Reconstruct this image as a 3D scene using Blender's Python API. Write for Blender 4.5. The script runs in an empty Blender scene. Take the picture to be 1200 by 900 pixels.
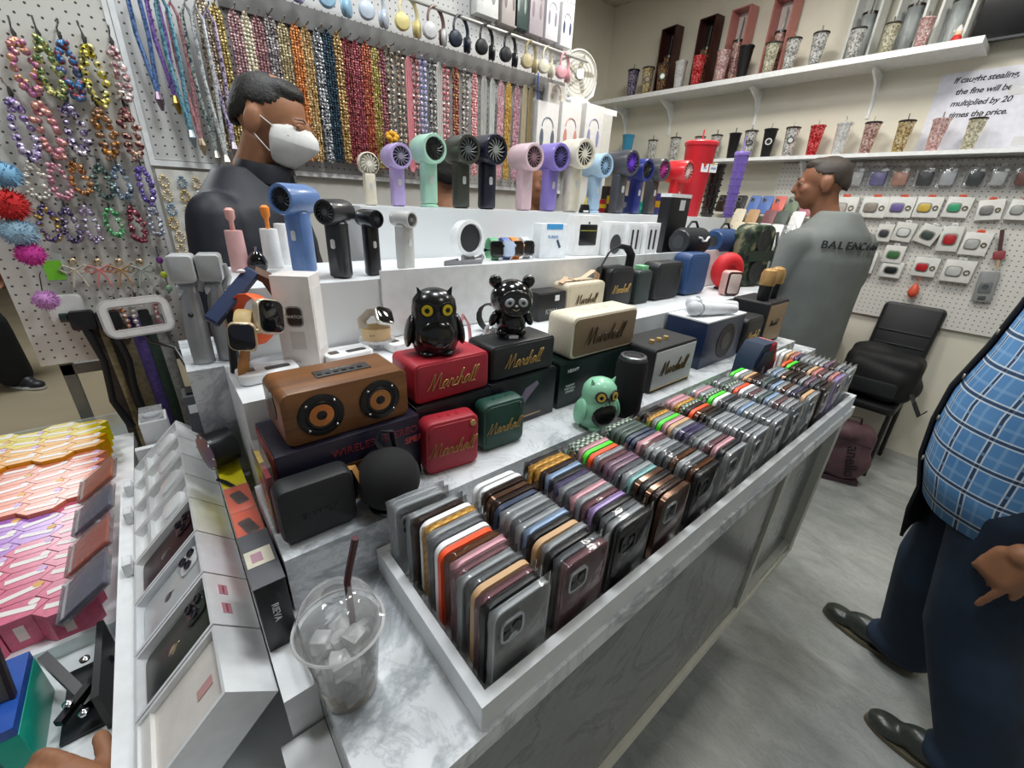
import bpy, bmesh, math, random
from mathutils import Vector, Matrix
import numpy as np
random.seed(7)
SC = bpy.context.scene
COL = SC.collection
PI = math.pi
# ------------------------------------------------------------------ camera
F_PX, PITCH, HEAD, ROLL, CAM_H = 490.0, math.radians(23.7), math.radians(49.5), math.radians(3.0), 1.45
fh = np.array([math.cos(HEAD), math.sin(HEAD), 0.0])
RT = np.array([math.sin(HEAD), -math.cos(HEAD), 0.0])
FW = fh * math.cos(PITCH) + np.array([0, 0, -math.sin(PITCH)])
UP = fh * math.sin(PITCH) + np.array([0, 0, math.cos(PITCH)])
RT, UP = RT * math.cos(ROLL) + UP * math.sin(ROLL), UP * math.cos(ROLL) - RT * math.sin(ROLL)
CAM = np.array([0.0, 0.0, CAM_H])
cd = bpy.data.cameras.new('camera')
cd.sensor_fit = 'HORIZONTAL'; cd.sensor_width = 36.0
cd.lens = F_PX / 1200.0 * 36.0
cd.clip_start = 0.02; cd.clip_end = 60
cam = bpy.data.objects.new('camera', cd); COL.objects.link(cam)
_r = Matrix((RT, UP, -FW)).transposed().to_4x4()
cam.matrix_world = Matrix.Translation(CAM) @ _r
SC.camera = cam
# ------------------------------------------------------------------ world, exposure, ceiling lamps
SC.view_settings.view_transform = 'Standard'; SC.view_settings.look = 'None'
SC.view_settings.exposure = 0.58; SC.view_settings.gamma = 1.0
SC.view_settings.use_curve_mapping = False
w = bpy.data.worlds.new('world'); SC.world = w; w.use_nodes = True
w.node_tree.nodes['Background'].inputs[0].default_value = (0.86, 0.93, 1.0, 1)
w.node_tree.nodes['Background'].inputs[1].default_value = 0.14
SC.cycles.transparent_max_bounces = 40
SC.cycles.max_bounces = 8
CEIL_Z = 3.0
LAMPS = [(0.55, 0.55, 11, 0.28), (1.35, 0.75, 10, 0.28), (0.3, 1.62, 6, 0.28), (2.2, 1.35, 15, 0.35), (2.5, 0.2, 11, 0.35), (1.0, -0.9, 6.5, 0.35), (-0.7, 1.1, 8, 0.35), (-1.0, 4.6, 40, 0.6)]
for lx, ly, pw, sz in LAMPS:
    ld = bpy.data.lights.new('ceiling_panel_light', 'AREA'); ld.shape = 'SQUARE'; ld.size = sz; ld.energy = pw
    ld.color = (0.94, 0.98, 1.0) if lx < 1.5 else (1.0, 0.97, 0.9)
    lo = bpy.data.objects.new('ceiling_panel_light', ld); COL.objects.link(lo); lo.location = (lx, ly, CEIL_Z - 0.05)

# ------------------------------------------------------------------ a pixel gives a direction; a plane gives the distance
def ray(u, v): return FW * F_PX + RT * (u - 600) + UP * (450 - v)
def onz(u, v, z): d = ray(u, v); return Vector(CAM + d * (z - CAM_H) / d[2])
def ony(u, v, y): d = ray(u, v); return Vector(CAM + d * y / d[1])
def onx(u, v, x): d = ray(u, v); return Vector(CAM + d * x / d[0])
def proj(p):
    q = np.array(p, float) - CAM; d = q @ FW
    return 600 + F_PX * (q @ RT) / d, 450 - F_PX * (q @ UP) / d
def hgt(p, v):
    """height above point p whose image row is v"""
    lo_, hi_ = 0.0, 1.5
    for _ in range(40):
        m = (lo_ + hi_) / 2
        if proj((p[0], p[1], p[2] + m))[1] > v: lo_ = m
        else: hi_ = m
    return lo_

# ------------------------------------------------------------------ materials
def lin(h):
    if isinstance(h, (tuple, list)): return (*h[:3], 1)
    h = h.lstrip('#'); c = [int(h[i:i + 2], 16) / 255 for i in (0, 2, 4)]
    return (*[x / 12.92 if x <= .04045 else ((x + .055) / 1.055) ** 2.4 for x in c], 1)
_m = {}
def newmat(name):
    m = bpy.data.materials.new(name); m.use_nodes = True
    nt = m.node_tree; b = nt.nodes['Principled BSDF']
    return m, nt, b
def N(nt, t, **kw):
    n = nt.nodes.new(t)
    for k, v in kw.items():
        if k.startswith('i_'): n.inputs[k[2:].replace('_', ' ')].default_value = v
        else: setattr(n, k, v)
    return n
def mixc(nt, fac, a, b, blend='MIX'):
    n = nt.nodes.new('ShaderNodeMix'); n.data_type = 'RGBA'; n.blend_type = blend
    for i, v in ((0, fac), (6, a), (7, b)):
        if hasattr(v, 'is_output'): nt.links.new(v, n.inputs[i])
        else: n.inputs[i].default_value = v
    return n.outputs[2]
def ramp(nt, src, stops):
    n = nt.nodes.new('ShaderNodeValToRGB'); e = n.color_ramp.elements
    while len(e) < len(stops): e.new(0.5)
    for el, (p, c) in zip(e, stops): el.position = p; el.color = lin(c) if isinstance(c, str) else c
    nt.links.new(src, n.inputs[0]); return n.outputs[0]
def math_n(nt, op, a, b=None, c=None):
    n = nt.nodes.new('ShaderNodeMath'); n.operation = op
    for i, v in enumerate((a, b, c)):
        if v is None: continue
        if hasattr(v, 'is_output'): nt.links.new(v, n.inputs[i])
        else: n.inputs[i].default_value = v
    return n.outputs[0]
def ocoord(nt): return nt.nodes.new('ShaderNodeTexCoord').outputs['Object']
def bump(nt, b, src, strength=.2, dist=.002):
    n = N(nt, 'ShaderNodeBump', i_Strength=strength, i_Distance=dist); nt.links.new(src, n.inputs['Height']); nt.links.new(n.outputs[0], b.inputs['Normal'])
def mat(col, rough=.45, metal=0.0, coat=0.0, var=.06, scale=40, bmp=0.0, alpha=1.0, sheen=0.0):
    """plain coloured surface with a faint procedural mottling"""
    key = ('p', str(col), rough, metal, coat, var, scale, bmp, alpha, sheen)
    if key in _m: return _m[key]
    m, nt, b = newmat('surface_%d' % len(_m)); c = lin(col)
    no = N(nt, 'ShaderNodeTexNoise', i_Scale=scale, i_Detail=3.0); nt.links.new(ocoord(nt), no.inputs['Vector'])
    dk = tuple(x * (1 - var) for x in c[:3]) + (1,); lt = tuple(min(1, x * (1 + var)) for x in c[:3]) + (1,)
    nt.links.new(ramp(nt, no.outputs[0], [(.3, dk), (.7, lt)]), b.inputs['Base Color'])
    b.inputs['Roughness'].default_value = rough; b.inputs['Metallic'].default_value = metal
    b.inputs['Coat Weight'].default_value = coat; b.inputs['Alpha'].default_value = alpha
    b.inputs['Sheen Weight'].default_value = sheen
    if bmp: bump(nt, b, no.outputs[0], bmp)
    _m[key] = m; return m
def clear(col='#ffffff', alpha=.22, rough=.08):
    """thin clear plastic: tinted see-through film with a mirror-like sheen and a little body colour"""
    key = ('c', col, alpha, rough)
    if key in _m: return _m[key]
    m, nt, b = newmat('clear_plastic_%d' % len(_m)); c = lin(col)
    b.inputs['Base Color'].default_value = c; b.inputs['Roughness'].default_value = rough
    no = N(nt, 'ShaderNodeTexNoise', i_Scale=45.0, i_Detail=2.0); nt.links.new(ocoord(nt), no.inputs['Vector']); bump(nt, b, no.outputs[0], .35, .004)
    bn = [n for n in nt.nodes if n.type == 'BUMP'][0]
    tr = N(nt, 'ShaderNodeBsdfTransparent'); tr.inputs[0].default_value = tuple(.93 + .07 * x for x in c[:3]) + (1,)
    gl_ = N(nt, 'ShaderNodeBsdfGlossy'); gl_.inputs['Roughness'].default_value = rough; nt.links.new(bn.outputs[0], gl_.inputs['Normal'])
    fr = N(nt, 'ShaderNodeFresnel', i_IOR=1.45); nt.links.new(bn.outputs[0], fr.inputs['Normal'])
    m1 = N(nt, 'ShaderNodeMixShader'); nt.links.new(math_n(nt, 'MULTIPLY', fr.outputs[0], .8), m1.inputs[0]); nt.links.new(tr.outputs[0], m1.inputs[1]); nt.links.new(gl_.outputs[0], m1.inputs[2])
    m2 = N(nt, 'ShaderNodeMixShader'); m2.inputs[0].default_value = alpha; nt.links.new(m1.outputs[0], m2.inputs[1]); nt.links.new(b.outputs[0], m2.inputs[2])
    nt.links.new(m2.outputs[0], nt.nodes['Material Output'].inputs[0])
    _m[key] = m; return m
def marble(name, base='#e4e7ea', vein='#8e959c', scale=2.2):
    if name in _m: return _m[name]
    m, nt, b = newmat(name); o = ocoord(nt)
    n1 = N(nt, 'ShaderNodeTexNoise', i_Scale=scale * 1.3, i_Detail=6.0, i_Roughness=.62, i_Distortion=.9); nt.links.new(o, n1.inputs['Vector'])
    n2 = N(nt, 'ShaderNodeTexNoise', i_Scale=scale * 3.1, i_Detail=8.0, i_Roughness=.7, i_Distortion=1.4); nt.links.new(o, n2.inputs['Vector'])
    v1 = ramp(nt, n1.outputs[0], [(.455, (0, 0, 0, 1)), (.50, (1, 1, 1, 1)), (.53, (0, 0, 0, 1))])
    v2 = ramp(nt, n2.outputs[0], [(.47, (0, 0, 0, 1)), (.50, (1, 1, 1, 1)), (.52, (0, 0, 0, 1))])
    cl = ramp(nt, n1.outputs[0], [(.3, base), (.75, (0.62, 0.64, 0.66, 1) if base > '#d' else base)])
    c = mixc(nt, math_n(nt, 'MULTIPLY', v1, .75), cl, lin(vein)); c = mixc(nt, math_n(nt, 'MULTIPLY', v2, .35), c, lin(vein))
    nt.links.new(c, b.inputs['Base Color']); b.inputs['Roughness'].default_value = .22
    _m[name] = m; return m
def pegboard(name, base='#d9d8d4', pitch=.0215, axes=(0, 2), hole=.12):
    if name in _m: return _m[name]
    m, nt, b = newmat(name); s = N(nt, 'ShaderNodeSeparateXYZ'); nt.links.new(ocoord(nt), s.inputs[0])
    d = []
    for a in axes:
        f = math_n(nt, 'FRACT', math_n(nt, 'DIVIDE', s.outputs[a], pitch)); d.append(math_n(nt, 'POWER', math_n(nt, 'SUBTRACT', f, .5), 2.0))
    r = math_n(nt, 'SQRT', math_n(nt, 'ADD', d[0], d[1])); h = math_n(nt, 'LESS_THAN', r, hole)
    nt.links.new(mixc(nt, h, lin(base), lin('#4a4844')), b.inputs['Base Color']); b.inputs['Roughness'].default_value = .5
    _m[name] = m; return m
def grille(col, col2, pitch=.0032, axes=(0, 2), rough=.5, metal=0.0, r0=.32):
    """perforated / woven loudspeaker front"""
    key = ('g', col, col2, pitch, axes, r0)
    if key in _m: return _m[key]
    m, nt, b = newmat('grille_%d' % len(_m)); s = N(nt, 'ShaderNodeSeparateXYZ'); nt.links.new(ocoord(nt), s.inputs[0])
    a, c = s.outputs[axes[0]], s.outputs[axes[1]]
    p = math_n(nt, 'DIVIDE', math_n(nt, 'ADD', a, c), pitch * 1.414); q = math_n(nt, 'DIVIDE', math_n(nt, 'SUBTRACT', a, c), pitch * 1.414)
    dd = [math_n(nt, 'POWER', math_n(nt, 'SUBTRACT', math_n(nt, 'FRACT', x), .5), 2.0) for x in (p, q)]
    r = math_n(nt, 'SQRT', math_n(nt, 'ADD', *dd)); h = math_n(nt, 'LESS_THAN', r, r0)
    nt.links.new(mixc(nt, h, lin(col), lin(col2)), b.inputs['Base Color']); b.inputs['Roughness'].default_value = rough; b.inputs['Metallic'].default_value = metal
    bump(nt, b, math_n(nt, 'SUBTRACT', 1.0, h), .4, .001)
    _m[key] = m; return m
def glitter(c1, c2, c3, scale=260, rough=.25):
    key = ('gl', c1, c2, c3, scale)
    if key in _m: return _m[key]
    m, nt, b = newmat('glitter_%d' % len(_m)); v = N(nt, 'ShaderNodeTexVoronoi', i_Scale=scale); nt.links.new(ocoord(nt), v.inputs['Vector'])
    sx = N(nt, 'ShaderNodeSeparateColor'); nt.links.new(v.outputs['Color'], sx.inputs[0])
    nt.links.new(ramp(nt, sx.outputs[0], [(.15, c1), (.5, c2), (.85, c3)]), b.inputs['Base Color'])
    b.inputs['Metallic'].default_value = .5; b.inputs['Roughness'].default_value = rough
    bump(nt, b, sx.outputs[1], 1.0, .004)
    _m[key] = m; return m
def wood(name, c1, c2, scale=1.0, rough=.4, axis=0):
    if name in _m: return _m[name]
    m, nt, b = newmat(name); mp = N(nt, 'ShaderNodeMapping'); sc = [60, 60, 60]; sc[axis] = 6
    mp.inputs['Scale'].default_value = [x * scale for x in sc]; nt.links.new(ocoord(nt), mp.inputs[0])
    n = N(nt, 'ShaderNodeTexNoise', i_Scale=1.0, i_Detail=6.0, i_Roughness=.65, i_Distortion=.6); nt.links.new(mp.outputs[0], n.inputs['Vector'])
    nt.links.new(ramp(nt, n.outputs[0], [(.3, c1), (.7, c2)]), b.inputs['Base Color']); b.inputs['Roughness'].default_value = rough; bump(nt, b, n.outputs[0], .15)
    _m[name] = m; return m
def camo():
    if 'camo' in _m: return _m['camo']
    m, nt, b = newmat('camouflage'); n = N(nt, 'ShaderNodeTexNoise', i_Scale=28.0, i_Detail=2.0); nt.links.new(ocoord(nt), n.inputs['Vector'])
    r = ramp(nt, n.outputs[0], [(.0, '#15201a'), (.42, '#2c3d2a'), (.52, '#55604a'), (.6, '#8a8468')])
    for x in nt.nodes:
        if x.type == 'VALTORGB': x.color_ramp.interpolation = 'CONSTANT'
    nt.links.new(r, b.inputs['Base Color']); b.inputs['Roughness'].default_value = .7; _m['camo'] = m; return m
def emis(col, s):
    key = ('e', col, s)
    if key in _m: return _m[key]
    m, nt, b = newmat('lit_%d' % len(_m)); b.inputs['Base Color'].default_value = lin(col); b.inputs['Emission Color'].default_value = lin(col); b.inputs['Emission Strength'].default_value = s
    _m[key] = m; return m
def checker(c1, c2, scale=300):
    key = ('ck', c1, c2, scale)
    if key in _m: return _m[key]
    m, nt, b = newmat('patterned_%d' % len(_m)); v = N(nt, 'ShaderNodeTexChecker', i_Scale=scale); nt.links.new(ocoord(nt), v.inputs['Vector'])
    v.inputs[1].default_value = lin(c1); v.inputs[2].default_value = lin(c2)
    nt.links.new(v.outputs[0], b.inputs['Base Color']); b.inputs['Roughness'].default_value = .5; _m[key] = m; return m

# ------------------------------------------------------------------ mesh builder
class G:
    def __init__(s): s.v = []; s.f = []
    def add(s, vs, fs, M=None):
        o = len(s.v)
        s.v += [tuple(M @ Vector(x)) if M is not None else tuple(x) for x in vs]
        s.f += [tuple(i + o for i in f) for f in fs]; return s
    def box(s, x0, x1, y0, y1, z0, z1, M=None, ch=0.0):
        if ch: return s.rr(x1 - x0, y1 - y0, z1 - z0, ch, ch, ((x0 + x1) / 2, (y0 + y1) / 2, (z0 + z1) / 2), M, 2)
        vs = [(x, y, z) for z in (z0, z1) for y in (y0, y1) for x in (x0, x1)]
        return s.add(vs, [(0, 2, 3, 1), (4, 5, 7, 6), (0, 1, 5, 4), (2, 6, 7, 3), (0, 4, 6, 2), (1, 3, 7, 5)], M)
    def rr(s, w, d, h, r, ch=.001, at=(0, 0, 0), M=None, n=5, hole=None):
        """rounded rectangle w x h in XZ, thickness d along Y, rounded rims"""
        def outl(inset):
            rr_ = max(r - inset, 1e-4); a = w / 2 - inset; b = h / 2 - inset; o = []
            for cx, cz, t0 in ((a - rr_, b - rr_, 0), (-a + rr_, b - rr_, 90), (-a + rr_, -b + rr_, 180), (a - rr_, -b + rr_, 270)):
                for k in range(n + 1):
                    t = math.radians(t0 + 90 * k / n); o.append((cx + rr_ * math.cos(t), cz + rr_ * math.sin(t)))
            return o
        ch = min(ch, d / 2 - 1e-5)
        rings = [(-d / 2, ch), (-d / 2 + ch * .3, ch * .3), (-d / 2 + ch, 0), (d / 2 - ch, 0), (d / 2 - ch * .3, ch * .3), (d / 2, ch)]
        vs = []; fs = []; m = 4 * (n + 1)
        for y, i in rings: vs += [(at[0] + x, at[1] + y, at[2] + z) for x, z in outl(i)]
        for k in range(len(rings) - 1):
            for j in range(m): j2 = (j + 1) % m; fs.append((k * m + j, (k + 1) * m + j, (k + 1) * m + j2, k * m + j2))
        fs.append(tuple(range(m))); fs.append(tuple(reversed(range((len(rings) - 1) * m, len(rings) * m))))
        return s.add(vs, fs, M)
    def lathe(s, prof, n=24, M=None, cap=True):
        vs = []; fs = []
        for r, z in prof: vs += [(r * math.cos(2 * PI * k / n), r * math.sin(2 * PI * k / n), z) for k in range(n)]
        for i in range(len(prof) - 1):
            for k in range(n): k2 = (k + 1) % n; fs.append((i * n + k, i * n + k2, (i + 1) * n + k2, (i + 1) * n + k))
        if cap:
            fs.append(tuple(reversed(range(n)))); e = (len(prof) - 1) * n; fs.append(tuple(range(e, e + n)))
        return s.add(vs, fs, M)
    def tube(s, pts, r, n=8, M=None, closed=False, sy=1.0):
        pts = [Vector(p) for p in pts]; rs = r if isinstance(r, (list, tuple)) else [r] * len(pts)
        vs = []; fs = []; L = len(pts); prev = None
        for i, p in enumerate(pts):
            t = (pts[(i + 1) % L] - pts[i - 1]) if closed else (pts[min(i + 1, L - 1)] - pts[max(i - 1, 0)])
            t = t.normalized() if t.length > 1e-9 else Vector((0, 0, 1))
            if prev is None: a = t.orthogonal().normalized() if abs(t.z) > .99 else t.cross(Vector((0, 0, 1))).normalized()
            else: a = (prev - t * prev.dot(t)).normalized()
            prev = a; b = t.cross(a)
            for k in range(n):
                q = 2 * PI * k / n; vs.append(p + a * (rs[i] * math.cos(q)) + b * (rs[i] * sy * math.sin(q)))
        for i in range(L if closed else L - 1):
            i2 = (i + 1) % L
            for k in range(n): k2 = (k + 1) % n; fs.append((i * n + k, i * n + k2, i2 * n + k2, i2 * n + k))
        if not closed: fs.append(tuple(reversed(range(n)))); fs.append(tuple(range((L - 1) * n, L * n)))
        return s.add(vs, fs, M)
    def cyl(s, p0, p1, r0, r1=None, n=16, M=None): return s.tube([p0, p1], [r0, r1 if r1 is not None else r0], n, M)
    def ball(s, c, rx, ry=None, rz=None, n=16, m=10, M=None):
        ry = ry or rx; rz = rz or rx; vs = [(c[0], c[1], c[2] - rz)]; fs = []
        for i in range(1, m):
            t = PI * i / m - PI / 2
            vs += [(c[0] + rx * math.cos(t) * math.cos(2 * PI * k / n), c[1] + ry * math.cos(t) * math.sin(2 * PI * k / n), c[2] + rz * math.sin(t)) for k in range(n)]
        vs.append((c[0], c[1], c[2] + rz)); e = len(vs) - 1
        for k in range(n):
            k2 = (k + 1) % n; fs.append((0, 1 + k2, 1 + k)); fs.append((e, e - n + k, e - n + k2))
            for i in range(m - 2): fs.append((1 + i * n + k, 1 + i * n + k2, 1 + (i + 1) * n + k2, 1 + (i + 1) * n + k))
        return s.add(vs, fs, M)
    def prism(s, outline, y0, y1, M=None):
        """outline (x,z) polygon extruded along y"""
        n = len(outline); vs = [(x, y0, z) for x, z in outline] + [(x, y1, z) for x, z in outline]
        fs = [tuple(range(n)), tuple(reversed(range(n, 2 * n)))] + [(k, k + n, (k + 1) % n + n, (k + 1) % n) for k in range(n)]
        return s.add(vs, fs, M)
    def mesh(s, ang=40):
        me = bpy.data.meshes.new('m'); me.from_pydata(s.v, [], s.f)
        bm = bmesh.new(); bm.from_mesh(me); bmesh.ops.recalc_face_normals(bm, faces=bm.faces); bm.to_mesh(me); bm.free()
        me.polygons.foreach_set('use_smooth', [True] * len(me.polygons)); me.set_sharp_from_angle(angle=math.radians(ang)); me.materials.append(None)
        return me
def link(name, me, m, parent=None, loc=(0, 0, 0), rot=(0, 0, 0), scale=None):
    me.name = name
    o = bpy.data.objects.new(name, me); COL.objects.link(o)
    if len(me.materials) == 0: me.materials.append(None)
    o.material_slots[0].link = 'OBJECT'; o.material_slots[0].material = m
    o.parent = parent; o.location = loc; o.rotation_euler = rot
    if scale: o.scale = scale
    return o
def obj(name, g, m, parent=None, loc=(0, 0, 0), rot=(0, 0, 0), scale=None):
    return link(name, g.mesh() if isinstance(g, G) else g, m, parent, loc, rot, scale)
_used = {}
def tag(o, label, cat, group=None):
    o['label'] = label; o['category'] = cat
    if group: o['group'] = group
    return o
def thing(name, label, cat, loc=(0, 0, 0), rot=0, group=None):
    o = bpy.data.objects.new(name, None); COL.objects.link(o); o.location = loc
    o.rotation_euler = rot if isinstance(rot, (tuple, list)) else (0, 0, rot); o.empty_display_size = .02
    return tag(o, label, cat, group)
def struct(name, g, m, parent=None, **k):
    o = obj(name, g, m, parent, **k)
    if parent is None: o['kind'] = 'structure'
    return o
_txt = {}
def text_mesh(s, size, ext=.0004, shear=0.0, bold=0.0, spacing=1.0):
    key = (s, size, ext, shear, bold, spacing)
    if key in _txt: return _txt[key]
    c = bpy.data.curves.new('t', 'FONT'); c.body = s; c.size = size; c.extrude = ext; c.shear = shear; c.offset = bold; c.space_character = spacing
    c.align_x = 'CENTER'; c.align_y = 'CENTER'; c.resolution_u = 3
    o = bpy.data.objects.new('t', c); COL.objects.link(o); bpy.context.view_layer.update()
    me = bpy.data.meshes.new_from_object(o.evaluated_get(bpy.context.evaluated_depsgraph_get()))
    bpy.data.objects.remove(o); me.materials.clear(); me.materials.append(None); _txt[key] = me; return me
def lettering(s, size, m, parent, loc, rot=(PI / 2, 0, 0), name='lettering', **k): return link(name, text_mesh(s, size, **k), m, parent, loc, rot)
BL = mat('#101114', .35); BLM = mat('#141518', .6); WH = mat('#e9ebec', .4); WHG = mat('#eceeef', .25, coat=.4); GOLD = mat('#d2b070', .35, .35); CHROME = mat('#c8cacc', .15, 1.0); GREY = mat('#8d9092', .45)
def copy_tree(root, **props):
    r = root.copy(); COL.objects.link(r)
    for k, v in props.items():
        if k in ('label', 'category', 'group'): r[k] = v
    for ch in root.children:
        c = ch.copy(); COL.objects.link(c); c.parent = r
        for gch in ch.children: d = gch.copy(); COL.objects.link(d); d.parent = c
    return r
_scr = {}
SCRIPT = {'M': (1.75, [(-.15, .1), (.1, .6), (.3, 1.9), (.42, 1.75), (.55, .2), (.65, .12), (1.12, 1.85), (1.28, 1.75), (1.4, .25), (1.7, .05)]), 'a': (.95, [(.75, .85), (.45, 1.0), (.12, .6), (.15, .12), (.42, .05), (.76, .85), (.72, .2), (.95, .05)]), 'r': (.72, [(.0, .1), (.22, 1.05), (.3, .82), (.52, .98), (.56, .7), (.48, .2), (.72, .05)]), 's': (.62, [(.0, .1), (.38, 1.05), (.42, .7), (.56, .35), (.36, .0), (.1, .1), (.62, .06)]), 'h': (.85, [(.0, .1), (.46, 1.6), (.4, 2.05), (.2, 1.6), (.1, .0), (.3, .85), (.55, .9), (.55, .2), (.85, .05)]), 'l': (.45, [(.0, .1), (.42, 1.5), (.36, 2.05), (.16, 1.6), (.15, .2), (.45, .05)])}
def script_mesh(word, size):
    """hand drawn joined script lettering, cap height about size, in the XZ plane facing -y"""
    if (word, size) in _scr: return _scr[(word, size)]
    pts = []; x = 0
    for ch in word:
        adv, pp = SCRIPT[ch]; pts += [(x + px_ + .32 * py_, py_) for px_, py_ in pp]; x += adv
    sm = []
    for i in range(len(pts) - 1):
        p0, p1, p2, p3 = pts[max(i - 1, 0)], pts[i], pts[i + 1], pts[min(i + 2, len(pts) - 1)]
        for k in range(4):
            t = k / 4; sm.append(tuple(.5 * ((2 * p1[j]) + (-p0[j] + p2[j]) * t + (2 * p0[j] - 5 * p1[j] + 4 * p2[j] - p3[j]) * t * t + (-p0[j] + 3 * p1[j] - 3 * p2[j] + p3[j]) * t ** 3) for j in (0, 1)))
    sm.append(pts[-1]); sc = size / 2.0; P_ = [((a - x / 2 - .3) * sc, 0, (b - .9) * sc) for a, b in sm]
    R_ = []
    for i in range(len(P_)): dz = P_[min(i + 1, len(P_) - 1)][2] - P_[max(i - 1, 0)][2]; R_.append(sc * (.10 if dz < 0 else .06))
    _scr[(word, size)] = G().tube(P_, R_, 6, sy=.6).mesh(60); return _scr[(word, size)]
ORD = ['first', 'second', 'third', 'fourth', 'fifth', 'sixth', 'seventh', 'eighth', 'ninth', 'tenth', 'eleventh', 'twelfth', 'thirteenth', 'fourteenth', 'fifteenth', 'sixteenth', 'seventeenth', 'eighteenth', 'nineteenth', 'twentieth', 'twenty-first', 'twenty-second', 'twenty-third', 'twenty-fourth']
# ================================================================== the setting
def floor_mat():
    m, nt, b = newmat('floor_vinyl'); o = ocoord(nt); mp = N(nt, 'ShaderNodeMapping'); mp.inputs['Scale'].default_value = (3.2, 1.3, 1); nt.links.new(o, mp.inputs[0])
    n1 = N(nt, 'ShaderNodeTexNoise', i_Scale=2.2, i_Detail=7.0, i_Roughness=.6, i_Distortion=1.2); nt.links.new(mp.outputs[0], n1.inputs['Vector'])
    n2 = N(nt, 'ShaderNodeTexNoise', i_Scale=9.0, i_Detail=8.0, i_Roughness=.7, i_Distortion=.8); nt.links.new(mp.outputs[0], n2.inputs['Vector'])
    c = ramp(nt, n1.outputs[0], [(.3, '#8f9290'), (.5, '#a6a9a6'), (.72, '#babcb9')])
    v = ramp(nt, n2.outputs[0], [(.47, (0, 0, 0, 1)), (.5, (1, 1, 1, 1)), (.54, (0, 0, 0, 1))])
    nt.links.new(mixc(nt, math_n(nt, 'MULTIPLY', v, .35), c, lin('#7c7f7c')), b.inputs['Base Color'])
    b.inputs['Roughness'].default_value = .32; return m
struct('floor', G().box(-.45, 3.6, -3, 3.4, -.05, 0), floor_mat())
struct('floor_corridor', G().box(-6, -.451, -3, 9, -.06, -.005).box(-.45, 3.6, 3.401, 9, -.06, -.005), mat('#a1957c', .3, var=.08, scale=3))
wallm = mat('#dcd7c7', .7, var=.03, scale=4)
WX = 3.53
struct('wall_right', G().box(WX, WX + .1, -3, 3.2, 0, CEIL_Z), wallm)
struct('wall_back', G().box(1.2, WX, 3.03, 3.13, 0, CEIL_Z), wallm)
struct('wall_front', G().box(-.45, WX, -3.1, -3, 0, CEIL_Z), wallm)
struct('wall_partition', G().box(.055, 2.02, 2.03, 2.09, 0, CEIL_Z), mat('#cfccc3', .7, var=.03, scale=4))
struct('wall_corridor', G().box(-6, 1.2, 8.9, 9, 0, CEIL_Z), mat('#5b4a3c', .7, var=.2, scale=3))
struct('ceiling', G().box(-6, WX + .1, -3.1, 9, CEIL_Z, CEIL_Z + .1), mat('#b9b2a4', .8))
struct('baseboard_right', G().box(WX - .012, WX, -3, 3.0, 0, .05), mat('#b9b8b2', .5))
for i, (lx, ly, pw, sz) in enumerate(LAMPS):
    t = thing('ceiling_light', 'square white ceiling light panel number %s from the counter' % ORD[i], 'light', (lx, ly, CEIL_Z), 0, 'ceiling light panels')
    fr = G(); h = sz / 2 + .03
    for a in ((-h, h, -h, -h + .02), (-h, h, h - .02, h), (-h, -h + .02, -h + .02, h - .02), (h - .02, h, -h + .02, h - .02)): fr.box(a[0], a[1], a[2], a[3], -.03, 0)
    obj('frame', fr, WH, t); obj('diffuser', G().box(-h + .02, h - .02, -h + .02, h - .02, -.012, -.004), mat('#ffffff', .5), t)

# ---------------------------------------------------------------- counter
ZC, Z1, Z2, Z3, Z4 = .956, 1.04, 1.175, 1.295, 1.42
MAR = marble('white_marble'); MAR_SHADE = marble('shaded_marble_front', '#7b7d7c', '#55595b', 3.0); LAM = mat('#e3e6e8', .3, var=.015, scale=6)  # front marble: shade on the upright faces is put into its grey base
ct = thing('display_counter', 'long white marble shop counter with stepped white display shelves', 'counter', (0, 0, 0))
obj('counter_top', G().box(.037, 1.46, .19, 1.245, ZC - .03, ZC).box(1.46, 2.0, .45, 1.245, ZC - .03, ZC), MAR, ct)
obj('front_panel', G().box(.05, 1.05, .212, .235, .43, ZC - .03), MAR_SHADE, ct)
fr = G(); fr.box(1.05, 1.08, .205, .24, .43, ZC - .03).box(1.42, 1.46, .20, .24, .43, ZC - .03).box(1.08, 1.42, .205, .24, .43, .455).box(1.08, 1.42, .205, .24, ZC - .055, ZC - .03)
obj('door_frame', fr, mat('#c4c4b8', .4), ct)
obj('glass_door', G().box(1.08, 1.42, .222, .228, .455, ZC - .055), clear('#8c9292', .55, .05), ct)
obj('end_panel', G().box(1.44, 1.46, .24, 1.25, .40, ZC - .03), mat('#c9cac4', .45), ct)
obj('back_panel', G().box(.05, 1.44, 1.2, 1.22, .40, ZC - .03), mat('#b6b7b2', .45), ct)
obj('inner_shelf', G().box(1.08, 1.42, .26, .6, .65, .66), mat('#c4c6c2', .3), ct)
for y0, y1, c in ((.20, .212, '#d8d6c6'), (.212, .22, '#8a7458'), (.22, .25, '#d2d0c2')): obj('bottom_rail', G().box(.05, 1.465, y0, y1, .40, .428), mat(c, .4), ct)
obj('plinth', G().box(.1, 1.38, .42, 1.15, 0, .40), mat('#8f918d', .5), ct)
obj('side_panel', G().box(.037, .05, .235, 1.2, .40, ZC - .03), MAR_SHADE, ct)
def riser(name, label, g, m, extra=None):
    t = thing(name, label, 'display step', (0, 0, 0)); obj('block', g, m, t); return t
riser('marble_step', 'lowest marble display step behind the phone case tray', G().box(.04, 1.70, .45, .627, ZC + .0005, Z1), MAR)
riser('white_step', 'white display step holding the smart watches behind the speakers', G().box(.05, 1.90, .628, .80, ZC + .0005, Z2), LAM)
s3 = riser('white_step', 'tall white display step holding the front row of hand fans', G().box(.09, 1.95, .811, 1.06, ZC + .0005, Z3), LAM)
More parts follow.
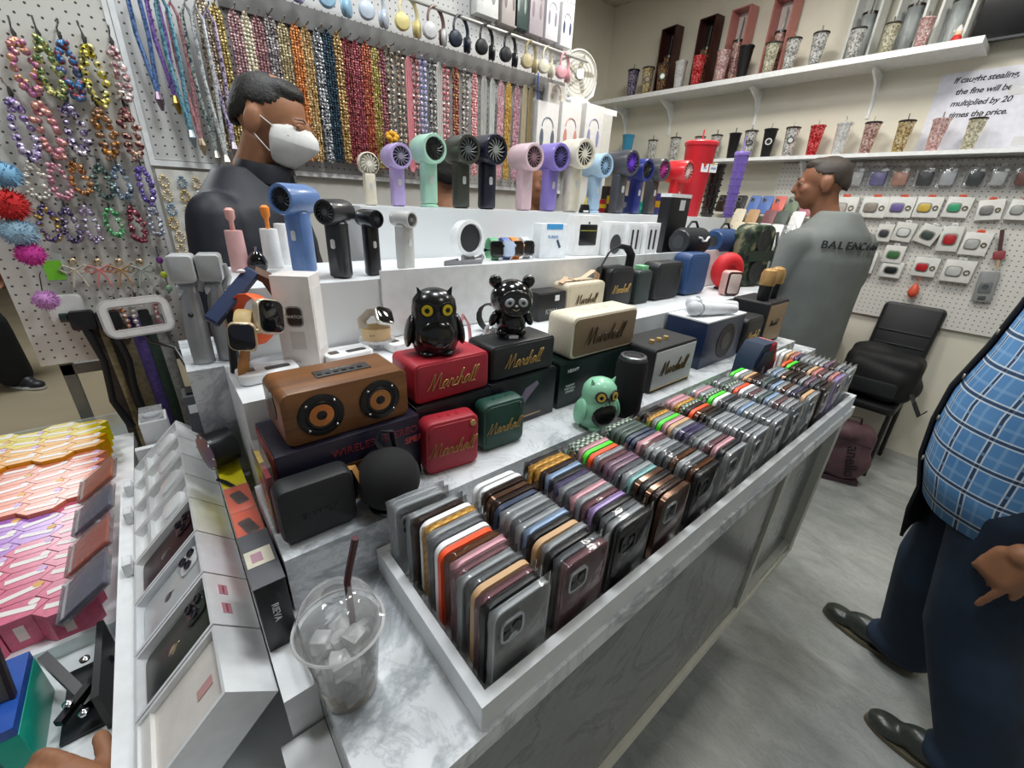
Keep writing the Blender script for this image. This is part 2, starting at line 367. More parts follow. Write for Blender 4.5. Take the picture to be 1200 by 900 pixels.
obj('side_ledge', G().box(-.0, .088, .811, 1.0, ZC + .0005, 1.17), MAR, s3)
obj('front_lip', G().box(.335, 1.95, .802, .81, Z2 + .001, 1.312), WH, s3)
riser('white_step', 'rear topmost white display step holding the row of coloured fans', G().box(.405, 2.25, 1.061, 1.24, ZC + .0005, Z4), LAM)
tr = thing('phone_case_tray', 'long white open tray with marble edge along the counter front', 'tray', (0, 0, 0))
obj('tray_floor', G().box(.152, 1.44, .198, .448, ZC, ZC + .004), WH, tr)
for a in ((.15, 1.442, .195, .207), (.15, 1.442, .436, .448), (.15, .162, .207, .436), (1.43, 1.442, .207, .436)): obj('tray_wall', G().box(a[0], a[1], a[2], a[3], ZC + .0005, .995), mat('#dfe2e4', .35, var=.03, scale=30), tr)
# ---------------------------------------------------------------- left unit
lu = thing('phone_box_stand', 'low white stand with ledge beside the counter holding open phone boxes', 'stand', (0, 0, 0))
obj('base', G().box(-.16, .03, .20, 1.14, .70, .80), LAM, lu)
obj('ledge', G().box(.002, .0365, .365, 1.02, .80, .925), WH, lu)
obj('left_board', G().box(-.162, -.128, .20, 1.10, .80, .854), WH, lu)
obj('end_board', G().box(-.128, .03, 1.125, 1.14, .80, .90), WH, lu)
obj('low_shelf', G().box(-.012, .0365, .20, .362, .80, .86), WH, lu)
for x in (-.14, .0):
    for y in (.24, 1.06): obj('leg', G().box(x, x + .025, y, y + .025, 0, .70), mat('#7d7f80', .4), lu)
ctb = thing('candy_table', 'low white table with raised rim carrying rows of small hexagonal boxes', 'table', (0, 0, 0))
obj('table_top', G().box(-.95, -.168, .42, 1.60, .70, .74), WH, ctb)
obj('rim', G().box(-.95, -.169, .782, .792, .74, .765), WH, ctb)
obj('rim', G().box(-.95, -.169, 1.588, 1.598, .74, .81), clear('#e8f0f0', .3), ctb)
for x in (-.92, -.22):
    for y in (.46, 1.55): obj('leg', G().box(x, x + .03, y, y + .03, 0, .70), mat('#7d7f80', .4), ctb)
# ---------------------------------------------------------------- wall shelves on the right
SH_U, SH_L = 2.272, 1.80
def bracket(g, y, z, d):
    g.tube([(0, y, z - .24), (0, y, z - .02)], .011, 6)
    g.prism([(0, z - .2), (-.02, z - .14), (-.07, z - .07), (-d * .8, z - .03), (-d * .8, z - .015), (0, z - .015)], y - .006, y + .006)
    return g
t = thing('wall_shelf', 'upper white wall shelf carrying glitter tumblers and boxed cups', 'shelf', (WX, 0, 0))
obj('board', G().box(-.26, 0, .52, 3.03, SH_U - .03, SH_U), WHG, t)
for y in (.95, 1.62, 2.3, 2.75): obj('bracket', bracket(G(), y, SH_U - .027, .22), WHG, t)
t = thing('wall_shelf', 'lower white wall shelf carrying a single row of tumblers', 'shelf', (WX, 0, 0))
obj('board', G().box(-.19, 0, -1.2, 3.03, SH_L - .02, SH_L), WHG, t)
for y in (0.1, 1.2, 2.2): obj('bracket', bracket(G(), y, SH_L - .01, .16), WHG, t)
struct('wall_pegboard', G().box(WX - .025, WX - .008, -.02, 1.35, .88, 1.77), pegboard('peg_right', '#d6d4ce', .0254, (1, 2)))
t = thing('side_cabinet', 'tall white cabinet beside the bead panel holding the round desk fan', 'cabinet', (0, 0, 0))
obj('cabinet', G().box(2.025, 2.40, 1.98, 2.38, 0, 1.96), mat('#d3d2cc', .5), t); obj('top_board', G().box(2.022, 2.44, 1.982, 2.40, 1.9605, 1.99), WHG, t)
# ---------------------------------------------------------------- bead wall panels
struct('wall_bead_panel', G().box(.06, 2.02, 2.012, 2.028, 1.52, 2.95), pegboard('peg_back', '#c9c9c8', .025, (0, 2)))
struct('trim_1', G().box(.06, .075, 2.005, 2.03, 1.50, 2.95).box(.075, 2.02, 2.005, 2.03, 1.50, 1.518), WH)
struct('trim_2', G().box(.35, 1.97, 1.99, 2.012, 1.99, 2.055), mat('#6d6c6a', .5))
# ================================================================== loudspeakers and boxes on the marble step
def front(uL, vL, uR, vR, z):
    a, b = onz(uL, vL, z), onz(uR, vR, z); d = b - a
    return a, math.atan2(d.y, d.x), d.length
def carton(name, label, a, ang, w, d, h, m, cat='box', group=None, mats=None):
    t = thing(name, label, cat, a, ang, group)
    obj('body', G().box(0, w, 0, d, 0, h - .002, ch=.0012), m, t)
    obj('lid_flap', G().box(.002, w - .002, .002, d - .002, h - .002, h), m, t)
    return t
def script_logo(s, size, parent, x, y, z, m=GOLD, bold=.0006, rot=(PI / 2, 0, 0)):
    if s == 'Marshall': return link('logo', script_mesh(s, round(size * .95, 4)), m, parent, (x, y - .0006, z))
    return lettering(s, size, m, parent, (x, y, z), rot, 'logo', ext=.0008, shear=.2)

# --- wooden speaker on its box
a, ang = Vector((.060, .512, Z1 + .0005)), .02
BW = .198; hB = .105; BD = .108
t = thing('speaker_box', 'dark purple carton printed with wooden speaker picture under wooden speaker', 'box', a, ang)
obj('body', G().box(0, BW, 0, BD, 0, hB, ch=.001), mat('#1e1b2c', .3, var=.15), t)
obj('side_panel', G().box(-.0012, 0, .004, BD - .004, .004, hB - .004), mat('#7a2028', .35), t)
p = obj('printed_panel', G().box(.03, BW - .05, -.0012, 0, .012, .062), wood('print_wood', '#5a3a22', '#7a5030'), t)
for x in (.08, .155):
    o = obj('printed_driver', G().cyl((0, -.0004, 0), (0, 0, 0), .021, n=24), mat('#15130f', .4), p, (x, -.0012, .036))
    obj('printed_cone', G().cyl((0, -.0004, 0), (0, 0, 0), .010, n=20), mat('#b57c4a', .4), p, (x, -.0016, .036))
lettering('WIRELESS STEREO', .016, mat('#8a2c34', .5), t, (.13, -.0006, .083)); lettering('SPEAKER', .014, mat('#c4484a', .5), t, (.2, -.0006, .066), bold=.0003)
zt = Z1 + hB; Rz = Matrix.Rotation(ang, 4, 'Z')
p0 = Vector((.077, .522, zt + .001))
t = thing('wooden_speaker', 'brown wooden bookshelf speaker with two copper driver cones', 'speaker', p0, ang)
SW, SD, SHH = .170, .088, .074
obj('cabinet', G().rr(SW, SD, SHH, .012, .003, (SW / 2, SD / 2, SHH / 2)), wood('walnut', '#5d3922', '#86592f', 1.0, .35), t)
for x in (.046, .126):
    d = obj('driver_ring', G().lathe([(.029, 0), (.029, .003), (.027, .004), (.021, .004), (.0195, .001), (.0195, 0)], 32, cap=False), BL, t, (x, 0, .037), (PI / 2, 0, 0))
    obj('cone', G().lathe([(.0155, .0032), (.0085, .0006), (.008, .0006)], 28), mat('#c88a52', .25, .85), d); obj('surround', G().lathe([(.021, .003), (.0185, .0045), (.0152, .003)], 28, cap=False), BL, d)
    obj('dust_cap', G().ball((0, 0, .001), .008, .008, .004), BL, d)
    for k in range(4):
        q = PI / 4 + k * PI / 2; obj('screw', G().ball((0, 0, 0), .0022, n=8, m=6), CHROME, d, (.0248 * math.cos(q), .0248 * math.sin(q), .004))
cp = obj('control_panel', G().rr(.075, .024, .0014, .0006, .0003, (0, 0, 0)), mat('#3a3836', .4), t, (SW * .55, SD * .5, SHH + .0007))
for k in range(6): obj('button', G().box(-.003, .003, -.002, .002, 0, .001), BL, cp, (-.032 + k * .011, -.004, .0007))
lettering('BLUETOOTH', .005, mat('#aaaaaa', .5), cp, (.0, .006, .0009), (0, 0, 0))
obj('bass_port', G().cyl((-.001, SD / 2, .045), (.004, SD / 2, .045), .02, n=24), BL, t)
# --- black square speaker with wordmark in front
a, ang = Vector((.046, .466, Z1 + .0005)), 0.0
t = thing('square_speaker', 'black square portable speaker with tan strap leaning by the dark carton', 'speaker', a, ang)
w_ = .092; obj('body', G().rr(w_, .036, .082, .013, .007, (w_ / 2, .018, .043), n=6), mat('#1a1c1e', .55, var=.1, scale=300, bmp=.1), t)
lettering('awei', .02, mat('#0c0d0e', .3), t, (w_ / 2, -.0006, .04), spacing=1.25)
obj('strap', G().tube([(w_ - .006, .02, .075), (w_ + .004, .012, .078), (w_ + .010, .004, .055), (w_ + .006, .01, .03)], .006, 8, sy=.25), mat('#a5773f', .6), t)
obj('foot', G().box(.02, w_ - .02, .008, .034, 0, .003), BLM, t)
# --- round black speaker
p = Vector((.185, .472, Z1 + .0005)); t = thing('round_speaker', 'round black fabric ball speaker with hanging loop', 'speaker', p, 0)
obj('ball_body', G().ball((0, 0, .046), .044, .044, .044, 28, 18), mat('#141416', .9, var=.2, scale=600, bmp=.2), t)
obj('base_ring', G().lathe([(.026, 0), (.03, .004), (.03, .008)], 24), BL, t)
obj('carry_loop', G().tube([(.0, .014, .084), (-.004, .02, .098), (.004, .022, .108), (.018, .02, .106), (.02, .018, .082)], .006, 8, sy=.4), mat('#1c1f26', .6), t)

def emberton(label, a, ang, w, d, h, col, grl, logo, lm=GOLD, cat='speaker', feet=True, size=None, group=None, name='portable_speaker', knob=None):
    t = thing(name, label, cat, a, ang, group)
    r = min(h, w) * .16
    obj('body', G().rr(w, d, h, r, r * .45, (w / 2, d / 2, h / 2), n=6), mat(col, .5, var=.06, scale=200), t)
    obj('front_grille', G().rr(w - r * .8, .003, h - r * .8, r * .8, .0012, (w / 2, .0005, h / 2), n=6), grl, t)
    if logo: script_logo(logo, size or h * .3, t, w * .5, -.0018, h * .48, lm)
    for k, x in enumerate((.35, .5, .65)): obj('top_button', G().rr(w * .05, d * .16, .001, .0004, .0002), mat(col, .35), t, (w * x, d * .5, h + .0003))
    if knob: obj('knob', G().cyl((0, 0, 0), (0, -.004, 0), .005, n=16), knob, t, (w * .86, 0, h * .86))
    return t
REDG = grille('#b3273a', '#5d0f1b', .0026); GRNG = grille('#1d4c40', '#0a1f1a', .0026); BLKG = grille('#26282a', '#0a0b0c', .0026); CRMG = grille('#8a755b', '#54442f', .0032); SLVG = grille('#c9cbcc', '#77797a', .003)
# red + green small squares at the step edge
a, ang, wd = front(500, 560, 562, 541, Z1)
emberton('small red square speaker with gold script logo standing in front', a, ang, .094, .036, .094, '#a5202f', REDG, 'Marshall', size=.024, knob=GOLD)
a, ang, wd = front(566, 532, 617, 514, Z1)
emberton('small dark green square speaker with gold script logo', a, ang, .09, .036, .092, '#1a463b', GRNG, 'Marshall', size=.022, knob=CHROME)
# red wide on black box
def stack(xy, bw, bh, bd, lab, colr, txt=None):
    a = Vector((xy[0], xy[1], Z1 + .0005)); t = carton('speaker_box', lab, a, 0, bw, bd, bh, mat(colr, .3, var=.1))
    if txt: lettering(txt, .011, mat('#d8d8d8', .5), t, (bw * .17, -.0005, bh * .8))
    return t, a, 0, bw
def above(u, v, z): return onz(u, v, z)
t, tp, ang, bw = stack((.265, .54), .148, .104, .076, 'dark carton under the red speaker with black owl', '#17161c')
a, ang = Vector((.266, .543, Z1 + .1055)), 0
emberton('wide red speaker with gold script logo carrying the black owl', a, ang, .143, .08, .068, '#b02535', REDG, 'Marshall', size=.028)
P_RED = (a, ang)
t, tp, ang, bw = stack((.418, .548), .168, .104, .076, 'dark carton with hand picture under the black speaker', '#16181f')
sm = obj('printed_hand', G().prism([(.07, .05), (.085, .075), (.115, .085), (.12, .078), (.1, .06), (.085, .045)], -.0008, 0), mat('#7d6f86', .5), t)
obj('printed_floor', G().box(.05, .13, -.0008, 0, .012, .015), mat('#b79a7c', .5), t)
a, ang = Vector((.42, .552, Z1 + .1055)), 0
emberton('wide black speaker with gold script logo carrying the panda bank', a, ang, .158, .075, .067, '#17191b', BLKG, 'Marshall', size=.027)
P_BLK = (a, ang)
t, tp, ang, bw = stack((.600, .55), .235, .104, .076, 'dark green carton under the cream speaker', '#0f1f1c', 'HEAVY')
lettering('PUNCHY\nPORTABLE\nSPEAKER', .007, mat('#c8d4d0', .5), t, (.035, -.0005, .042))
a, ang = Vector((.628, .553, Z1 + .1055)), 0
emberton('cream wide speaker with brown woven grille and strap', a, ang, .222, .075, .093, '#ddd3bd', CRMG, 'Marshall', mat('#4a3c2a', .4), size=.04)
o = obj('carry_strap', G().tube([(.22, .04, .082), (.246, .03, .06), (.244, .03, .03), (.222, .04, .012)], .009, 8, sy=.25), mat('#d8c9a8', .6), bpy.data.objects[[x.name for x in bpy.data.objects if x.get('label', '').startswith('cream wide')][0]])
# black amp-style speaker with silver grille
a, ang = Vector((.838, .482, Z1 + .0005)), 0.0
t = thing('amplifier_speaker', 'black speaker with silver mesh front and gold strip', 'speaker', a, ang)
w_, d_, h_ = .19, .11, .112
obj('cabinet', G().rr(w_, d_, h_, .01, .004, (w_ / 2, d_ / 2, h_ / 2)), mat('#1d1d1f', .7, var=.1, scale=300, bmp=.15), t)
obj('front_grille', G().rr(w_ - .012, .003, h_ - .016, .003, .001, (w_ / 2, 0, h_ / 2)), SLVG, t); obj('gold_strip', G().box(.006, w_ - .006, -.0022, -.0008, .008, .0105), GOLD, t)
script_logo('Marshall', .036, t, w_ / 2, -.0022, h_ * .5, mat('#5a4c28', .4, .2))
for k in range(3): obj('knob', G().cyl((0, 0, 0), (0, 0, .008), .006, n=14), GOLD, t, (.04 + k * .03, d_ * .35, h_))
# blue carton with printed lens
a, ang = Vector((1.105, .50, Z1 + .0005)), 0.0
t = thing('projector_box', 'dark blue carton with big round lens picture and white lid', 'box', a, ang)
w_, d_, h_ = .23, .12, .132
obj('body', G().box(0, w_, 0, d_, 0, h_, ch=.001), mat('#1b2b4a', .3, var=.15), t)
obj('white_lid', G().box(-.001, w_ + .001, -.001, d_ + .001, h_, h_ + .004), WH, t)
ln = obj('lens_print', G().lathe([(.052, 0), (.052, .0012), (.043, .0012), (.043, .0005), (.0, .0005)], 36), mat('#0a0b0e', .5), t, (w_ * .58, 0, h_ * .48), (PI / 2, 0, 0))
obj('lens_glass', G().cyl((0, 0, .0006), (0, 0, .001), .026, n=30), mat('#2a2426', .35), ln)
lettering('YAYUSI', .016, mat('#9aa0a8', .5), t, (w_ * .55, d_ * .4, h_ + .0044), (0, 0, 0))
PB = (a, ang, h_)
for k, (x, y, s) in enumerate(((.028, .062, 1), (.085, .098, 1))):
    M0 = Matrix.Translation(a) @ Matrix.Rotation(ang, 4, 'Z') @ Vector((x, y, h_ + .0255))
    mc = thing('microphone', ['white karaoke microphone lying nearest on the blue carton', 'white karaoke microphone lying behind the other on the carton'][k], 'microphone', M0, ang - .35 - .1 * k)
    obj('grille_head', G().ball((0, 0, 0), .0205, .0205, .0205), mat('#c9ccd0', .5), mc)
    obj('handle', G().tube([(.012, 0, 0), (.02, 0, 0), (.06, 0, -.003), (.15, 0, -.006)], [.017, .0205, .018, .0125], 18), mat('#dfe1e3', .5), mc)
    obj('collar', G().tube([(.014, 0, 0), (.018, 0, 0)], .0212, 18), mat('#b4b8bc', .3, .4), mc)
# small black and tan amps
a, ang = Vector((1.352, .495, Z1 + .0005)), 0
emberton('small black speaker with dark front beside the lens carton', a, ang, .13, .10, .112, '#1b1b1d', BLKG, 'Marshall', size=.024, name='amplifier_speaker')
a, ang = Vector((1.50, .497, Z1 + .0005)), 0
t = thing('karaoke_speaker', 'black speaker with tan grille carrying two gold microphones', 'speaker', a, ang)
w_, d_, h_ = .165, .12, .145
obj('cabinet', G().rr(w_, d_, h_, .008, .004, (w_ / 2, d_ / 2, h_ / 2)), mat('#17171a', .6), t); obj('front_grille', G().rr(w_ - .016, .003, h_ - .02, .004, .001, (w_ / 2, 0, h_ / 2)), grille('#a58a68', '#6d583c', .003), t)
script_logo('Marshall', .02, t, w_ * .45, -.002, h_ * .5, mat('#3a2c18', .4))
for k, (x, y) in enumerate(((.035, .04), (.115, .045))):
    mc = thing('microphone', ['black microphone with gold head standing left on the tan speaker', 'black microphone with gold head standing right on the tan speaker'][k], 'microphone', Vector((a.x, a.y, Z1 + h_)) + Matrix.Rotation(ang, 4, 'Z') @ Vector((x, y, 0)), 0)
    obj('handle', G().lathe([(.018, 0), (.02, .02), (.021, .05)], 16), BL, mc); obj('gold_head', G().lathe([(.022, .05), (.0245, .054), (.0245, .085), (.02, .098), (.008, .104)], 18), mat('#c49a62', .35, .4), mc)
# tall black can speaker
p = onz(731, 484, Z1 + .0005); h_ = hgt(p, 418)
t = thing('can_speaker', 'tall black cylindrical fabric speaker beside the green owl', 'speaker', p, 0)
obj('body', G().lathe([(.026, 0), (.031, .006), (.032, .02), (.032, h_ - .02), (.029, h_ - .004), (.024, h_)], 28), mat('#131316', .85, var=.2, scale=500, bmp=.2), t)
obj('top_ring', G().lathe([(.026, 0), (.026, .004), (.02, .005), (.019, .001)], 28), mat('#8d9096', .25, .8), t, (0, 0, h_ - .001)); obj('top_panel', G().cyl((0, 0, 0), (0, 0, .002), .018, n=20), BL, t, (0, 0, h_))
# blue jug speaker in the tray
p = Vector((1.19, .392, 0))
t = thing('handle_speaker', 'navy blue upright speaker with red carved handle standing among phone cases', 'speaker', (p.x, p.y, ZC + .0305), -.1)
h_ = .155
obj('body', G().prism([(-.05, .004), (.05, .004), (.056, .02), (.056, h_ * .62), (.03, h_), (-.028, h_), (-.056, h_ * .74), (-.056, .02)], -.026, .026), mat('#1c2f47', .55, var=.1, scale=300), t)
obj('side_cap', G().prism([(-.038, .02), (.036, .02), (.042, .03), (.042, h_ * .58), (.022, h_ * .86), (-.02, h_ * .86), (-.042, h_ * .66), (-.042, .03)], -.031, -.026), mat('#16283c', .5), t)
obj('red_handle', G().prism([(.054, h_ * .64), (.033, h_ * .995), (.008, h_ * .99), (.004, h_ * .76), (.03, h_ * .62)], -.0275, -.0262), mat('#e2303c', .35), t)
obj('handle_recess', G().prism([(.043, h_ * .8), (.03, h_ * .96), (.012, h_ * .95), (.01, h_ * .8)], -.0284, -.0276), mat('#8c121c', .4), t)
obj('red_edge', G().tube([(.054, -.02, h_ * .645), (.034, -.02, h_ * .99), (.034, .02, h_ * .99), (.054, .02, h_ * .645)], .0025, 6, closed=True), mat('#e2303c', .35), t)
lettering('ZOL EER', .016, mat('#aab4bc', .4), t, (-.012, -.0316, h_ * .42), (PI / 2, -PI / 2, 0))
obj('foot', G().box(-.04, .04, -.02, .02, 0, .004), BLM, t)
rt_ = tag(obj('riser_block', G().box(-.045, .045, -.024, .024, 0, .025, ch=.002), clear('#e6eaec', .4), None, (p.x, p.y, ZC + .005)), 'clear acrylic block under the navy speaker with red handle', 'stand')

# ------------------------------------------------------------------ owls and panda
def owl(label, p, ang, s, col, belly, eye, rim, soft=.3):
    t = thing('owl_bank', label, 'figurine', p, ang)
    bm = mat(col, soft, coat=.3)
    b = obj('body', G().lathe([(.022, 0), (.03, .004), (.036, .02), (.037, .035), (.034, .048), (.031, .055), (.032, .065), (.03, .078), (.022, .088), (.01, .093), (.001, .094)], 28), bm, t, scale=(s, s * .9, s))
    for k in (-1, 1):
        obj('wing', G().ball((0, 0, 0), .007, .018, .024), bm, t, (k * .036 * s, 0, .033 * s), (0, k * -.2, 0), (s, s, s))
        obj('ear_tuft', G().cyl((0, 0, 0), (k * .006, -.002, .014), .006, .0008, 8), bm, t, (k * .018 * s, -.006 * s, .082 * s), scale=(s, s, s))
        e = obj('eye', G().cyl((0, .004, 0), (0, -.001, 0), .0105, n=20), rim, t, (k * .0135 * s, -.0265 * s, .068 * s), (0, 0, k * .35), (s, s, s))
        obj('iris', G().cyl((0, 0, 0), (0, -.0018, 0), .0078, n=20), eye, e); obj('pupil', G().cyl((0, 0, 0), (0, -.0025, 0), .0035, n=14), BL, e)
        obj('foot', G().ball((0, 0, 0), .011, .012, .005), bm, t, (k * .014 * s, -.018 * s, .004 * s), scale=(s, s, s))
    obj('beak', G().cyl((0, -.002, .004), (0, -.008, -.006), .004, .0005, 8), mat('#2a2a2c', .3), t, (0, -.027 * s, .062 * s), scale=(s, s, s))
    obj('belly_patch', G().ball((0, 0, 0), .026, .012, .024), belly, t, (0, -.0235 * s, .031 * s), scale=(s, s, s))
    return t
ra, rg = P_RED; q = Vector(ra) + Matrix.Rotation(rg, 4, 'Z') @ Vector((.062, .042, .0685))
owl('glossy black owl bank with yellow eyes on the red speaker', q, rg - .35, 1.12, '#101113', mat('#0b0c0d', .2, coat=.5), mat('#e8cf2a', .3), mat('#0c0c0d', .3), .25)
p = onz(697, 497, Z1 + .0005); owl('mint green owl bank with black belly beside the can speaker', p, -.3, 1.1, '#8cc9a6', mat('#141617', .25), mat('#e3c25a', .3), mat('#141617', .3), .45)
ba, bg = P_BLK; q = Vector(ba) + Matrix.Rotation(bg, 4, 'Z') @ Vector((.078, .045, .0675))
t = thing('panda_bank', 'glossy black panda bank with silver eyes on the black speaker', 'figurine', q, bg - .45)
gb = mat('#0e0f11', .15, coat=.6); s = 1.12
obj('head', G().ball((0, 0, .062 * s), .036 * s, .033 * s, .032 * s, 28, 16), gb, t)
obj('body', G().lathe([(.02, .006), (.026, .014), (.026, .03), (.02, .04)], 24), gb, t, scale=(s, s, s))
fc = obj('face', G().ball((0, 0, 0), .027 * s, .006, .022 * s, 24, 12), mat('#1d1f22', .2, coat=.5), t, (0, -.029 * s, .06 * s))
for k in (-1, 1):
    e = obj('eye_patch', G().ball((0, 0, 0), .0095, .002, .0075), mat('#c9ccd0', .3, .4), fc, (k * .0125, -.0058, .003), (0, k * .5, 0)); obj('pupil', G().ball((0, -.002, 0), .0035, .0015, .0035), mat('#3b3f44', .2), e)
    obj('ear', G().ball((0, 0, 0), .011 * s, .008 * s, .011 * s), gb, t, (k * .028 * s, .002, .09 * s))
    obj('arm', G().ball((0, 0, 0), .008, .009, .016), gb, t, (k * .03 * s, -.004, .03 * s), (0, k * -.4, 0)); obj('foot', G().ball((0, 0, 0), .012, .016, .009), gb, t, (k * .016 * s, -.008, .009))
obj('nose', G().ball((0, 0, 0), .003, .002, .002), mat('#d8d8d8', .3), fc, (0, -.007, -.003)); obj('mouth', G().tube([(-.006, 0, .002), (0, 0, -.001), (.006, 0, .002)], .0007, 6), mat('#c8b08a', .4), fc, (0, -.0062, -.011))
obj('price_sticker', G().box(-.009, .009, -.0006, 0, 0, .006), WH, t, (0, -.03, .001))
# ================================================================== phone cases standing in the tray
CW, CH = .077, .121
def ring_path(w, h, r, n=4):
    o = []
    for cx, cz, t0 in ((w / 2 - r, h / 2 - r, 0), (-w / 2 + r, h / 2 - r, 90), (-w / 2 + r, -h / 2 + r, 180), (w / 2 - r, -h / 2 + r, 270)):
        for k in range(n + 1):
            t = math.radians(t0 + 90 * k / n); o.append((cx + r * math.cos(t), 0, cz + r * math.sin(t)))
    return o
def frame_mesh(w, h, r, d, th):
    """hollow rounded frame (bumper) of depth d along y"""
    g = G(); A = ring_path(w, h, r); B = ring_path(w - 2 * th, h - 2 * th, max(r - th, .001)); m = len(A); vs = []; fs = []
    for y in (-d / 2, d / 2): vs += [(x, y, z) for x, _, z in A] + [(x, y, z) for x, _, z in B]
    for k in range(m):
        k2 = (k + 1) % m
        fs += [(k, k2, 2 * m + k2, 2 * m + k), (m + k2, m + k, 3 * m + k, 3 * m + k2), (k2, k, m + k, m + k2), (2 * m + k, 2 * m + k2, 3 * m + k2, 3 * m + k)]
    return g.add(vs, fs)
ME_FRAME = frame_mesh(CW, CH, .013, .0074, .0022).mesh()
ME_PANEL = G().rr(CW - .004, .0014, CH - .004, .010, .0004, (0, -.0034, 0), n=4).mesh()
def wrap_mesh(seed):
    r = random.Random(seed); g = G(); n, m = 6, 8; w, h, d = CW + .007, CH + .004, .0068; vs = []; fs = []
    for y in (-1, 1):
        for j in range(m + 1):
            for i in range(n + 1):
                e = 0 if (i in (0, n) or j in (0, m)) else 1; vs.append((-w / 2 + w * i / n + r.uniform(-.001, .001), y * (d / 2 * e + .0012) + r.uniform(-.0012, .0012) * e, -h / 2 + h * j / m + r.uniform(-.0012, .0012)))
    q = (n + 1) * (m + 1)
    for j in range(m):
        for i in range(n):
            a = j * (n + 1) + i; fs.append((a, a + 1, a + n + 2, a + n + 1)); fs.append((q + a, q + a + n + 1, q + a + n + 2, q + a + 1))
    g.add(vs, fs); return g.mesh(180)
ME_WRAP = [wrap_mesh(i) for i in range(4)]
FILM = clear('#ffffff', .02, .05)
ME_CAM = frame_mesh(.031, .031, .008, .003, .003).mesh(); ME_LENS = G().cyl((0, -.0008, 0), (0, .0008, 0), .0058, n=14).mesh()
ME_SOLID = G().rr(CW, .0098, CH, .012, .0025, (0, 0, 0), n=4).mesh()
PAL = {  # word: (frame material, panel material)
    'clear': (clear('#eef3f6', .34, .05), clear('#f0f4f6', .13, .05)), 'smoky clear': (clear('#a0a5aa', .32, .04), clear('#8e9398', .2, .04)), 'black': (mat('#17181b', .35), mat('#141518', .3)),
    'dark brown': (mat('#3b2a24', .25, .3), mat('#2c201c', .3)), 'bronze': (mat('#6b5040', .2, .7), mat('#3f2c26', .2)), 'orange': (mat('#f0501e', .45), mat('#f0501e', .45)), 'neon green': (mat('#4be02c', .45), mat('#4be02c', .45)),
    'pink': (mat('#e2a9b4', .4), mat('#e9bcc4', .4)), 'mauve': (mat('#8a6a80', .35), clear('#a88ba0', .6)), 'lavender': (mat('#a98fc8', .35), clear('#b9a6d4', .6)), 'light blue': (mat('#9db7d8', .35), clear('#a9c0dc', .6)),
    'navy blue': (mat('#27364f', .4), mat('#22304a', .4)), 'tan': (mat('#c29c72', .5), mat('#c29c72', .5)), 'white': (mat('#eceeee', .4), mat('#eceeee', .4)), 'mustard patterned': (checker('#c98a26', '#e0b257', 150), checker('#c98a26', '#8f6420', 150)),
    'green patterned': (checker('#2c5a45', '#cfd6c8', 160), checker('#2c5a45', '#89a090', 160)), 'rosy clear': (clear('#b4858d', .3, .04), clear('#a06c76', .22, .04)), 'teal': (mat('#8fc0bf', .4), clear('#9fcccb', .6)), 'grey green': (mat('#5b6b66', .4), mat('#55645f', .4)), 'purple clear': (clear('#857caa', .3, .04), clear('#7d75a0', .22, .04)), 'copper clear': (clear('#8a5a3c', .35, .04), clear('#7a4c32', .28, .04)), 'coral pink': (mat('#d98d84', .4), mat('#e0a098', .4))}
def case(label, kind, loc, lean=0.0, yaw=0.0, detail=True, group=None, flat=None):
    fm, pm = PAL[kind]
    rot = (lean, 0, yaw) if flat is None else flat
    t = thing('phone_case', label, 'phone case', loc, rot, group)
    solid = kind in ('orange', 'neon green', 'tan', 'white', 'navy blue', 'mustard patterned', 'green patterned', 'black')
    link('bumper', ME_FRAME, fm, t, (0, 0, CH / 2)); link('back_panel', ME_PANEL, pm, t, (0, 0, CH / 2))
    if group and 'counter tray' in group and kind not in ('orange', 'neon green', 'navy blue', 'white', 'tan', 'bronze'): link('wrapper', ME_WRAP[hash(label) % 4 if False else len(label) % 4], FILM, t, (0, 0, CH / 2 + .002))
    if detail:
        c = link('camera_ring', ME_CAM, mat('#b4b8bc', .25, .6) if not solid else fm, t, (-.016, -.0055, CH - .030))
        for dx, dz in ((-.0065, .0065), (-.0065, -.0065), (.0065, 0)): link('lens_opening', ME_LENS, BL, c, (dx, 0, dz))
    return t
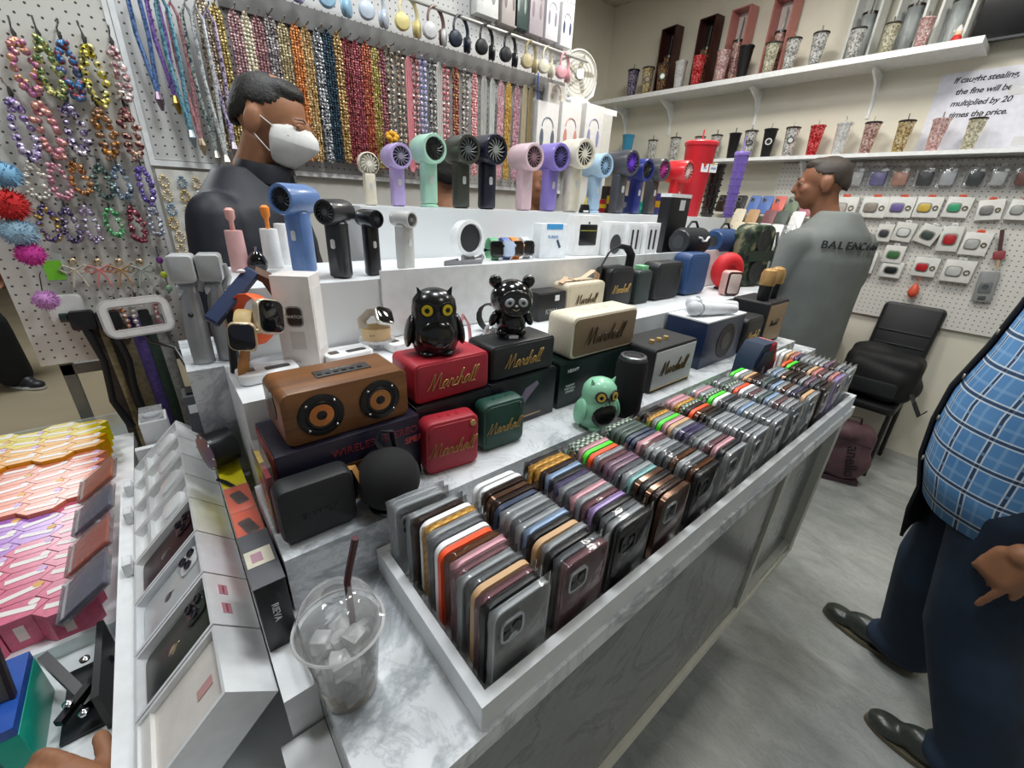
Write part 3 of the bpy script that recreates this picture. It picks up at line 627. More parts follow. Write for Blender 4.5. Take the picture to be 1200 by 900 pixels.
COLS = [
 ['clear', 'black', 'rosy clear', 'tan', 'smoky clear', 'clear', 'clear', 'rosy clear', 'pink', 'clear', 'copper clear', 'orange', 'white', 'clear', 'smoky clear', 'clear', 'mustard patterned', 'white', 'dark brown', 'clear'],
 ['rosy clear', 'smoky clear', 'black', 'clear', 'tan', 'clear', 'black', 'light blue', 'clear', 'clear', 'smoky clear', 'clear', 'clear', 'black', 'navy blue', 'dark brown', 'bronze', 'dark brown', 'white', 'white'],
 ['black', 'clear', 'smoky clear', 'black', 'lavender', 'clear', 'rosy clear', 'clear', 'pink', 'purple clear', 'smoky clear', 'clear', 'purple clear', 'smoky clear', 'black', 'light blue', 'dark brown', 'mustard patterned', 'mustard patterned', 'black'],
 ['bronze', 'dark brown', 'bronze', 'black', 'bronze', 'clear', 'teal', 'clear', 'smoky clear', 'copper clear', 'mauve', 'mauve', 'rosy clear', 'clear', 'clear', 'orange', 'neon green', 'pink', 'green patterned', 'green patterned'],
 ['black', 'copper clear', 'smoky clear', 'clear', 'copper clear', 'clear', 'smoky clear', 'smoky clear', 'clear', 'clear', 'clear', 'rosy clear', 'pink', 'rosy clear', 'navy blue', 'navy blue', 'grey green', 'grey green', 'grey green', 'green patterned'],
 ['clear', 'black', 'pink', 'rosy clear', 'clear', 'black', 'clear', 'smoky clear', 'purple clear', 'smoky clear', 'purple clear', 'clear', 'tan', 'tan', 'pink', 'neon green', 'clear', 'mustard patterned', 'dark brown', 'black'],
 ['clear', 'clear', 'smoky clear', 'clear', 'clear', 'copper clear', 'clear', 'clear', 'clear', 'smoky clear', 'black', 'dark brown', 'bronze', 'dark brown', 'orange', 'black', 'green patterned', 'mustard patterned', 'pink', 'pink'],
 ['clear', 'clear', 'smoky clear', 'clear', 'clear', 'clear', 'clear', 'light blue', 'clear', 'purple clear', 'clear', 'black', 'smoky clear', 'clear', 'white', 'neon green', 'green patterned', 'clear', 'pink', 'clear'],
 ['smoky clear', 'clear', 'clear', 'rosy clear', 'clear', 'clear', 'light blue', 'grey green', 'clear', 'rosy clear', 'rosy clear', 'clear', 'white', 'white', 'orange', 'clear', 'green patterned', 'grey green', 'clear', 'smoky clear'],
 ['clear', 'tan', 'black', 'purple clear', 'clear', 'smoky clear', 'copper clear', 'clear', 'light blue', 'clear', 'black', 'grey green', 'smoky clear', 'dark brown', 'dark brown', 'bronze', 'tan', 'clear', 'white', 'neon green'],
 ['dark brown', 'black', 'smoky clear', 'mauve', 'clear', 'black', 'dark brown', 'black', 'bronze', 'dark brown', 'clear', 'light blue', 'clear', 'white', 'neon green', 'mauve', 'mauve', 'black'],
 ['lavender', 'coral pink', 'clear', 'rosy clear', 'coral pink', 'clear', 'tan', 'smoky clear', 'dark brown', 'black', 'dark brown', 'neon green', 'orange', 'white', 'clear', 'purple clear', 'clear', 'orange'],
 ['clear', 'smoky clear', 'clear', 'dark brown', 'mauve', 'rosy clear', 'clear', 'clear', 'clear', 'smoky clear', 'clear', 'clear', 'purple clear', 'dark brown', 'coral pink', 'tan', 'white', 'white']]
nx = len(COLS); X0, DX = .214, (1.375 - .214) / (len(COLS) - 1)
spk_x = 1.19
rnd = random.Random(3)
for c, colr in enumerate(COLS):
    colr = [q for i, q in enumerate(colr) if i not in (5, 9, 13)]; n = len(colr); y0, y1 = .218, .388 - (17 - n) * .0; x = X0 + c * DX
    for k, kind in enumerate(colr):
        y = y0 + (y1 - y0) * k / (n - 1)
        if abs(x - spk_x) < .10 and y > .345: continue
        dz = rnd.uniform(-.004, .004); dx = rnd.uniform(-.003, .003)
        near = 'nearest the front' if k == 0 else 'at the back' if k == n - 1 else '%s from the front' % ORD[k]
        lab = '%s phone case %s in the %s tray stack' % (kind, near, ORD[c])
        case(lab, kind, (x + dx, y, ZC + .006 + dz * 0 ), lean=rnd.uniform(.0, .008), yaw=rnd.uniform(-.012, .012), detail=(k == 0 or (kind in ('black', 'bronze') and k < 3) or c == 0 and k < 3), group='phone cases standing in the counter tray')
# a clear folder case at the back corner
for k in range(2):
    case('large clear phone case leaning at the near back corner of the tray, %s' % ('outer one' if k == 0 else 'inner one'), 'clear', (.203, .422 - k * .012, ZC + .006), lean=-.02, yaw=-.05, group='phone cases standing in the counter tray')
# ================================================================== hand fans
def hand_fan(label, p, ang, h, col, face, style='tube', grp='hand fans on the display steps', hr=None, hd=None, body=None, bw=None, base=None):
    """upright hand fan; the head looks along local -y turned by ang"""
    t = thing('hand_fan', label, 'hand fan', p, ang, grp)
    m = mat(col, .32, coat=.25); bm_ = body or m; R = hr or h * .2; D = hd or R * 2.6; hb = h - 2 * R; W = bw or h * .122
    if base: obj('base', G().lathe([(h * .14, 0), (h * .14, h * .03), (h * .1, h * .05)], 24), m, t)
    z0 = h * .04 if base else 0
    obj('handle', G().rr(2 * W, 1.7 * W, hb * 1.08 - z0, W * .35, W * .5, (0, 0, z0 + (hb * 1.08 - z0) / 2), n=4), bm_, t)
    zc = h - R; Mx = Matrix.Translation((0, 0, zc)) @ Matrix.Rotation(PI / 2, 4, 'X')
    if style == 'disc':
        hd_ = obj('head', G().lathe([(R * .9, -R * .3), (R, -R * .2), (R, R * .3), (R * .93, R * .36)], 32, Mx, cap=False), m, t)
        obj('back_cover', G().cyl((0, R * .3, zc), (0, R * .26, zc), R * .92, n=28), m, t)
    else:
        hd_ = obj('head', G().lathe([(R * .72, -D * .55), (R * .9, -D * .5), (R, -D * .3), (R, D * .4), (R * .95, D * .45), (R * .78, D * .45), (R * .74, D * .3)], 32, Mx, cap=False), m, t)
        obj('back_cover', G().cyl((0, D * .54, zc), (0, D * .5, zc), R * .74, n=28), bm_, t)
    fy = -(R * .34 if style == 'disc' else D * .40)
    fm = mat(face, .35)
    gb = G(); nb = 14
    for k in range(nb):
        q = 2 * PI * k / nb; r0, r1 = R * .24, R * .8
        gb.tube([(r0 * math.cos(q), fy, zc + r0 * math.sin(q)), (.6 * R * math.cos(q + .25), fy - .001, zc + .6 * R * math.sin(q + .25)), (r1 * math.cos(q + .4), fy, zc + r1 * math.sin(q + .4))], R * .035, 5)
    obj('front_guard', gb, fm, t)
    obj('hub', G().cyl((0, fy + .002, zc), (0, fy - .0015, zc), R * .25, n=20), fm, t)
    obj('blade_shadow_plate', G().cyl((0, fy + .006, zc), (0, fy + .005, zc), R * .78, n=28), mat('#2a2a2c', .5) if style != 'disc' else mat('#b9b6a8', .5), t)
    obj('switch_button', G().rr(W * .5, .002, W * .9, W * .2, .0006), mat('#c9cacb', .3), t, (0, -W * .86, hb * .66))
    return t
Y4 = 1.14
def fan4(u, vt, label, col, face, turn=0.0, style='tube', dy=0.0, **k):
    p = ony(u, 240, Y4 + dy); p.z = Z4 + .0005; h = hgt(p, vt)
    return hand_fan(label, p, turn, h, col, face, style, **k)
fan4(435, 178, 'small cream hand fan with round bladed head on the rear step', '#e2d9c6', '#efe8da', -.02, 'disc', hr=.026)
fan4(467, 168, 'lavender hand fan with tubular head', '#b6a3d6', '#8f8aa0', -.02)
fan4(503, 157, 'mint green hand fan with grey side stripe and foot', '#a9d3bd', '#1c1f1e', -.02, base=True)
fan4(540, 158, 'dark olive hand fan beside the navy one', '#3b3c35', '#5b5f60', -.02, dy=.01)
fan4(570, 158, 'very dark navy hand fan with wide black nozzle', '#171a2c', '#8b8d88', -.02, dy=.0)
fan4(613, 168, 'pale pink hand fan with clear shell head', '#d6b9c0', '#8a6672', -.02)
fan4(642, 168, 'purple hand fan with spiral guard', '#8576c0', '#4d4380', -.02, dy=.02)
fan4(668, 163, 'tall ivory hand fan with spiral guard', '#dcd5c2', '#d9d3c2', -.05)
fan4(694, 180, 'pale blue hand fan with round foot', '#a9c6e0', '#8fb0cc', -.02, base=True)
fan4(722, 176, 'charcoal hand fan with bright purple front ring', '#47484e', '#6a35c8', -.02, dy=.02)
fan4(742, 186, 'royal blue hand fan with dark nozzle', '#23307a', '#15161c', -.02, dy=.03)
fan4(760, 186, 'charcoal hand fan with magenta flower guard', '#4b4a4c', '#b0338c', -.02, dy=.05)
fan4(788, 188, 'bright red hand fan beside the red tumbler', '#d92a30', '#e8c8c4', -.02)
def fan3(u, v, vt, label, col, face, turn, **k):
    p = onz(u, v, Z3 + .0005); h = hgt(p, vt); return hand_fan(label, p, turn, h, col, face, grp='hand fans on the display steps', **k)
fan3(358, 319, 215, 'large metallic blue hand fan with dark round nozzle', '#5f7fb4', '#22242a', -.95, bw=.021, hr=.0275, hd=.085)
fan3(401, 325, 233, 'black hand fan with short round nozzle and display', '#26272a', '#4a4c50', -.95, bw=.019, hr=.0225, hd=.068)
fan3(438, 322, 245, 'slim glossy black hand fan in the front row', '#131417', '#35373b', .2, bw=.0145, hr=.017, hd=.055)
fan3(476, 316, 247, 'light grey hand fan with ringed nozzle', '#b9b8b4', '#7c7c7a', .35, bw=.018, hr=.017, hd=.055)
# white fan on a folded grey stand with strap
p = onz(548, 309, Z3 + .0005); t = thing('neck_fan', 'white round hand fan on silver grip with grey wrist strap', 'hand fan', p, .1, 'hand fans on the display steps')
h = hgt(p, 257); R = h * .41; Mx = Matrix.Translation((0, 0, h - R)) @ Matrix.Rotation(PI / 2, 4, 'X')
obj('head', G().lathe([(R * .6, -.025), (R * .95, -.018), (R, 0), (R, .012), (R * .8, .014), (R * .76, .006)], 32, Mx), WHG, t); obj('dark_opening', G().cyl((0, -.008, h - R), (0, -.0095, h - R), R * .74, n=28), mat('#26272a', .5), t)
obj('grip', G().rr(.03, .02, h - 2 * R + .004, .004, .002, (0, 0, (h - 2 * R) / 2)), mat('#8e8e8e', .3, .5), t)
obj('wrist_strap', G().tube([(.02, 0, .012), (.05, -.004, .018), (.02, -.03, .008), (-.05, -.02, .006), (-.08, -.01, .006), (-.03, .0, .008)], .007, 8, sy=.25), mat('#7f8082', .6), t)
# ---------------------------------------------------------------- tumblers on the rear step
def tumbler(label, p, h, r, m, lid, straw=None, logo=None, grp='tumblers on the wall shelves', name='tumbler', lean=0.0, sh=.22):
    t = thing(name, label, 'tumbler', p, (0, 0, -HEAD * 0), grp)
    obj('cup', G().lathe([(r * .66, 0), (r * .68, .004), (r * .98, h * .94), (r, h * .95)], 24), m, t)
    obj('lid', G().lathe([(r * 1.04, h * .94), (r * 1.06, h * .95), (r * 1.06, h * .985), (r * .98, h), (r * .3, h)], 24), lid, t)
    if straw: obj('straw', G().cyl((0, 0, h * .99), (.006, .004, h * (1 + sh)), .0035, n=8), straw, t)
    if logo:
        ang = math.atan2(-p.y, -p.x)
        e = obj('emblem_anchor', G().cyl((0, 0, 0), (0, -.0008, 0), .001, n=6), lid, t, (r * .86 * math.cos(ang), r * .86 * math.sin(ang), h * .55), (0, 0, ang + PI / 2))
        logo(e, r)
    return t
def lg_ring(col, col2='#ffffff'):
    def f(e, r):
        obj('emblem', G().cyl((0, .004, 0), (0, -.0016, 0), r * .5, n=24), mat(col, .4), e); obj('emblem_centre', G().cyl((0, .004, 0), (0, -.0024, 0), r * .33, n=20), mat(col2, .4), e)
    return f
def lg_cc(e, r):
    for k in (-1, 1):
        g = G(); R = r * .33; g.tube([(k * (R * math.cos(math.radians(a)) - R * .45) * 1.0, -.002, R * math.sin(math.radians(a))) for a in range(45, 316, 18)], r * .06, 6)
        obj('letter_c', g, BL, e)
p = ony(806, 250, 1.15); p.z = Z4 + .0005; h = hgt(p, 166)
STUD_R = mat('#cf2734', .45, var=.15, scale=300, bmp=.3)
t = tumbler('tall red studded tumbler with red straw on the rear step', p, h, h * .22, STUD_R, mat('#d83440', .4), mat('#d83440', .4), grp='studded tumblers on the rear step', sh=.15)
p2 = ony(828, 252, 1.14); p2.z = Z4 + .0005; h2 = hgt(p2, 192)
def studded(label, p, h, r, col, lidc, straw=None):
    t = tumbler(label, p, h, r, mat(col, .25, coat=.5), mat(lidc, .3), straw and mat(straw, .3), grp='studded tumblers on the rear step')
    g = G(); me = G().ball((0, 0, 0), r * .13, r * .13, r * .13, 6, 4).mesh()
    for i in range(8):
        for k in range(12):
            z = h * (.06 + i * .11); rr_ = r * (.68 + .3 * z / h) + .0005; q = 2 * PI * (k + .5 * (i % 2)) / 12 ; link('stud', me, mat(col, .2, coat=.5), t, (rr_ * math.cos(q), rr_ * math.sin(q), z))
    return t
studded('black studded tumbler with handwritten price card', p2, h2, .04, '#17110f', '#141416')
p3 = ony(852, 256, 1.13); p3.z = Z4 + .0005; h3 = hgt(p3, 178)
studded('purple studded tumbler with purple straw on the rear step', p3, h3, .034, '#7a63b8', '#8a74c4', '#8f7ac8')
pc = ony(829, 196, 1.09); t = thing('price_card', 'white handwritten price cards clipped above the black studded tumbler', 'price card', pc, -.5)
for x0, s in ((-.03, 'No'), (.012, 'P500')): c = obj('card', G().box(x0, x0 + .036, 0, .0008, -.02, .014), WH, t); lettering(s, .012, mat('#3a4a9a', .6), c, (x0 + .018, -.0006, -.004), shear=.2); obj('clip', G().box(x0 + .012, x0 + .02, -.001, .002, .01, .02), mat('#d8b030', .4), c)
# ================================================================== middle rows: watches, boxes, speakers on the white steps
# --- items at the left end of the tall white step
def bottle(label, u, v, vt, r, col, wand=None, wcol=None, name='drink_mixer'):
    p = onz(u, v, Z3 + .0005); h = hgt(p, vt); t = thing(name, label, 'mixer', p, 0)
    obj('tube', G().lathe([(r * .96, 0), (r, .003), (r * .92, h - .003), (r * .88, h)], 24), mat(col, .35), t)
    if wand: obj('wand', G().lathe([(.004, h - .01), (.004, h + wand * .4), (.008, h + wand * .55), (.0085, h + wand * .9), (.004, h + wand)], 14), mat(wcol, .4), t)
    return t
bottle('pink cylinder with pink wand beside the black egg device', 283, 318, 270, .0165, '#d9a9a8', .04, '#e0a89e')
bottle('white ribbed cylinder with orange wand', 322, 313, 268, .018, '#e6e6e4', .045, '#f08a2a')
bottle('plain white cylinder behind the orange wand', 336, 309, 262, .015, '#e9e9e8')
p = onz(304, 318, Z3 + .0005); t = thing('egg_device', 'small glossy black egg shaped device with chrome stem', 'gadget', p, 0)
obj('shell', G().lathe([(.012, 0), (.0165, .006), (.018, .018), (.0135, .03), (.006, .038)], 24), mat('#101113', .12, coat=.6), t); obj('stem', G().cyl((0, 0, .036), (.001, 0, .047), .0018, n=8), CHROME, t)
for k, (u, lab) in enumerate(((240, 'silver folding phone gimbal, left one of the pair'), (263, 'silver folding phone gimbal with dark side, right one of the pair'))):
    p = onz(u + 6, 385, Z2 + .0005); p.y = min(p.y, .79); p = Vector((.028 + .036 * k, .85, 1.1705)); t = thing('phone_gimbal', lab, 'gimbal', p, -.2, 'phone gimbals behind the watches')
    gm = mat('#a9abac', .3, .5); obj('grip', G().tube([(0, 0, 0), (0, .002, .05), (.002, .003, .10), (.004, .004, .128)], [.016, .0165, .014, .011], 16), gm, t)
    obj('joint', G().cyl((-.011, .004, .122), (.013, .004, .122), .010, n=16), mat('#c9ccd0', .3, .4), t)
    obj('head_clamp', G().rr(.034, .04, .042, .006, .004, (.003, 0, .157)), mat('#c3c5c7' if k == 0 else '#b4b6b6', .3, .3), t)
    obj('arm', G().tube([(.016, .004, .12), (.024, .006, .14), (.02, .004, .16)], .006, 10), gm, t); obj('mode_button', G().ball((0, 0, 0), .004), BL, t, (0, -.015, .085))
# --- watch builder
def watch(name, label, p, rot, case_m, band_m, screen='#0b0c0e', s=1.0, loop=True, wide=.022, tall=.19, group='smart watches on display'):
    t = thing(name, label, 'watch', p, rot, group)
    c = obj('case', G().rr(.036 * s, .010 * s, .042 * s, .010 * s, .003 * s), case_m, t)
    obj('screen', G().rr(.032 * s, .0012, .038 * s, .0085 * s, .0004, (0, -.0052 * s, 0)), mat(screen, .08, coat=.5), c); obj('crown', G().cyl((.018 * s, 0, .008 * s), (.0215 * s, 0, .008 * s), .0035 * s, n=12), case_m, c)
    if loop:
        pts = []
        for k in range(13):
            a = -PI * .93 / 2 * 0 + math.radians(20 + 320 * k / 12); pts.append((0, .030 * s - .030 * s * math.cos(a), .030 * s * math.sin(a)))
        obj('strap', G().tube(pts, [wide * s * .5] * 13, 8, sy=.16), band_m, t)
        obj('buckle', G().box(-.012 * s, .012 * s, .058 * s, .063 * s, -.004 * s, .004 * s), case_m, t)
    return t
def stand_disc(label, p, r=.035, hgt_=.012):
    t = thing('watch_stand', label, 'stand', p, 0); m = clear('#e8eaee', .3); obj('disc', G().lathe([(r, hgt_), (r, hgt_ + .003)], 32), m, t); obj('stem', G().cyl((0, 0, .003), (0, 0, hgt_), .006, n=12), m, t); obj('foot', G().cyl((0, 0, 0), (0, 0, .003), r * .5, n=24), m, t); return t
def watch_tray(label, uL, vL, uR, vR, w=.10, d=.05):
    a, ang, _ = front(uL, vL, uR, vR, Z2 + .0005); t = thing('watch_tray', label, 'tray', a, ang + .0, 'white open watch trays')
    obj('tray_body', G().rr(w, .016, d, .012, .003, (0, 0, 0), Matrix.Translation((w / 2, d / 2, .008)) @ Matrix.Rotation(PI / 2, 4, 'X')), WHG, t)
    obj('strap_slot', G().rr(w * .42, .001, d * .28, .003, .0003, (0, 0, 0), Matrix.Translation((w * .66, d * .4, .0163)) @ Matrix.Rotation(PI / 2, 4, 'X')), mat('#3a3a3b', .3), t)
    obj('watch_slot', G().rr(w * .2, .001, d * .34, .003, .0003, (0, 0, 0), Matrix.Translation((w * .2, d * .55, .0163)) @ Matrix.Rotation(PI / 2, 4, 'X')), mat('#4a3d33', .3), t)
    return t
watch_tray('white open watch tray nearest the wooden speaker', 283, 455, 366, 438, .085, .05)
watch_tray('white open watch tray in the middle behind the wooden speaker', 388, 431, 455, 416, .082, .045)
watch_tray('white open watch tray farther along behind the red speaker', 462, 415, 520, 400, .085, .045)
p = Vector((.115, .735, Z2 + .0005)); st = stand_disc('clear acrylic disc stand under the orange watch', p, .04, .010)
watch('smart_watch', 'large watch with ribbed orange strap facing right', (.113, .70, Z2 + .098), (-.25, .3, .5), mat('#cfc3ae', .3, .5), mat('#ef5f22', .6), s=1.25)
watch('smart_watch', 'gold watch with dark screen standing left of the orange one', (.073, .685, Z2 + .078), (0, .08, -.3), mat('#cbb896', .3, .5), mat('#b39a63', .5), '#0d0f22', 1.0)
t = thing('leather_strap', 'navy blue leather band leaning behind the orange watch', 'strap', (0, 0, 0)); _a, _b = ony(247, 378, .745), ony(297, 318, .775); obj('band', G().tube([_a, _a.lerp(_b, .03), _a.lerp(_b, .97), _b], [.009, .013, .013, .009], 4), mat('#24345a', .5), t); obj('brown_lining', G().tube([_b, _b + Vector((.018, .0, -.012)), _b + Vector((.04, -.005, -.06)), _b + Vector((.045, -.01, -.11))], [.009, .011, .011, .008], 4), mat('#5a3a20', .6), t); obj('white_mark', G().ball(_a.lerp(_b, .86) + Vector((-.008, -.006, .012)), .006, .003, .003, 8, 6), WH, t); obj('support', G().cyl((_a.x + .016, _a.y + .012, Z2 + .0005), _a.lerp(_b, .4), .006, n=8), BL, t)
t = tag(obj('leather_flap', G().tube([(0, 0, 0), (.002, .0, .02), (.009, .004, .042), (.02, .01, .055)], [.013, .0125, .011, .009], 10, sy=.3), mat('#a06c34', .55), None, (.066, .705, Z2 + .006)), 'tan leather strap hanging beside the gold watch', 'strap')
# tall white watch carton
a, ang, wd = front(330, 437, 377, 441, Z2 + .0005)
a = Vector((.128, .735, Z2 + .0005)); t = thing('watch_box', 'tall white carton printed with a black watch', 'box', a, -.6)
h = .152; w_ = .058
obj('body', G().box(0, w_, 0, .05, 0, h, ch=.0008), mat('#e3dcd8', .35), t); obj('printed_watch', G().rr(.026, .0008, .034, .008, .0003, (w_ * .5, -.0004, h * .58)), mat('#8a8480', .3), t); pw = obj('printed_screen', G().rr(.0215, .0008, .029, .006, .0003, (w_ * .5, -.0009, h * .58)), mat('#31241f', .25), t)
obj('printed_strap', G().box(w_ * .3, w_ * .7, -.0006, 0, h * .22, h * .42), mat('#cbc3be', .4), t); lettering('WATCH', .007, mat('#d8d0c8', .5), t, (w_ * .5, -.0016, h * .58)); obj('side_flap', G().box(w_, w_ + .0004, .006, .044, .03, h - .02), mat('#eceae8', .4), t)
# beige and orange strap loops on disc stands
for k, (u, v, cm, bm_, lab, lab2) in enumerate(((420, 392, '#cfcac0', '#d4b88a', 'beige watch strap loop with silver watch', 'clear disc stand under the beige watch loop'), (470, 380, '#22242a', '#ea6a26', 'orange watch band with black watch and dark strap', 'clear disc stand under the orange watch band'))):
    p = onz(u, v, Z2 + .0005); p.y = min(p.y, .755); st = stand_disc(lab2, (p.x, p.y, Z2 + .0005), .034, .016)
    t = thing('smart_watch', lab, 'watch', (p.x, p.y, Z2 + .0205), -.3, 'smart watches on display')
    g = G(); R = .027
    vs = [(R * math.cos(2 * PI * i / 24), R * .85 * math.sin(2 * PI * i / 24), z) for z in (0, .022) for i in range(24)]; fs = [(i, (i + 1) % 24, 24 + (i + 1) % 24, 24 + i) for i in range(24)]
    g.add(vs, fs); g.add([(x * .94, y * .94, z) for x, y, z in vs], [f[::-1] for f in fs]); obj('strap', g, mat(bm_, .55), t)
    obj('upper_strap', G().tube([(-.022, .0, .02), (-.024, .004, .035), (-.01, .006, .048), (.008, .004, .05)], .010, 8, sy=.2), mat('#bdb6a6' if k == 0 else '#23262c', .5), t)
    c = obj('case', G().rr(.036, .010, .040, .010, .003), mat(cm, .25, .6), t, (.016, -.004, .042), (-.9, .3, .3)); obj('screen', G().rr(.031, .0012, .036, .008, .0004, (0, -.0054, 0)), mat('#08090a', .08, coat=.5), c)
    for i in range(4): obj('strap_hole', G().cyl((0, 0, 0), (0, -.0008, 0), .0012, n=8), BL, t, (-.012 + i * .005, -R * .85 + .0005 + .0006 * i, .011))
# pink strap behind the black owl, dark watch and silver puck behind the panda
t = tag(obj('wrist_strap', G().tube([(0, 0, 0), (.004, 0, .02), (.0, 0, .05), (-.012, .002, .07), (-.016, .002, .055)], .006, 8, sy=.3), mat('#d996a0', .5), None, (.445, .66, Z2)), 'pink wrist strap standing behind the black owl', 'strap')
p = onz(585, 385, Z2 + .0005); t = thing('smart_watch', 'black fabric strap watch standing behind the panda bank', 'watch', (.55, .73, Z2 + .034), .4, 'smart watches on display'); obj('strap', G().tube([(.0, .03 * math.sin(a), .03 * math.cos(a)) for a in [i * PI / 7 for i in range(14)]], .012, 8, closed=True, sy=.18), mat('#1b1c1f', .8), t); obj('case', G().rr(.034, .008, .036, .009, .003, (0, -.032, 0)), BL, t)
p = onz(575, 400, Z2 + .0005); t = thing('charging_puck', 'silver stepped charging puck beside the panda bank', 'charger', (.515, .672, Z2 + .0005), .2); obj('lower_tier', G().rr(.07, .014, .05, .01, .003, (0, 0, 0), Matrix.Translation((0, 0, .007)) @ Matrix.Rotation(PI / 2, 4, 'X')), mat('#c0c3c7', .2, .7), t); obj('upper_tier', G().lathe([(.022, .014), (.018, .03), (.014, .034)], 28), mat('#cfd2d6', .15, .8), t)
# --- watches standing on the tall step behind the lip
for u, cm, bm_, sc_, lab in ((571, '#16181b', '#6aa77e', '#0b0d0e', 'black square watch with green strap on the tall step'), (588, '#9fb0c6', '#5b6fa8', '#b4c3d8', 'pale blue screen watch with blue strap on the tall step'), (601, '#c08a5a', '#e8842c', '#2a211c', 'bronze cased watch with orange strap on the tall step'), (617, '#b4b6b8', '#c9ccce', '#1c1d20', 'silver cased watch with white dial on the tall step')):
    p = onz(u, 303, Z3); watch('smart_watch', lab, (p.x, min(p.y, .95), Z3 + .03), (-.15, 0, -.25), mat(cm, .25, .5), mat(bm_, .55), sc_, 1.05)
# --- boxes on the tall step
def box3(name, label, u0, u1, v, vt, col, d=.05, ang=-.12, z=None, y=None, cat='box', tilt=0):
    z = (Z3 if z is None else z) + .0005; a = onz(u0, v, z) if y is None else ony(u0, v, y); b_ = onz(u1, v, z) if y is None else ony(u1, v, y); a.z = z
    w_ = (Vector((b_.x, b_.y, z)) - a).length; h = hgt(a, vt); t = thing(name, label, cat, a, (tilt, 0, ang)); obj('body', G().box(0, w_ * .96, 0, d, 0, h, ch=.001), mat(col, .35), t); return t, w_ * .96, h
t, w_, h = box3('fan_box', 'white and blue carton with hand fan picture', 632, 668, 303, 262, '#e6eaee', .04)
obj('blue_print', G().box(w_ * .2, w_ * .8, -.0006, 0, h * .84, h), mat('#4aa0dc', .4), t); lettering('TURBO', .012, mat('#5a8fc0', .5), t, (w_ * .45, -.0006, h * .62)); obj('printed_fan', G().rr(.008, .0008, .026, .002, .0002), mat('#3a4a62', .4), t, (w_ * .68, -.0004, h * .42), (0, -.5, 0))
t, w_, h = box3('earbud_box', 'white display box with black window and gold line', 671, 707, 300, 252, '#e8e8e7', .045)
obj('window', G().rr(w_ * .66, .001, h * .52, .004, .0003, (w_ * .5, -.0005, h * .52)), mat('#17191a', .2), t); obj('gold_line', G().box(w_ * .2, w_ * .8, -.0014, -.0009, h * .62, h * .64), mat('#a8a33a', .4), t); obj('hang_hole', G().cyl((w_ * .5, .002, h * .82), (w_ * .5, -.0006, h * .82), .004, n=14), mat('#55585a', .5), t)
for k, (u0, u1, v, vt, lab) in enumerate(((709, 733, 300, 260, 'white shell box with dark round speaker picture'), (732, 752, 300, 261, 'white shell box with black strap slots, left'), (753, 772, 300, 261, 'white shell box with black strap slots, right'))):
    t, w_, h = box3('shell_box', lab, u0, u1, v, vt, '#e9eaea', .04)
    obj('inset_frame', G().rr(w_ * .8, .0012, h * .85, .008, .0004, (w_ * .5, -.0006, h * .5)), mat('#d4d6d6', .4), t)
    if k == 0: obj('round_picture', G().ball((w_ * .5, -.001, h * .35), w_ * .33, .002, h * .3), mat('#3a3b3e', .4), t)
    else:
        for x in (.32, .66): obj('strap_slot', G().rr(w_ * .13, .002, h * .6, .003, .0005, (w_ * x, -.0012, h * .5)), mat('#242527', .5), t)
# tall black boxed speaker with strap + orange tag
t, w_, h = box3('tall_speaker_box', 'tall black carton with white lid and hanging orange tag', 775, 800, 297, 231, '#15161a', .05, -.2)
obj('white_lid', G().box(-.001, w_ + .001, -.001, .051, h, h + .012), WH, t); obj('price_sticker', G().box(w_ * .5, w_ * .75, -.0008, 0, h * .78, h * .96), mat('#d4d6d8', .4), t)
obj('orange_tag', G().box(w_ * .85, w_ + .006, -.012, -.009, -.03, .012), mat('#ee6b45', .5), t); obj('strap', G().tube([(w_ * .4, -.006, -.002), (w_ * .1, -.012, -.03), (-.01, -.016, -.05)], .008, 8, sy=.3), BLM, t)
# horizontal barrel speakers
def barrel(label, uL, uR, v, vc, r, col, cap, y=None):
    a = onz(uL, v, Z3 + .0005); b_ = onz(uR, v + 1, Z3 + .0005); L = .155; t = thing('barrel_speaker', label, 'speaker', a, 0, 'barrel speakers on the tall step')
    M_ = Matrix.Translation((0, 0, r)) @ Matrix.Rotation(PI / 2, 4, 'Y')
    obj('body', G().lathe([(r * .86, .006), (r, .02), (r, L - .02), (r * .86, L - .006)], 28, M_), mat(col, .85, var=.15, scale=500, bmp=.2), t)
    c = obj('end_cap', G().lathe([(r * .8, 0), (r * .86, .008), (r * .6, .008), (r * .5, .003)], 28, Matrix.Translation((-.001, 0, r)) @ Matrix.Rotation(PI / 2, 4, 'Y')), mat(cap, .4), t)
    obj('radiator', G().cyl((.0, 0, r), (-.003, 0, r), r * .45, n=24), mat('#3a3d40', .3), c)
    obj('end_cap', G().cyl((L - .007, 0, r), (L, 0, r), r * .82, r * .7, n=28), mat(cap, .4), t)
    obj('handle', G().tube([(L * .25, 0, r * 1.95), (L * .4, 0, r * 2.4), (L * .6, 0, r * 2.4), (L * .75, 0, r * 1.95)], .004, 8), BLM, t)
    return t
t = barrel('black barrel speaker with white angular badge', 792, 840, 300, 275, .048, '#14171b', '#22252a'); o = obj('badge', G().tube([(.05, -.044, .066), (.065, -.0475, .064), (.075, -.049, .054), (.1, -.049, .054), (.11, -.0475, .064), (.125, -.044, .066)], .004, 6), WH, t)
for x in (.02, .135): obj('foot', G().box(x, x + .02, -.014, .014, 0, .004), BLM, t)
t = barrel('navy blue barrel speaker behind the black one', 832, 876, 297, 275, .046, '#25406b', '#2c4a78')
for x in (.02, .135): obj('foot', G().box(x, x + .02, -.014, .014, 0, .004), BLM, t)
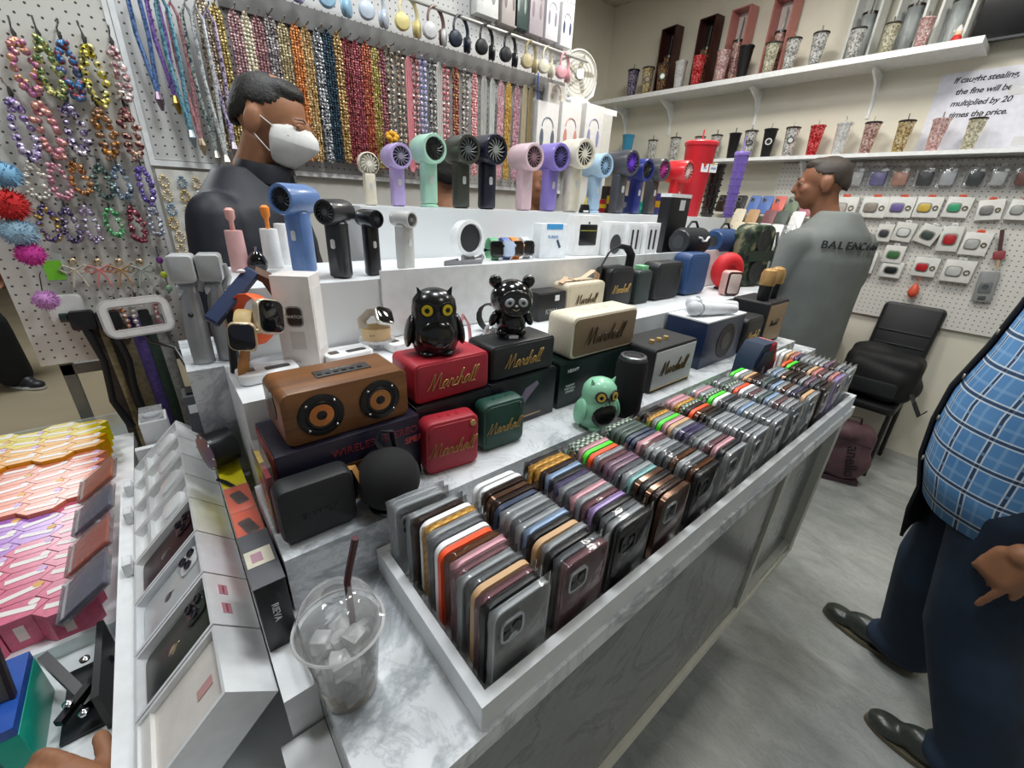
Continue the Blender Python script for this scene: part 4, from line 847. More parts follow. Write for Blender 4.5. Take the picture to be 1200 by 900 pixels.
# --- second row on the watch step, right part (z of step = Z2)
def p2(u, v, dz=0): q = onz(u, v, Z2 + .0005 + dz); return q
a, ang, wd = front(667, 362, 716, 358, Z2 + .0005)
a = Vector((.80, .735, Z2 + .0005)); t = emberton('cream box speaker with tan strap behind the cream wide speaker', a, 0, .15, .06, .085, '#d8cbb2', mat('#d3c6ab', .55), 'Marshall', mat('#5a4626', .4), size=.026, name='square_speaker')
obj('strap', G().tube([(.0, .03, .084), (.02, .03, .097), (.05, .03, .089), (.085, .03, .092), (.125, .03, .109), (.145, .03, .099), (.143, .03, .084)], .009, 8, sy=.2), mat('#d6b596', .6), t)
t = carton('speaker_box', 'black carton with white price sticker left of the cream box speaker', Vector((.70, .735, Z2 + .0005)), 0, .095, .06, .07, mat('#131417', .35)); lettering('KIKU', .018, mat('#a8a6a0', .4), t, (.045, -.0006, .022)); obj('price_sticker', G().box(.055, .07, -.0008, 0, .048, .062), WH, t)
t = emberton('black box speaker with wide top strap', Vector((.965, .735, Z2 + .0005)), 0, .115, .06, .115, '#131416', mat('#151619', .5), 'Marshall', size=.024, name='square_speaker')
obj('top_strap', G().tube([(-.006, .03, .07), (-.006, .03, .12), (.02, .03, .155), (.06, .03, .17), (.1, .03, .165), (.122, .03, .145), (.121, .03, .09)], .013, 8, sy=.16), mat('#1c1d20', .6), t)
t = emberton('dark grey green speaker with pale green top tag', Vector((1.10, .735, Z2 + .0005)), 0, .075, .055, .10, '#2b3634', mat('#2a3432', .6), '', mat('#87908c', .4), size=.014, name='square_speaker'); obj('green_tag', G().box(.03, .06, .01, .04, .1005, .112), mat('#8fd6a0', .5), t)
t = emberton('black rounded speaker with silver hook behind the microphones', Vector((1.20, .735, Z2 + .0005)), 0, .15, .06, .118, '#232427', mat('#202124', .7), '', mat('#c8ccd0', .4), size=.016, name='square_speaker'); obj('silver_hook', G().tube([(.125, -.004, .1), (.12, -.01, .06), (.105, -.012, .03)], .003, 8), CHROME, t)
a = Vector((1.375, .73, Z2 + .0005)); t = emberton('navy blue rounded speaker beside the red ring speaker', a, 0, .14, .065, .14, '#2b4a78', mat('#2a4a78', .75, var=.15, scale=500), '', mat('#3a5a88', .4), size=.012, name='square_speaker')
a = Vector((1.53, .665, Z2 + .0005)); t = thing('mini_speaker', 'small pink speaker with dark rimmed white front', 'speaker', a, -.45); obj('body', G().rr(.062, .035, .085, .012, .005, (.031, .0175, .0425)), mat('#d9a8a0', .5), t); obj('dark_rim', G().rr(.058, .004, .08, .012, .001, (.031, -.001, .0425)), mat('#3a2420', .4), t); obj('front_panel', G().rr(.046, .002, .067, .008, .0006, (.031, -.0035, .0425)), mat('#e3cfc8', .5), t)
q = Vector((1.66, .73, Z2 + .0005)); t = thing('ring_speaker', 'bright red ring shaped speaker standing upright', 'speaker', q, -.5)
obj('ring_body', G().tube([(.034 * math.cos(2 * PI * k / 28), 0, .07 + .038 * math.sin(2 * PI * k / 28)) for k in range(28)], .029, 16, closed=True, sy=1.0), mat('#d8262e', .6, var=.12, scale=400, bmp=.15), t); c = obj('centre_cap', G().lathe([(.026, 0), (.026, .004), (.02, .006), (.012, .003)], 28), mat('#b01c26', .35), t, (0, -.02, .07), (PI / 2, 0, 0)); lettering('b', .02, mat('#7c121a', .4), c, (0, 0, .0062), (0, 0, 0)); obj('foot', G().box(-.025, .025, -.02, .02, 0, .008), BLM, t)
q = Vector((1.85, .70, Z2 + .0005)); t = thing('camouflage_speaker', 'large upright camouflage party speaker with chrome edge', 'speaker', q, -.2)
obj('body', G().rr(.16, .08, .235, .045, .012, (0, .045, .1175), n=8), camo(), t); obj('middle_band', G().box(-.072, .072, -.003, .0, .10, .14), mat('#23362a', .5), t); obj('chrome_edge', G().tube([(.07, .0, .03), (.08, -.004, .08), (.08, -.004, .16), (.07, 0, .21)], .006, 8), CHROME, t)
for z in (.06, .178): obj('driver', G().lathe([(.042, 0), (.042, .003), (.03, .001), (.0, .004)], 28), mat('#1c2126', .4), t, (-.005, .0, z), (PI / 2, 0, 0))
# ================================================================== left stand: open phone boxes, cartons, candy boxes
BLEN, BWID, BTH = .134, .098, .062
ang_b = math.atan2(.093, .094)     # slope of the boxes
def box_open(label, y0, kind, tone='#e4e5e5'):
    """local x up the slope, y along the stand, z out of the face"""
    wdt = BWID * .97 if kind != 'earbuds' else .0795
    t = thing('phone_box', label, 'phone box', (-.1385, y0, .867), (0, -ang_b, 0), 'open white phone boxes on the stand')
    m = mat(tone, .35); th = .004
    obj('box_floor', G().box(0, BLEN, 0, wdt, -BTH, -.018), m, t)
    for a in ((0, BLEN, 0, th), (0, BLEN, wdt - th, wdt), (0, th, th, wdt - th), (BLEN - th, BLEN, th, wdt - th)): obj('box_wall', G().box(a[0], a[1], a[2], a[3], -.018, 0), m, t)
    if kind == 'phone_dark' or kind == 'phone_white' or kind == 'phone_wine':
        c = {'phone_dark': '#3d4239', 'phone_white': '#c9cccb', 'phone_wine': '#3a2226'}[kind]
        M_ = Matrix.Translation((BLEN / 2, wdt / 2, -.011)) @ Matrix.Rotation(PI / 2, 4, 'X') @ Matrix.Rotation(0, 4, 'Y')
        ph = obj('phone', G().rr(BLEN - .014, .008, wdt - .02, .010, .002, (0, 0, 0), Matrix.Translation((BLEN / 2, wdt / 2, -.012)) @ Matrix.Rotation(PI / 2, 4, 'X')), mat(c, .3, .3), t)
        cb = obj('camera_block', G().rr(.034, .003, .036, .008, .001, (0, 0, 0), Matrix.Translation((BLEN - .03, wdt - .031, -.0065)) @ Matrix.Rotation(PI / 2, 4, 'X')), mat(c, .25, .4) if kind != 'phone_white' else mat('#d8dad9', .25), ph)
        for dx, dy in ((.008, .008), (-.009, .008), (0, -.009)): obj('camera_lens', G().lathe([(.0068, 0), (.0068, .003), (.0052, .0034), (.004, .002)], 16), mat('#17121c', .1, coat=.5), ph, (BLEN - .03 + dx, wdt - .031 + dy, -.0052))
        lg = obj('fruit_logo', G().ball((0, 0, 0), .0075, .0068, .0007, 16, 6), mat('#d9cfa6' if kind == 'phone_dark' else '#8a8f8e', .15, .9), ph, (BLEN * .42, wdt * .5, -.0079))
        obj('logo_leaf', G().ball((0, 0, 0), .003, .0016, .0006, 10, 6), mat('#d9cfa6' if kind == 'phone_dark' else '#8a8f8e', .15, .9), lg, (.0095, .001, 0), (0, 0, .4))
    elif kind == 'earbuds':
        obj('inner_tray', G().box(th, BLEN - th, th, wdt - th, -.018, -.012), mat('#e9eaea', .4), t)
        obj('earbud_case', G().rr(.05, .014, .042, .016, .005, (0, 0, 0), Matrix.Translation((BLEN * .68, wdt * .5, -.007)) @ Matrix.Rotation(PI / 2, 4, 'X')), WHG, t); obj('inner_ridge', G().box(BLEN * .22, BLEN * .28, th, wdt - th, -.012, -.003), mat('#d4d6d6', .4), t)
    elif kind == 'empty':
        obj('inner_tray', G().box(th, BLEN - th, th, wdt - th, -.018, -.008), mat('#dcd6cf', .5), t); obj('tray_step', G().box(th, .02, th, wdt - th, -.008, -.003), mat('#e4e2de', .5), t)
        st = obj('red_stamp', G().box(-.012, .012, -.006, .006, 0, .0005), mat('#c99a98', .5), t, (BLEN - .035, wdt * .45, -.0075))
    return t
def end_stamp(t, ys):
    for y in ys:
        o = obj('red_sticker', G().box(0, .0006, -.009, .009, -.006, .006), mat('#c48a96', .5), t, (BLEN, y, -.022)); obj('sticker_line', G().box(.0006, .0009, -.007, .007, -.001, .001), mat('#9a4a5a', .5), o)
kinds = [('empty', 'open white phone box with empty beige inlay nearest the camera', '#dfe1e2'), ('phone_dark', 'open white box with dark graphite phone', '#e4e5e6'), ('phone_white', 'open white box with pale silver phone', '#dfe2e6'), ('phone_wine', 'open white box with dark red phone edge and beige tray', '#e2e3e2'), ('earbuds', 'open white box with white earbud case, nearest of them', '#e6e7e7'),
 ('earbuds', 'open white earbud box, second from the earbud case box', '#e3e4e4'), ('earbuds', 'open white earbud box, third one along the stand', '#e6e7e6'), ('earbuds', 'open white earbud box at the far end of the stand', '#e2e4e4')]
for k, (kd, lab, tone) in enumerate(kinds):
    y0 = .388 + k * BWID if k < 4 else .388 + 4 * BWID + (k - 4) * .082
    if k >= 4: pass
    t = box_open(lab, y0, kd, tone)
    if k == 1: end_stamp(t, (.03, .065))
for k, y in enumerate((.78, .93, 1.03)):
    tag(obj('charger_cube', G().box(-.006, .006, -.013, .013, 0, .026, ch=.002), WH, None, (-.1455, y, .8545)), 'small white charger cube on the board edge, %s from the camera' % ORD[k], 'charger', 'white charger cubes on the stand edge')
# phones leaning left of the stand, in plastic
for k, (y, c, lab) in enumerate(((.77, '#4a4666', 'purple phone in clear wrap leaning on the stand'), (.88, '#c9552a', 'orange phone carton in clear wrap leaning on the stand'), (1.0, '#5c5a78', 'slate phone in clear wrap leaning on the stand'), (1.12, '#d0672e', 'orange carton leaning at the far end of the stand'))):
    t = thing('wrapped_phone', lab, 'phone', (-.236, y, .812), (0, .95, 0), 'wrapped phones leaning on the stand')
    obj('phone', G().box(-.006, .0, 0, .085, 0, .075, ch=.002), mat(c, .35), t); obj('wrapper', G().box(-.009, .003, -.003, .088, -.002, .079), clear('#eef2f6', .12), t); obj('border', G().box(-.0068, -.006, .002, .083, .003, .008), WH, t)
# cartons on the ledge
def ledge_carton(label, y0, y1, z0, z1, col, name='small_box', x0=.003, x1=.036):
    t = thing(name, label, 'box', (0, y0, z0)); obj('body', G().box(x0, x1, 0, y1 - y0, 0, z1 - z0, ch=.0008), mat(col, .3), t); return t
LZ = .9255
t = ledge_carton('long black carton with white lettering and silver sticker', .435, .535, LZ, LZ + .105, '#15161b'); lettering('RIEVA', .011, mat('#d8d8dc', .4), t, (.0195, -.0008, .06), (PI / 2, PI / 2, 0)); obj('grey_lid', G().box(.0025, .0365, .0, .1, .1055, .1065), mat('#5a5b60', .35), t); s_ = obj('sticker', G().box(.004, .033, .035, .065, .1066, .1072), mat('#d9d2bf', .4), t); obj('sticker_mark', G().box(.010, .022, .042, .058, .1073, .1076), mat('#b48a98', .5), s_)
for k, (y0, y1, zt) in enumerate(((.540, .615, .088), (.62, .69, .085))):
    t = ledge_carton('orange wrapped carton with dark gadget picture, %s' % ('nearer one' if k == 0 else 'farther one'), y0, y1, LZ, LZ + zt, '#e0603c'); obj('printed_gadget', G().rr(.016, .0008, .034, .003, .0002, (0, 0, 0), Matrix.Translation((.0195, .036, zt + .0006)) @ Matrix.Rotation(PI / 2, 4, 'X') @ Matrix.Rotation(.25, 4, 'Y')), mat('#2a2326', .3), t); obj('plastic_wrap', G().box(.0024, .0366, -.0008, y1 - y0 + .0008, .0005, zt + .0016), clear('#ffe8e0', .1), t)
t = ledge_carton('yellow carton with loose sheet under the tape roll', .695, .80, LZ, LZ + .082, '#e8da22'); obj('black_clip', G().tube([(0, .03, .085), (.01, .01, .087), (.018, -.002, .083)], .003, 6), BL, t)
t = thing('tape_roll', 'black roller drum gadget standing on the yellow carton', 'gadget', (.012, .775, LZ + .083), .3)
obj('drum', G().cyl((-.018, 0, .032), (.022, 0, .032), .03, n=28), mat('#1b1d20', .35), t); obj('rim', G().lathe([(.033, -.006), (.033, .0), (.026, .001)], 28, Matrix.Translation((-.018, 0, .032)) @ Matrix.Rotation(-PI / 2, 4, 'Y')), mat('#101114', .3), t)
for k in range(8): obj('rivet', G().ball((0, 0, 0), .0025, n=8, m=6), CHROME, t, (-.0185, .029 * math.cos(k * PI / 4), .032 + .029 * math.sin(k * PI / 4)))
t = thing('white_gadget_box', 'clear topped white carton with round gadget at the stand end', 'box', (-.09, 1.15, .8755)); obj('body', G().box(-.02, .03, 0, .06, 0, .075, ch=.001), mat('#d4d6d6', .35), t); obj('clear_top', G().box(-.016, .026, .004, .056, .0755, .0915), clear('#eef0f2', .2), t); obj('ring', G().lathe([(.014, 0), (.014, .006), (.009, .006)], 20), mat('#a9acae', .3), t, (.004, .03, .0755))
obj('pedestal', G().box(-.018, .028, .004, .056, -.075, 0), WH, t)
t = thing('gadget_box', 'dark grey carton with black top standing at the end board', 'box', (.0, 1.08, .9005)); obj('body', G().box(-.02, .028, 0, .06, 0, .12, ch=.001), mat('#4a4c50', .4), t); obj('black_top', G().box(-.012, .02, .01, .05, .1205, .126), BL, t); obj('white_label', G().box(-.015, .01, -.0008, 0, .08, .1), WH, t)
# ring lamp on bendy arm
t = thing('ring_lamp', 'grey rounded rectangular ring lamp on a jointed black arm', 'lamp', (0, 0, 0))
pc = ony(161, 371, 1.25); g = frame_mesh(.125, .085, .022, .012, .018); fr = obj('lamp_frame', g, mat('#b2aeab', .5), t, pc, (-.1, -.03, .12)); obj('diffuser', frame_mesh(.118, .078, .019, .002, .011), mat('#cfccc8', .5), fr, (0, -.0065, 0))
base = ony(150, 470, 1.22); obj('arm', G().tube([pc + Vector((0, .008, -.03)), pc + Vector((.01, 0, -.06)), pc + Vector((.05, -.03, -.075)), Vector((.02, 1.10, 1.01))], .004, 8), BL, t); obj('phone_clamp', G().rr(.02, .012, .045, .004, .002), BL, t, pc + Vector((.012, .012, -.01))); obj('clamp', G().box(.0, .03, 1.09, 1.12, .985, 1.03), BL, t)
# black clamps / stands behind
for k, (u, lab) in enumerate(((97, 'black gooseneck phone clamp left of the ring lamp'), (128, 'black gooseneck phone clamp under the ring lamp'))):
    p = ony(u, 375, 1.555); t = thing('phone_clamp', lab, 'phone clamp', p, 0, 'black phone clamps'); obj('gooseneck', G().tube([(0, 0, -.02), (.012, .0, -.12), (.0, 0, -.24), (.02, .0, -.33)], [.010, .008, .008, .010], 10), BLM, t); obj('clamp_head', G().rr(.05, .025, .05, .008, .003), BL, t); obj('knob', G().cyl((-.04, 0, .01), (-.026, 0, .01), .012, n=12), mat('#1d3030', .3), t); obj('hook', G().cyl((0, .012, .02), (0, .05, .02), .002, n=6), CHROME, t)
# ---------------------------------------------------------------- hexagonal candy boxes
HEX = {'pink': '#d0607f', 'violet': '#a870c4', 'salmon': '#dd8468', 'orange yellow': '#e09c10', 'yellow': '#e4cc10'}
HR, HH = .030, .06
hexo = [(HR * 1.25 * math.cos(a), HR * .8 * math.sin(a)) for a in [k * PI / 3 for k in range(6)]]
ghex = G(); ghex.add([(x, y, 0) for x, y in hexo] + [(x, y, HH) for x, y in hexo], [tuple(range(6))[::-1], tuple(range(6, 12))] + [(k, (k + 1) % 6, 6 + (k + 1) % 6, 6 + k) for k in range(6)]); ME_HEX = ghex.mesh()
ME_BAND = G().box(-.024, .024, -.0055, .0055, HH, HH + .0008).mesh(); ME_FACE = G().cyl((.020, .008, HH), (.020, .008, HH + .0012), .007, n=14).mesh(); ME_SIDE = G().box(-.006, .006, -.0006, .0006, .015, .045).mesh()
def candy(label, kind, x, y, z):
    t = thing('candy_box', label, 'candy box', (x, y, z), random.uniform(-.03, .03), 'hexagonal candy boxes'); link('carton', ME_HEX, mat(HEX[kind], .3, var=.12, scale=120), t); link('name_band', ME_BAND, mat('#eae4e0', .4), t, rot=(0, 0, random.uniform(-.3, .3))); link('picture', ME_FACE, mat(random.choice(['#c9a8d4', '#e8e0dc', '#d8a040']), .4), t); link('side_print', ME_SIDE, mat('#e8d8d0', .4), t, (0, -HR * .7, 0)); return t
for c in range(6):
    for r in range(17):
        x = -.243 - c * .0575; y = .835 + r * .043 + (c % 2) * .0215
        if y > 1.555: continue
        q = (y - .82) / .74; kind = 'pink' if q < .30 else ('violet' if q < .44 and c > 0 else 'pink' if q < .44 else 'salmon' if q < .72 else 'orange yellow' if q < .87 else 'yellow')
        candy('%s hexagonal candy box, file %s from stand, place %s from front' % (kind, ORD[c], ORD[r]), kind, x, y, .741 + (.02 if q > .72 else .01 if q > .44 else 0))
# lower-left: teal carton, blue carton, dark screen, folding black bracket
t = thing('teal_carton', 'teal carton with blue lid at the lower left edge', 'box', (-.325, .60, .7405), 0); obj('body', G().box(-.1, .065, 0, .12, 0, .075, ch=.001), mat('#16a08a', .35), t); obj('blue_lid', G().box(-.1, .064, .0, .12, .0755, .09), mat('#1c4fa8', .35), t); obj('print', G().box(.02, .04, -.0008, 0, .03, .06), mat('#0d6a5c', .4), t)
t = thing('tablet', 'dark tablet standing on edge at the lower left', 'tablet', (-.33, .645, .8315), (-.35, 0, .0)); obj('screen_body', G().box(-.1, .062, 0, .008, 0, .08, ch=.002), mat('#3c3f44', .25), t); obj('bezel_edge', G().box(.062, .066, -.001, .009, 0, .08), mat('#20131c', .3), t)
t = thing('folding_bracket', 'black folding metal bracket with chrome bolts at the lower left', 'bracket', (-.225, .645, .7405), 0)
obj('base_plate', G().box(-.02, .03, -.03, .09, 0, .006), mat('#14181c', .3), t); obj('swing_arm', G().box(-.006, .006, -.05, .05, -.007, .007, Matrix.Translation((-.012, .05, .035)) @ Matrix.Rotation(.5, 4, 'Z') @ Matrix.Rotation(.5, 4, 'X')), BL, t); obj('swing_arm', G().box(-.005, .005, -.045, .045, -.005, .005, Matrix.Translation((.01, .02, .03)) @ Matrix.Rotation(-.6, 4, 'Z')), BL, t); obj('side_plate', G().box(.028, .036, -.04, .1, .0, .07), mat('#101316', .35), t)
for q in ((.012, .055, .05), (-.005, .0, .038), (.01, -.02, .03)): obj('bolt', G().lathe([(.006, 0), (.006, .003), (.003, .005)], 14), CHROME, t, q)
hb_ = thing('hand', 'brown back of a hand at the bottom left edge', 'hand', (0, 0, 0))
# ---------------------------------------------------------------- iced drink cup
p = onz(405, 818, ZC + .0005); p = Vector((.062, .318, ZC + .0005))
t = thing('drink_cup', 'clear plastic dome lid cup with ice and maroon straw', 'cup', p, 0)
cp_ = clear('#f8fafa', .12, .05); rb, rt_ = .028, .0395; hc = .098
obj('cup_wall', G().lathe([(rb, .0), (rb + .001, .003), (rt_ - .001, hc - .004), (rt_ + .002, hc - .002), (rt_ + .002, hc + .001)], 40, cap=False), cp_, t); obj('cup_bottom', G().cyl((0, 0, 0), (0, 0, .002), rb, n=32), cp_, t)
obj('dome_lid', G().lathe([(rt_ + .0035, hc - .002), (rt_ + .0035, hc + .004), (rt_ - .001, hc + .006), (rt_ - .002, hc + .018), (rt_ - .008, hc + .032), (rt_ - .018, hc + .040), (.012, hc + .043)], 40, cap=False), cp_, t)
obj('lid_rim', G().tube([((rt_ + .003) * math.cos(2 * PI * k / 40), (rt_ + .003) * math.sin(2 * PI * k / 40), hc + .001) for k in range(40)], .0016, 6, closed=True), clear('#ffffff', .5), t)
obj('straw', G().tube([(.012, .0, .012), (.014, .004, hc + .045), (.018, .006, hc + .058), (.026, .0, hc + .098)], .0035, 10), mat('#4a1a24', .35), t)
obj('melted_drink', G().lathe([(rb - .001, .0022), (rb - .0005, .010)], 28), clear('#c9a878', .45), t)
rr0 = random.Random(5)
for k in range(85):
    z = rr0.uniform(.012, hc - .016); q = rr0.uniform(0, 2 * PI); r_ = (rb + (rt_ - rb) * z / hc - .011) * math.sqrt(rr0.random()); e = rr0.uniform(.006, .0095)
    obj('ice_cube', G().box(-e, e, -e, e, -e, e, Matrix.Rotation(rr0.random() * 3, 4, 'X') @ Matrix.Rotation(rr0.random() * 3, 4, 'Y'), ch=.0018), clear('#f8fafa', .3, .25), t, (r_ * math.cos(q), r_ * math.sin(q), z))
# ================================================================== bead wall, charms, headphones
YB = 1.985
def strand_mesh(kind, L=.43, seed=0):
    r = random.Random(seed); g = G()
    if kind == 'cord':
        for dx in (-.012, -.004, .004, .012): g.tube([(dx * .3, 0, 0), (dx, 0, -.02), (dx, 0, -L + .02), (dx * .3, 0, -L)], .0038, 6)
    else:
        step = {'fine': .0085, 'mid': .0115, 'flower': .021}[kind]; rad = {'fine': .0062, 'mid': .0075, 'flower': .0105}[kind]
        for dx in (-.0105, .0105) if kind == 'flower' else (-.011, 0, .011) if kind == 'mid' else (-.0145, -.005, .005, .0145):
            z = 0
            while z > -L:
                t = min(1, (-z) / .02, (L + z) / .02 + .2); g.ball((dx * t + r.uniform(-.001, .001), r.uniform(-.002, .002) - (.004 if dx == 0 else 0), z), rad * r.uniform(.85, 1.1), None, None, 6, 4); z -= step
    return g.mesh()
SM = {k: strand_mesh(k, .43, i) for i, k in enumerate(('fine', 'mid', 'flower', 'cord'))}
ME_PEG = G().tube([(0, .03, .0), (0, -.05, .0), (0, -.056, .006)], .0022, 6).mesh()
def strand(label, u, kind, cols, dz=0.0, y=YB - .03):
    x = ony(u, 110, y).x; z = 1.985 + dz
    t = thing('beaded_strap', label, 'beaded strap', (x, y, z), random.uniform(-.05, .05), 'beaded straps hanging on the back panel')
    m = mat(cols[0], .35) if kind == 'cord' else glitter(*(list(cols) + [cols[0]] * (3 - len(cols)))[:3], 190, .35)
    link('bead_loop', SM[kind], m, t); link('hook', ME_PEG, CHROME, t, (0, 0, .002)); return t
ST = [(256, 'fine', ('#5b4a3a', '#b9a58c', '#e0d2bc'), 'brown and cream'), (270, 'fine', ('#6d5a2e', '#a58c4a', '#d8c48a'), 'olive gold'), (289, 'fine', ('#6d4a52', '#a07a80', '#c9a8a8'), 'mauve'), (302, 'mid', ('#b8ab8a', '#e0d6bc', '#f0ead8'), 'cream'), (314, 'fine', ('#6a4248', '#94686c', '#b48c8c'), 'dusty rose'), (328, 'fine', ('#3c3538', '#8a7f80', '#cfc8c8'), 'grey brown'), (341, 'fine', ('#6a5a3c', '#a5946c', '#d8cba8'), 'khaki'),
 (355, 'fine', ('#8a4a20', '#c9783a', '#e8a468'), 'orange brown'), (366, 'fine', ('#7a5c34', '#b8935c', '#e0c494'), 'tan'), (379, 'mid', ('#23252a', '#7c8088', '#d8dadc'), 'black and silver'), (390, 'fine', ('#10202c', '#1e3442', '#3a5464'), 'dark teal'), (401, 'mid', ('#5a4028', '#a8824a', '#e0c088'), 'brown and gold'), (411, 'fine', ('#4a1a1e', '#7c2e34', '#a85a5c'), 'maroon'), (421, 'fine', ('#5c2028', '#8c3a44', '#b86a70'), 'wine red'), (432, 'fine', ('#6a2418', '#a04a34', '#c88060'), 'rust red'), (442, 'fine', ('#6a5c28', '#9a8844', '#c4b478'), 'olive'), (449, 'mid', ('#5a2630', '#8c4a54', '#b88088'), 'plum'),
 (458, 'flower', ('#1c1a18', '#e8e0d0', '#7a5c3a'), 'black and white flower'), (470, 'flower', ('#2a2220', '#f0e8d8', '#8a6a48'), 'brown and white flower'), (480, 'cord', ('#d88a92',), 'pink cord'), (487, 'flower', ('#8c2430', '#f0e4e0', '#b8505a'), 'red and white flower'), (496, 'flower', ('#7a7cb8', '#f0ecf4', '#9c9ed0'), 'lavender and white flower'), (507, 'flower', ('#1a1c22', '#f0f0ec', '#5a5c60'), 'black and white ring'), (515, 'cord', ('#c9c4c0',), 'pale grey cord'), (522, 'flower', ('#a82c3c', '#f4e8e4', '#d06a74'), 'crimson and white'), (534, 'mid', ('#5a1820', '#902c34', '#c8a070'), 'dark red and gold'), (545, 'flower', ('#22242a', '#e8e4dc', '#8a8478'), 'charcoal and ivory'), (556, 'mid', ('#c8606c', '#e8a0a4', '#f4d8d4'), 'coral and white'), (567, 'cord', ('#b4b6b0',), 'silver grey cord'), (577, 'cord', ('#c4c8c4',), 'pale silver cord'), (587, 'fine', ('#c88a98', '#e4b4bc', '#f0d4d8'), 'light pink'), (596, 'fine', ('#a8823a', '#d0a850', '#e8cc84'), 'golden yellow'), (606, 'fine', ('#b07c90', '#d0a0b0', '#e8c8d0'), 'rose pink'), (615, 'cord', ('#b0a488',), 'beige cord'), (622, 'cord', ('#8c7c58',), 'khaki cord')]
for k, (u, kd, c, nm) in enumerate(ST): strand('%s beaded strap hanging %s from left on the back panel' % (nm, ORD[k] if k < 24 else 'number %d' % (k + 1)), u, kd, c, dz=random.uniform(-.01, .006))
t = thing('hair_bow', 'yellow ruffled flower charm hanging before the maroon straps', 'charm', ony(460, 160, 1.90)); gb = G()
for k in range(7): gb.ball((.018 * math.cos(k * .9), .006 * (k % 2), .012 * math.sin(k * .9)), .013, .01, .011, 10, 8)
obj('petal_cluster', gb, mat('#e0a424', .5), t); obj('hook_wire', G().tube([(0, .0, .01), (0, .06, .03), (0, .12, .035)], .0015, 6), CHROME, t)
# lanyard loops at the far left of the panel
def lanyard(label, u, v0, v1, c, end, w=.03, y=YB - .035):
    a = ony(u, v0, y); b_ = ony(u + 12, v1, y); L = a.z - b_.z; t = thing('neck_lanyard', label, 'lanyard', a, 0, 'neck lanyards at the left of the bead panel')
    obj('cord_loop', G().tube([(w * .08, 0, -L), (-w * .5, 0, -L * .45), (-w * .45, 0, -.03), (0, 0, 0), (w * .45, .004, -.03), (w * .5, .004, -L * .45), (w * .12, 0, -L)], .006, 8), glitter(c[0], c[1], c[-1], 200, .4), t)
    obj('clasp', G().tube([(w * .1, 0, -L), (w * .1, -.004, -L - .02), (w * .15, 0, -L - .05)], [.007, .012, .004], 8), mat(end, .3, .6), t); link('hook', ME_PEG, CHROME, t, (0, 0, .0)); return t
for _i, (u, v0, v1, c, e, lab) in enumerate(((152, -20, 105, ('#3a5a8c', '#6c8cc0'), '#7c6a78', 'steel blue neck lanyard at the panel edge'), (175, -12, 110, ('#6a4a9c', '#9a7cc8'), '#9a7c3a', 'violet neck lanyard with gold clasp'), (199, 2, 160, ('#a86a74', '#d4a0a4'), '#b4a088', 'rose neck lanyard with beige clasp'), (216, 4, 175, ('#3c5c60', '#c4ccc8'), '#a8a49c', 'teal and silver neck lanyard'), (242, 10, 165, ('#3c3060', '#c8bcd8'), '#8c848c', 'dark purple and white neck lanyard'), (186, -8, 150, ('#3a6c84', '#78a8b8'), '#8c949c', 'sea blue neck lanyard'), (228, 6, 180, ('#8c9498', '#d4d8d8'), '#b0aca4', 'silver chain neck lanyard'))): lanyard(lab, u, v0, v1, c, e, y=YB - .035 - (_i >= 5) * .035 - .02 * (_i == 4))
# ---------------------------------------------------------------- headphones on the rod
HZ = 2.145
rod = tag(obj('headphone_rod', G().tube([(.30, 1.885, HZ), (2.02, 1.885, HZ)], .007, 10).tube([(.5, 1.885, HZ), (.5, 2.03, HZ)], .006, 8).tube([(1.9, 1.885, HZ), (1.9, 2.03, HZ)], .006, 8), mat('#b4b4b0', .35, .3)), 'long pale metal rod holding a row of headphones', 'rod')
def headphones(label, u, col, cup=None, s=1.0, turn=0.0):
    x = ony(u, 45, 1.885).x; t = thing('headphones', label, 'headphones', (x, 1.885, HZ), turn, 'headphones hanging in a row from the rod'); m = mat(col, .35); cm = mat(cup or col, .35, .1)
    R = .068 * s; obj('headband', G().tube([(R * math.sin(a), 0, -R * .95 + R * math.cos(a)) for a in [math.radians(-105 + 15 * k) for k in range(15)]], .0075, 8, sy=.7), m, t)
    for k in (-1, 1):
        c = obj('ear_cup', G().lathe([(.022, -.010), (.028, -.005), (.030, .003), (.025, .010), (.010, .013)], 24, None), cm, t, (k * R * .9, -.006, -R * 1.75), (PI / 2, 0, k * .55)); obj('cushion', G().lathe([(.015, -.018), (.025, -.018), (.028, -.010), (.020, -.008)], 24), mat(col, .7), c)
        obj('slider', G().cyl((k * R * .98, 0, -R * 1.1), (k * R * .94, 0, -R * 1.6), .005, n=8), cm, t)
    return t
for u, c, cup, lab in ((300, '#c9c9c4', None, 'off white headphones'), (342, '#c3bfe0', '#b4addc', 'lavender headphones'), (398, '#a9c8dc', '#9cc4de', 'light blue headphones'), (441, '#c9d0d8', '#bcc6d4', 'pale grey headphones'), (480, '#d9cfa0', '#d8c987', 'pale yellow headphones'), (511, '#6a5048', '#c8c8c8', 'brown banded silver headphones'), (540, '#1c2436', '#182030', 'navy black headphones'), (570, '#17191d', None, 'thick black headphones'), (598, '#202227', None, 'slim black headphones'), (623, '#a89a76', '#bcae88', 'gold headphones'), (643, '#d6d2be', None, 'cream headphones'), (664, '#d49aa2', '#dca4ac', 'pink headphones')): headphones(lab + ' hanging from the rod', u, c, cup, s=.72, turn=.35)
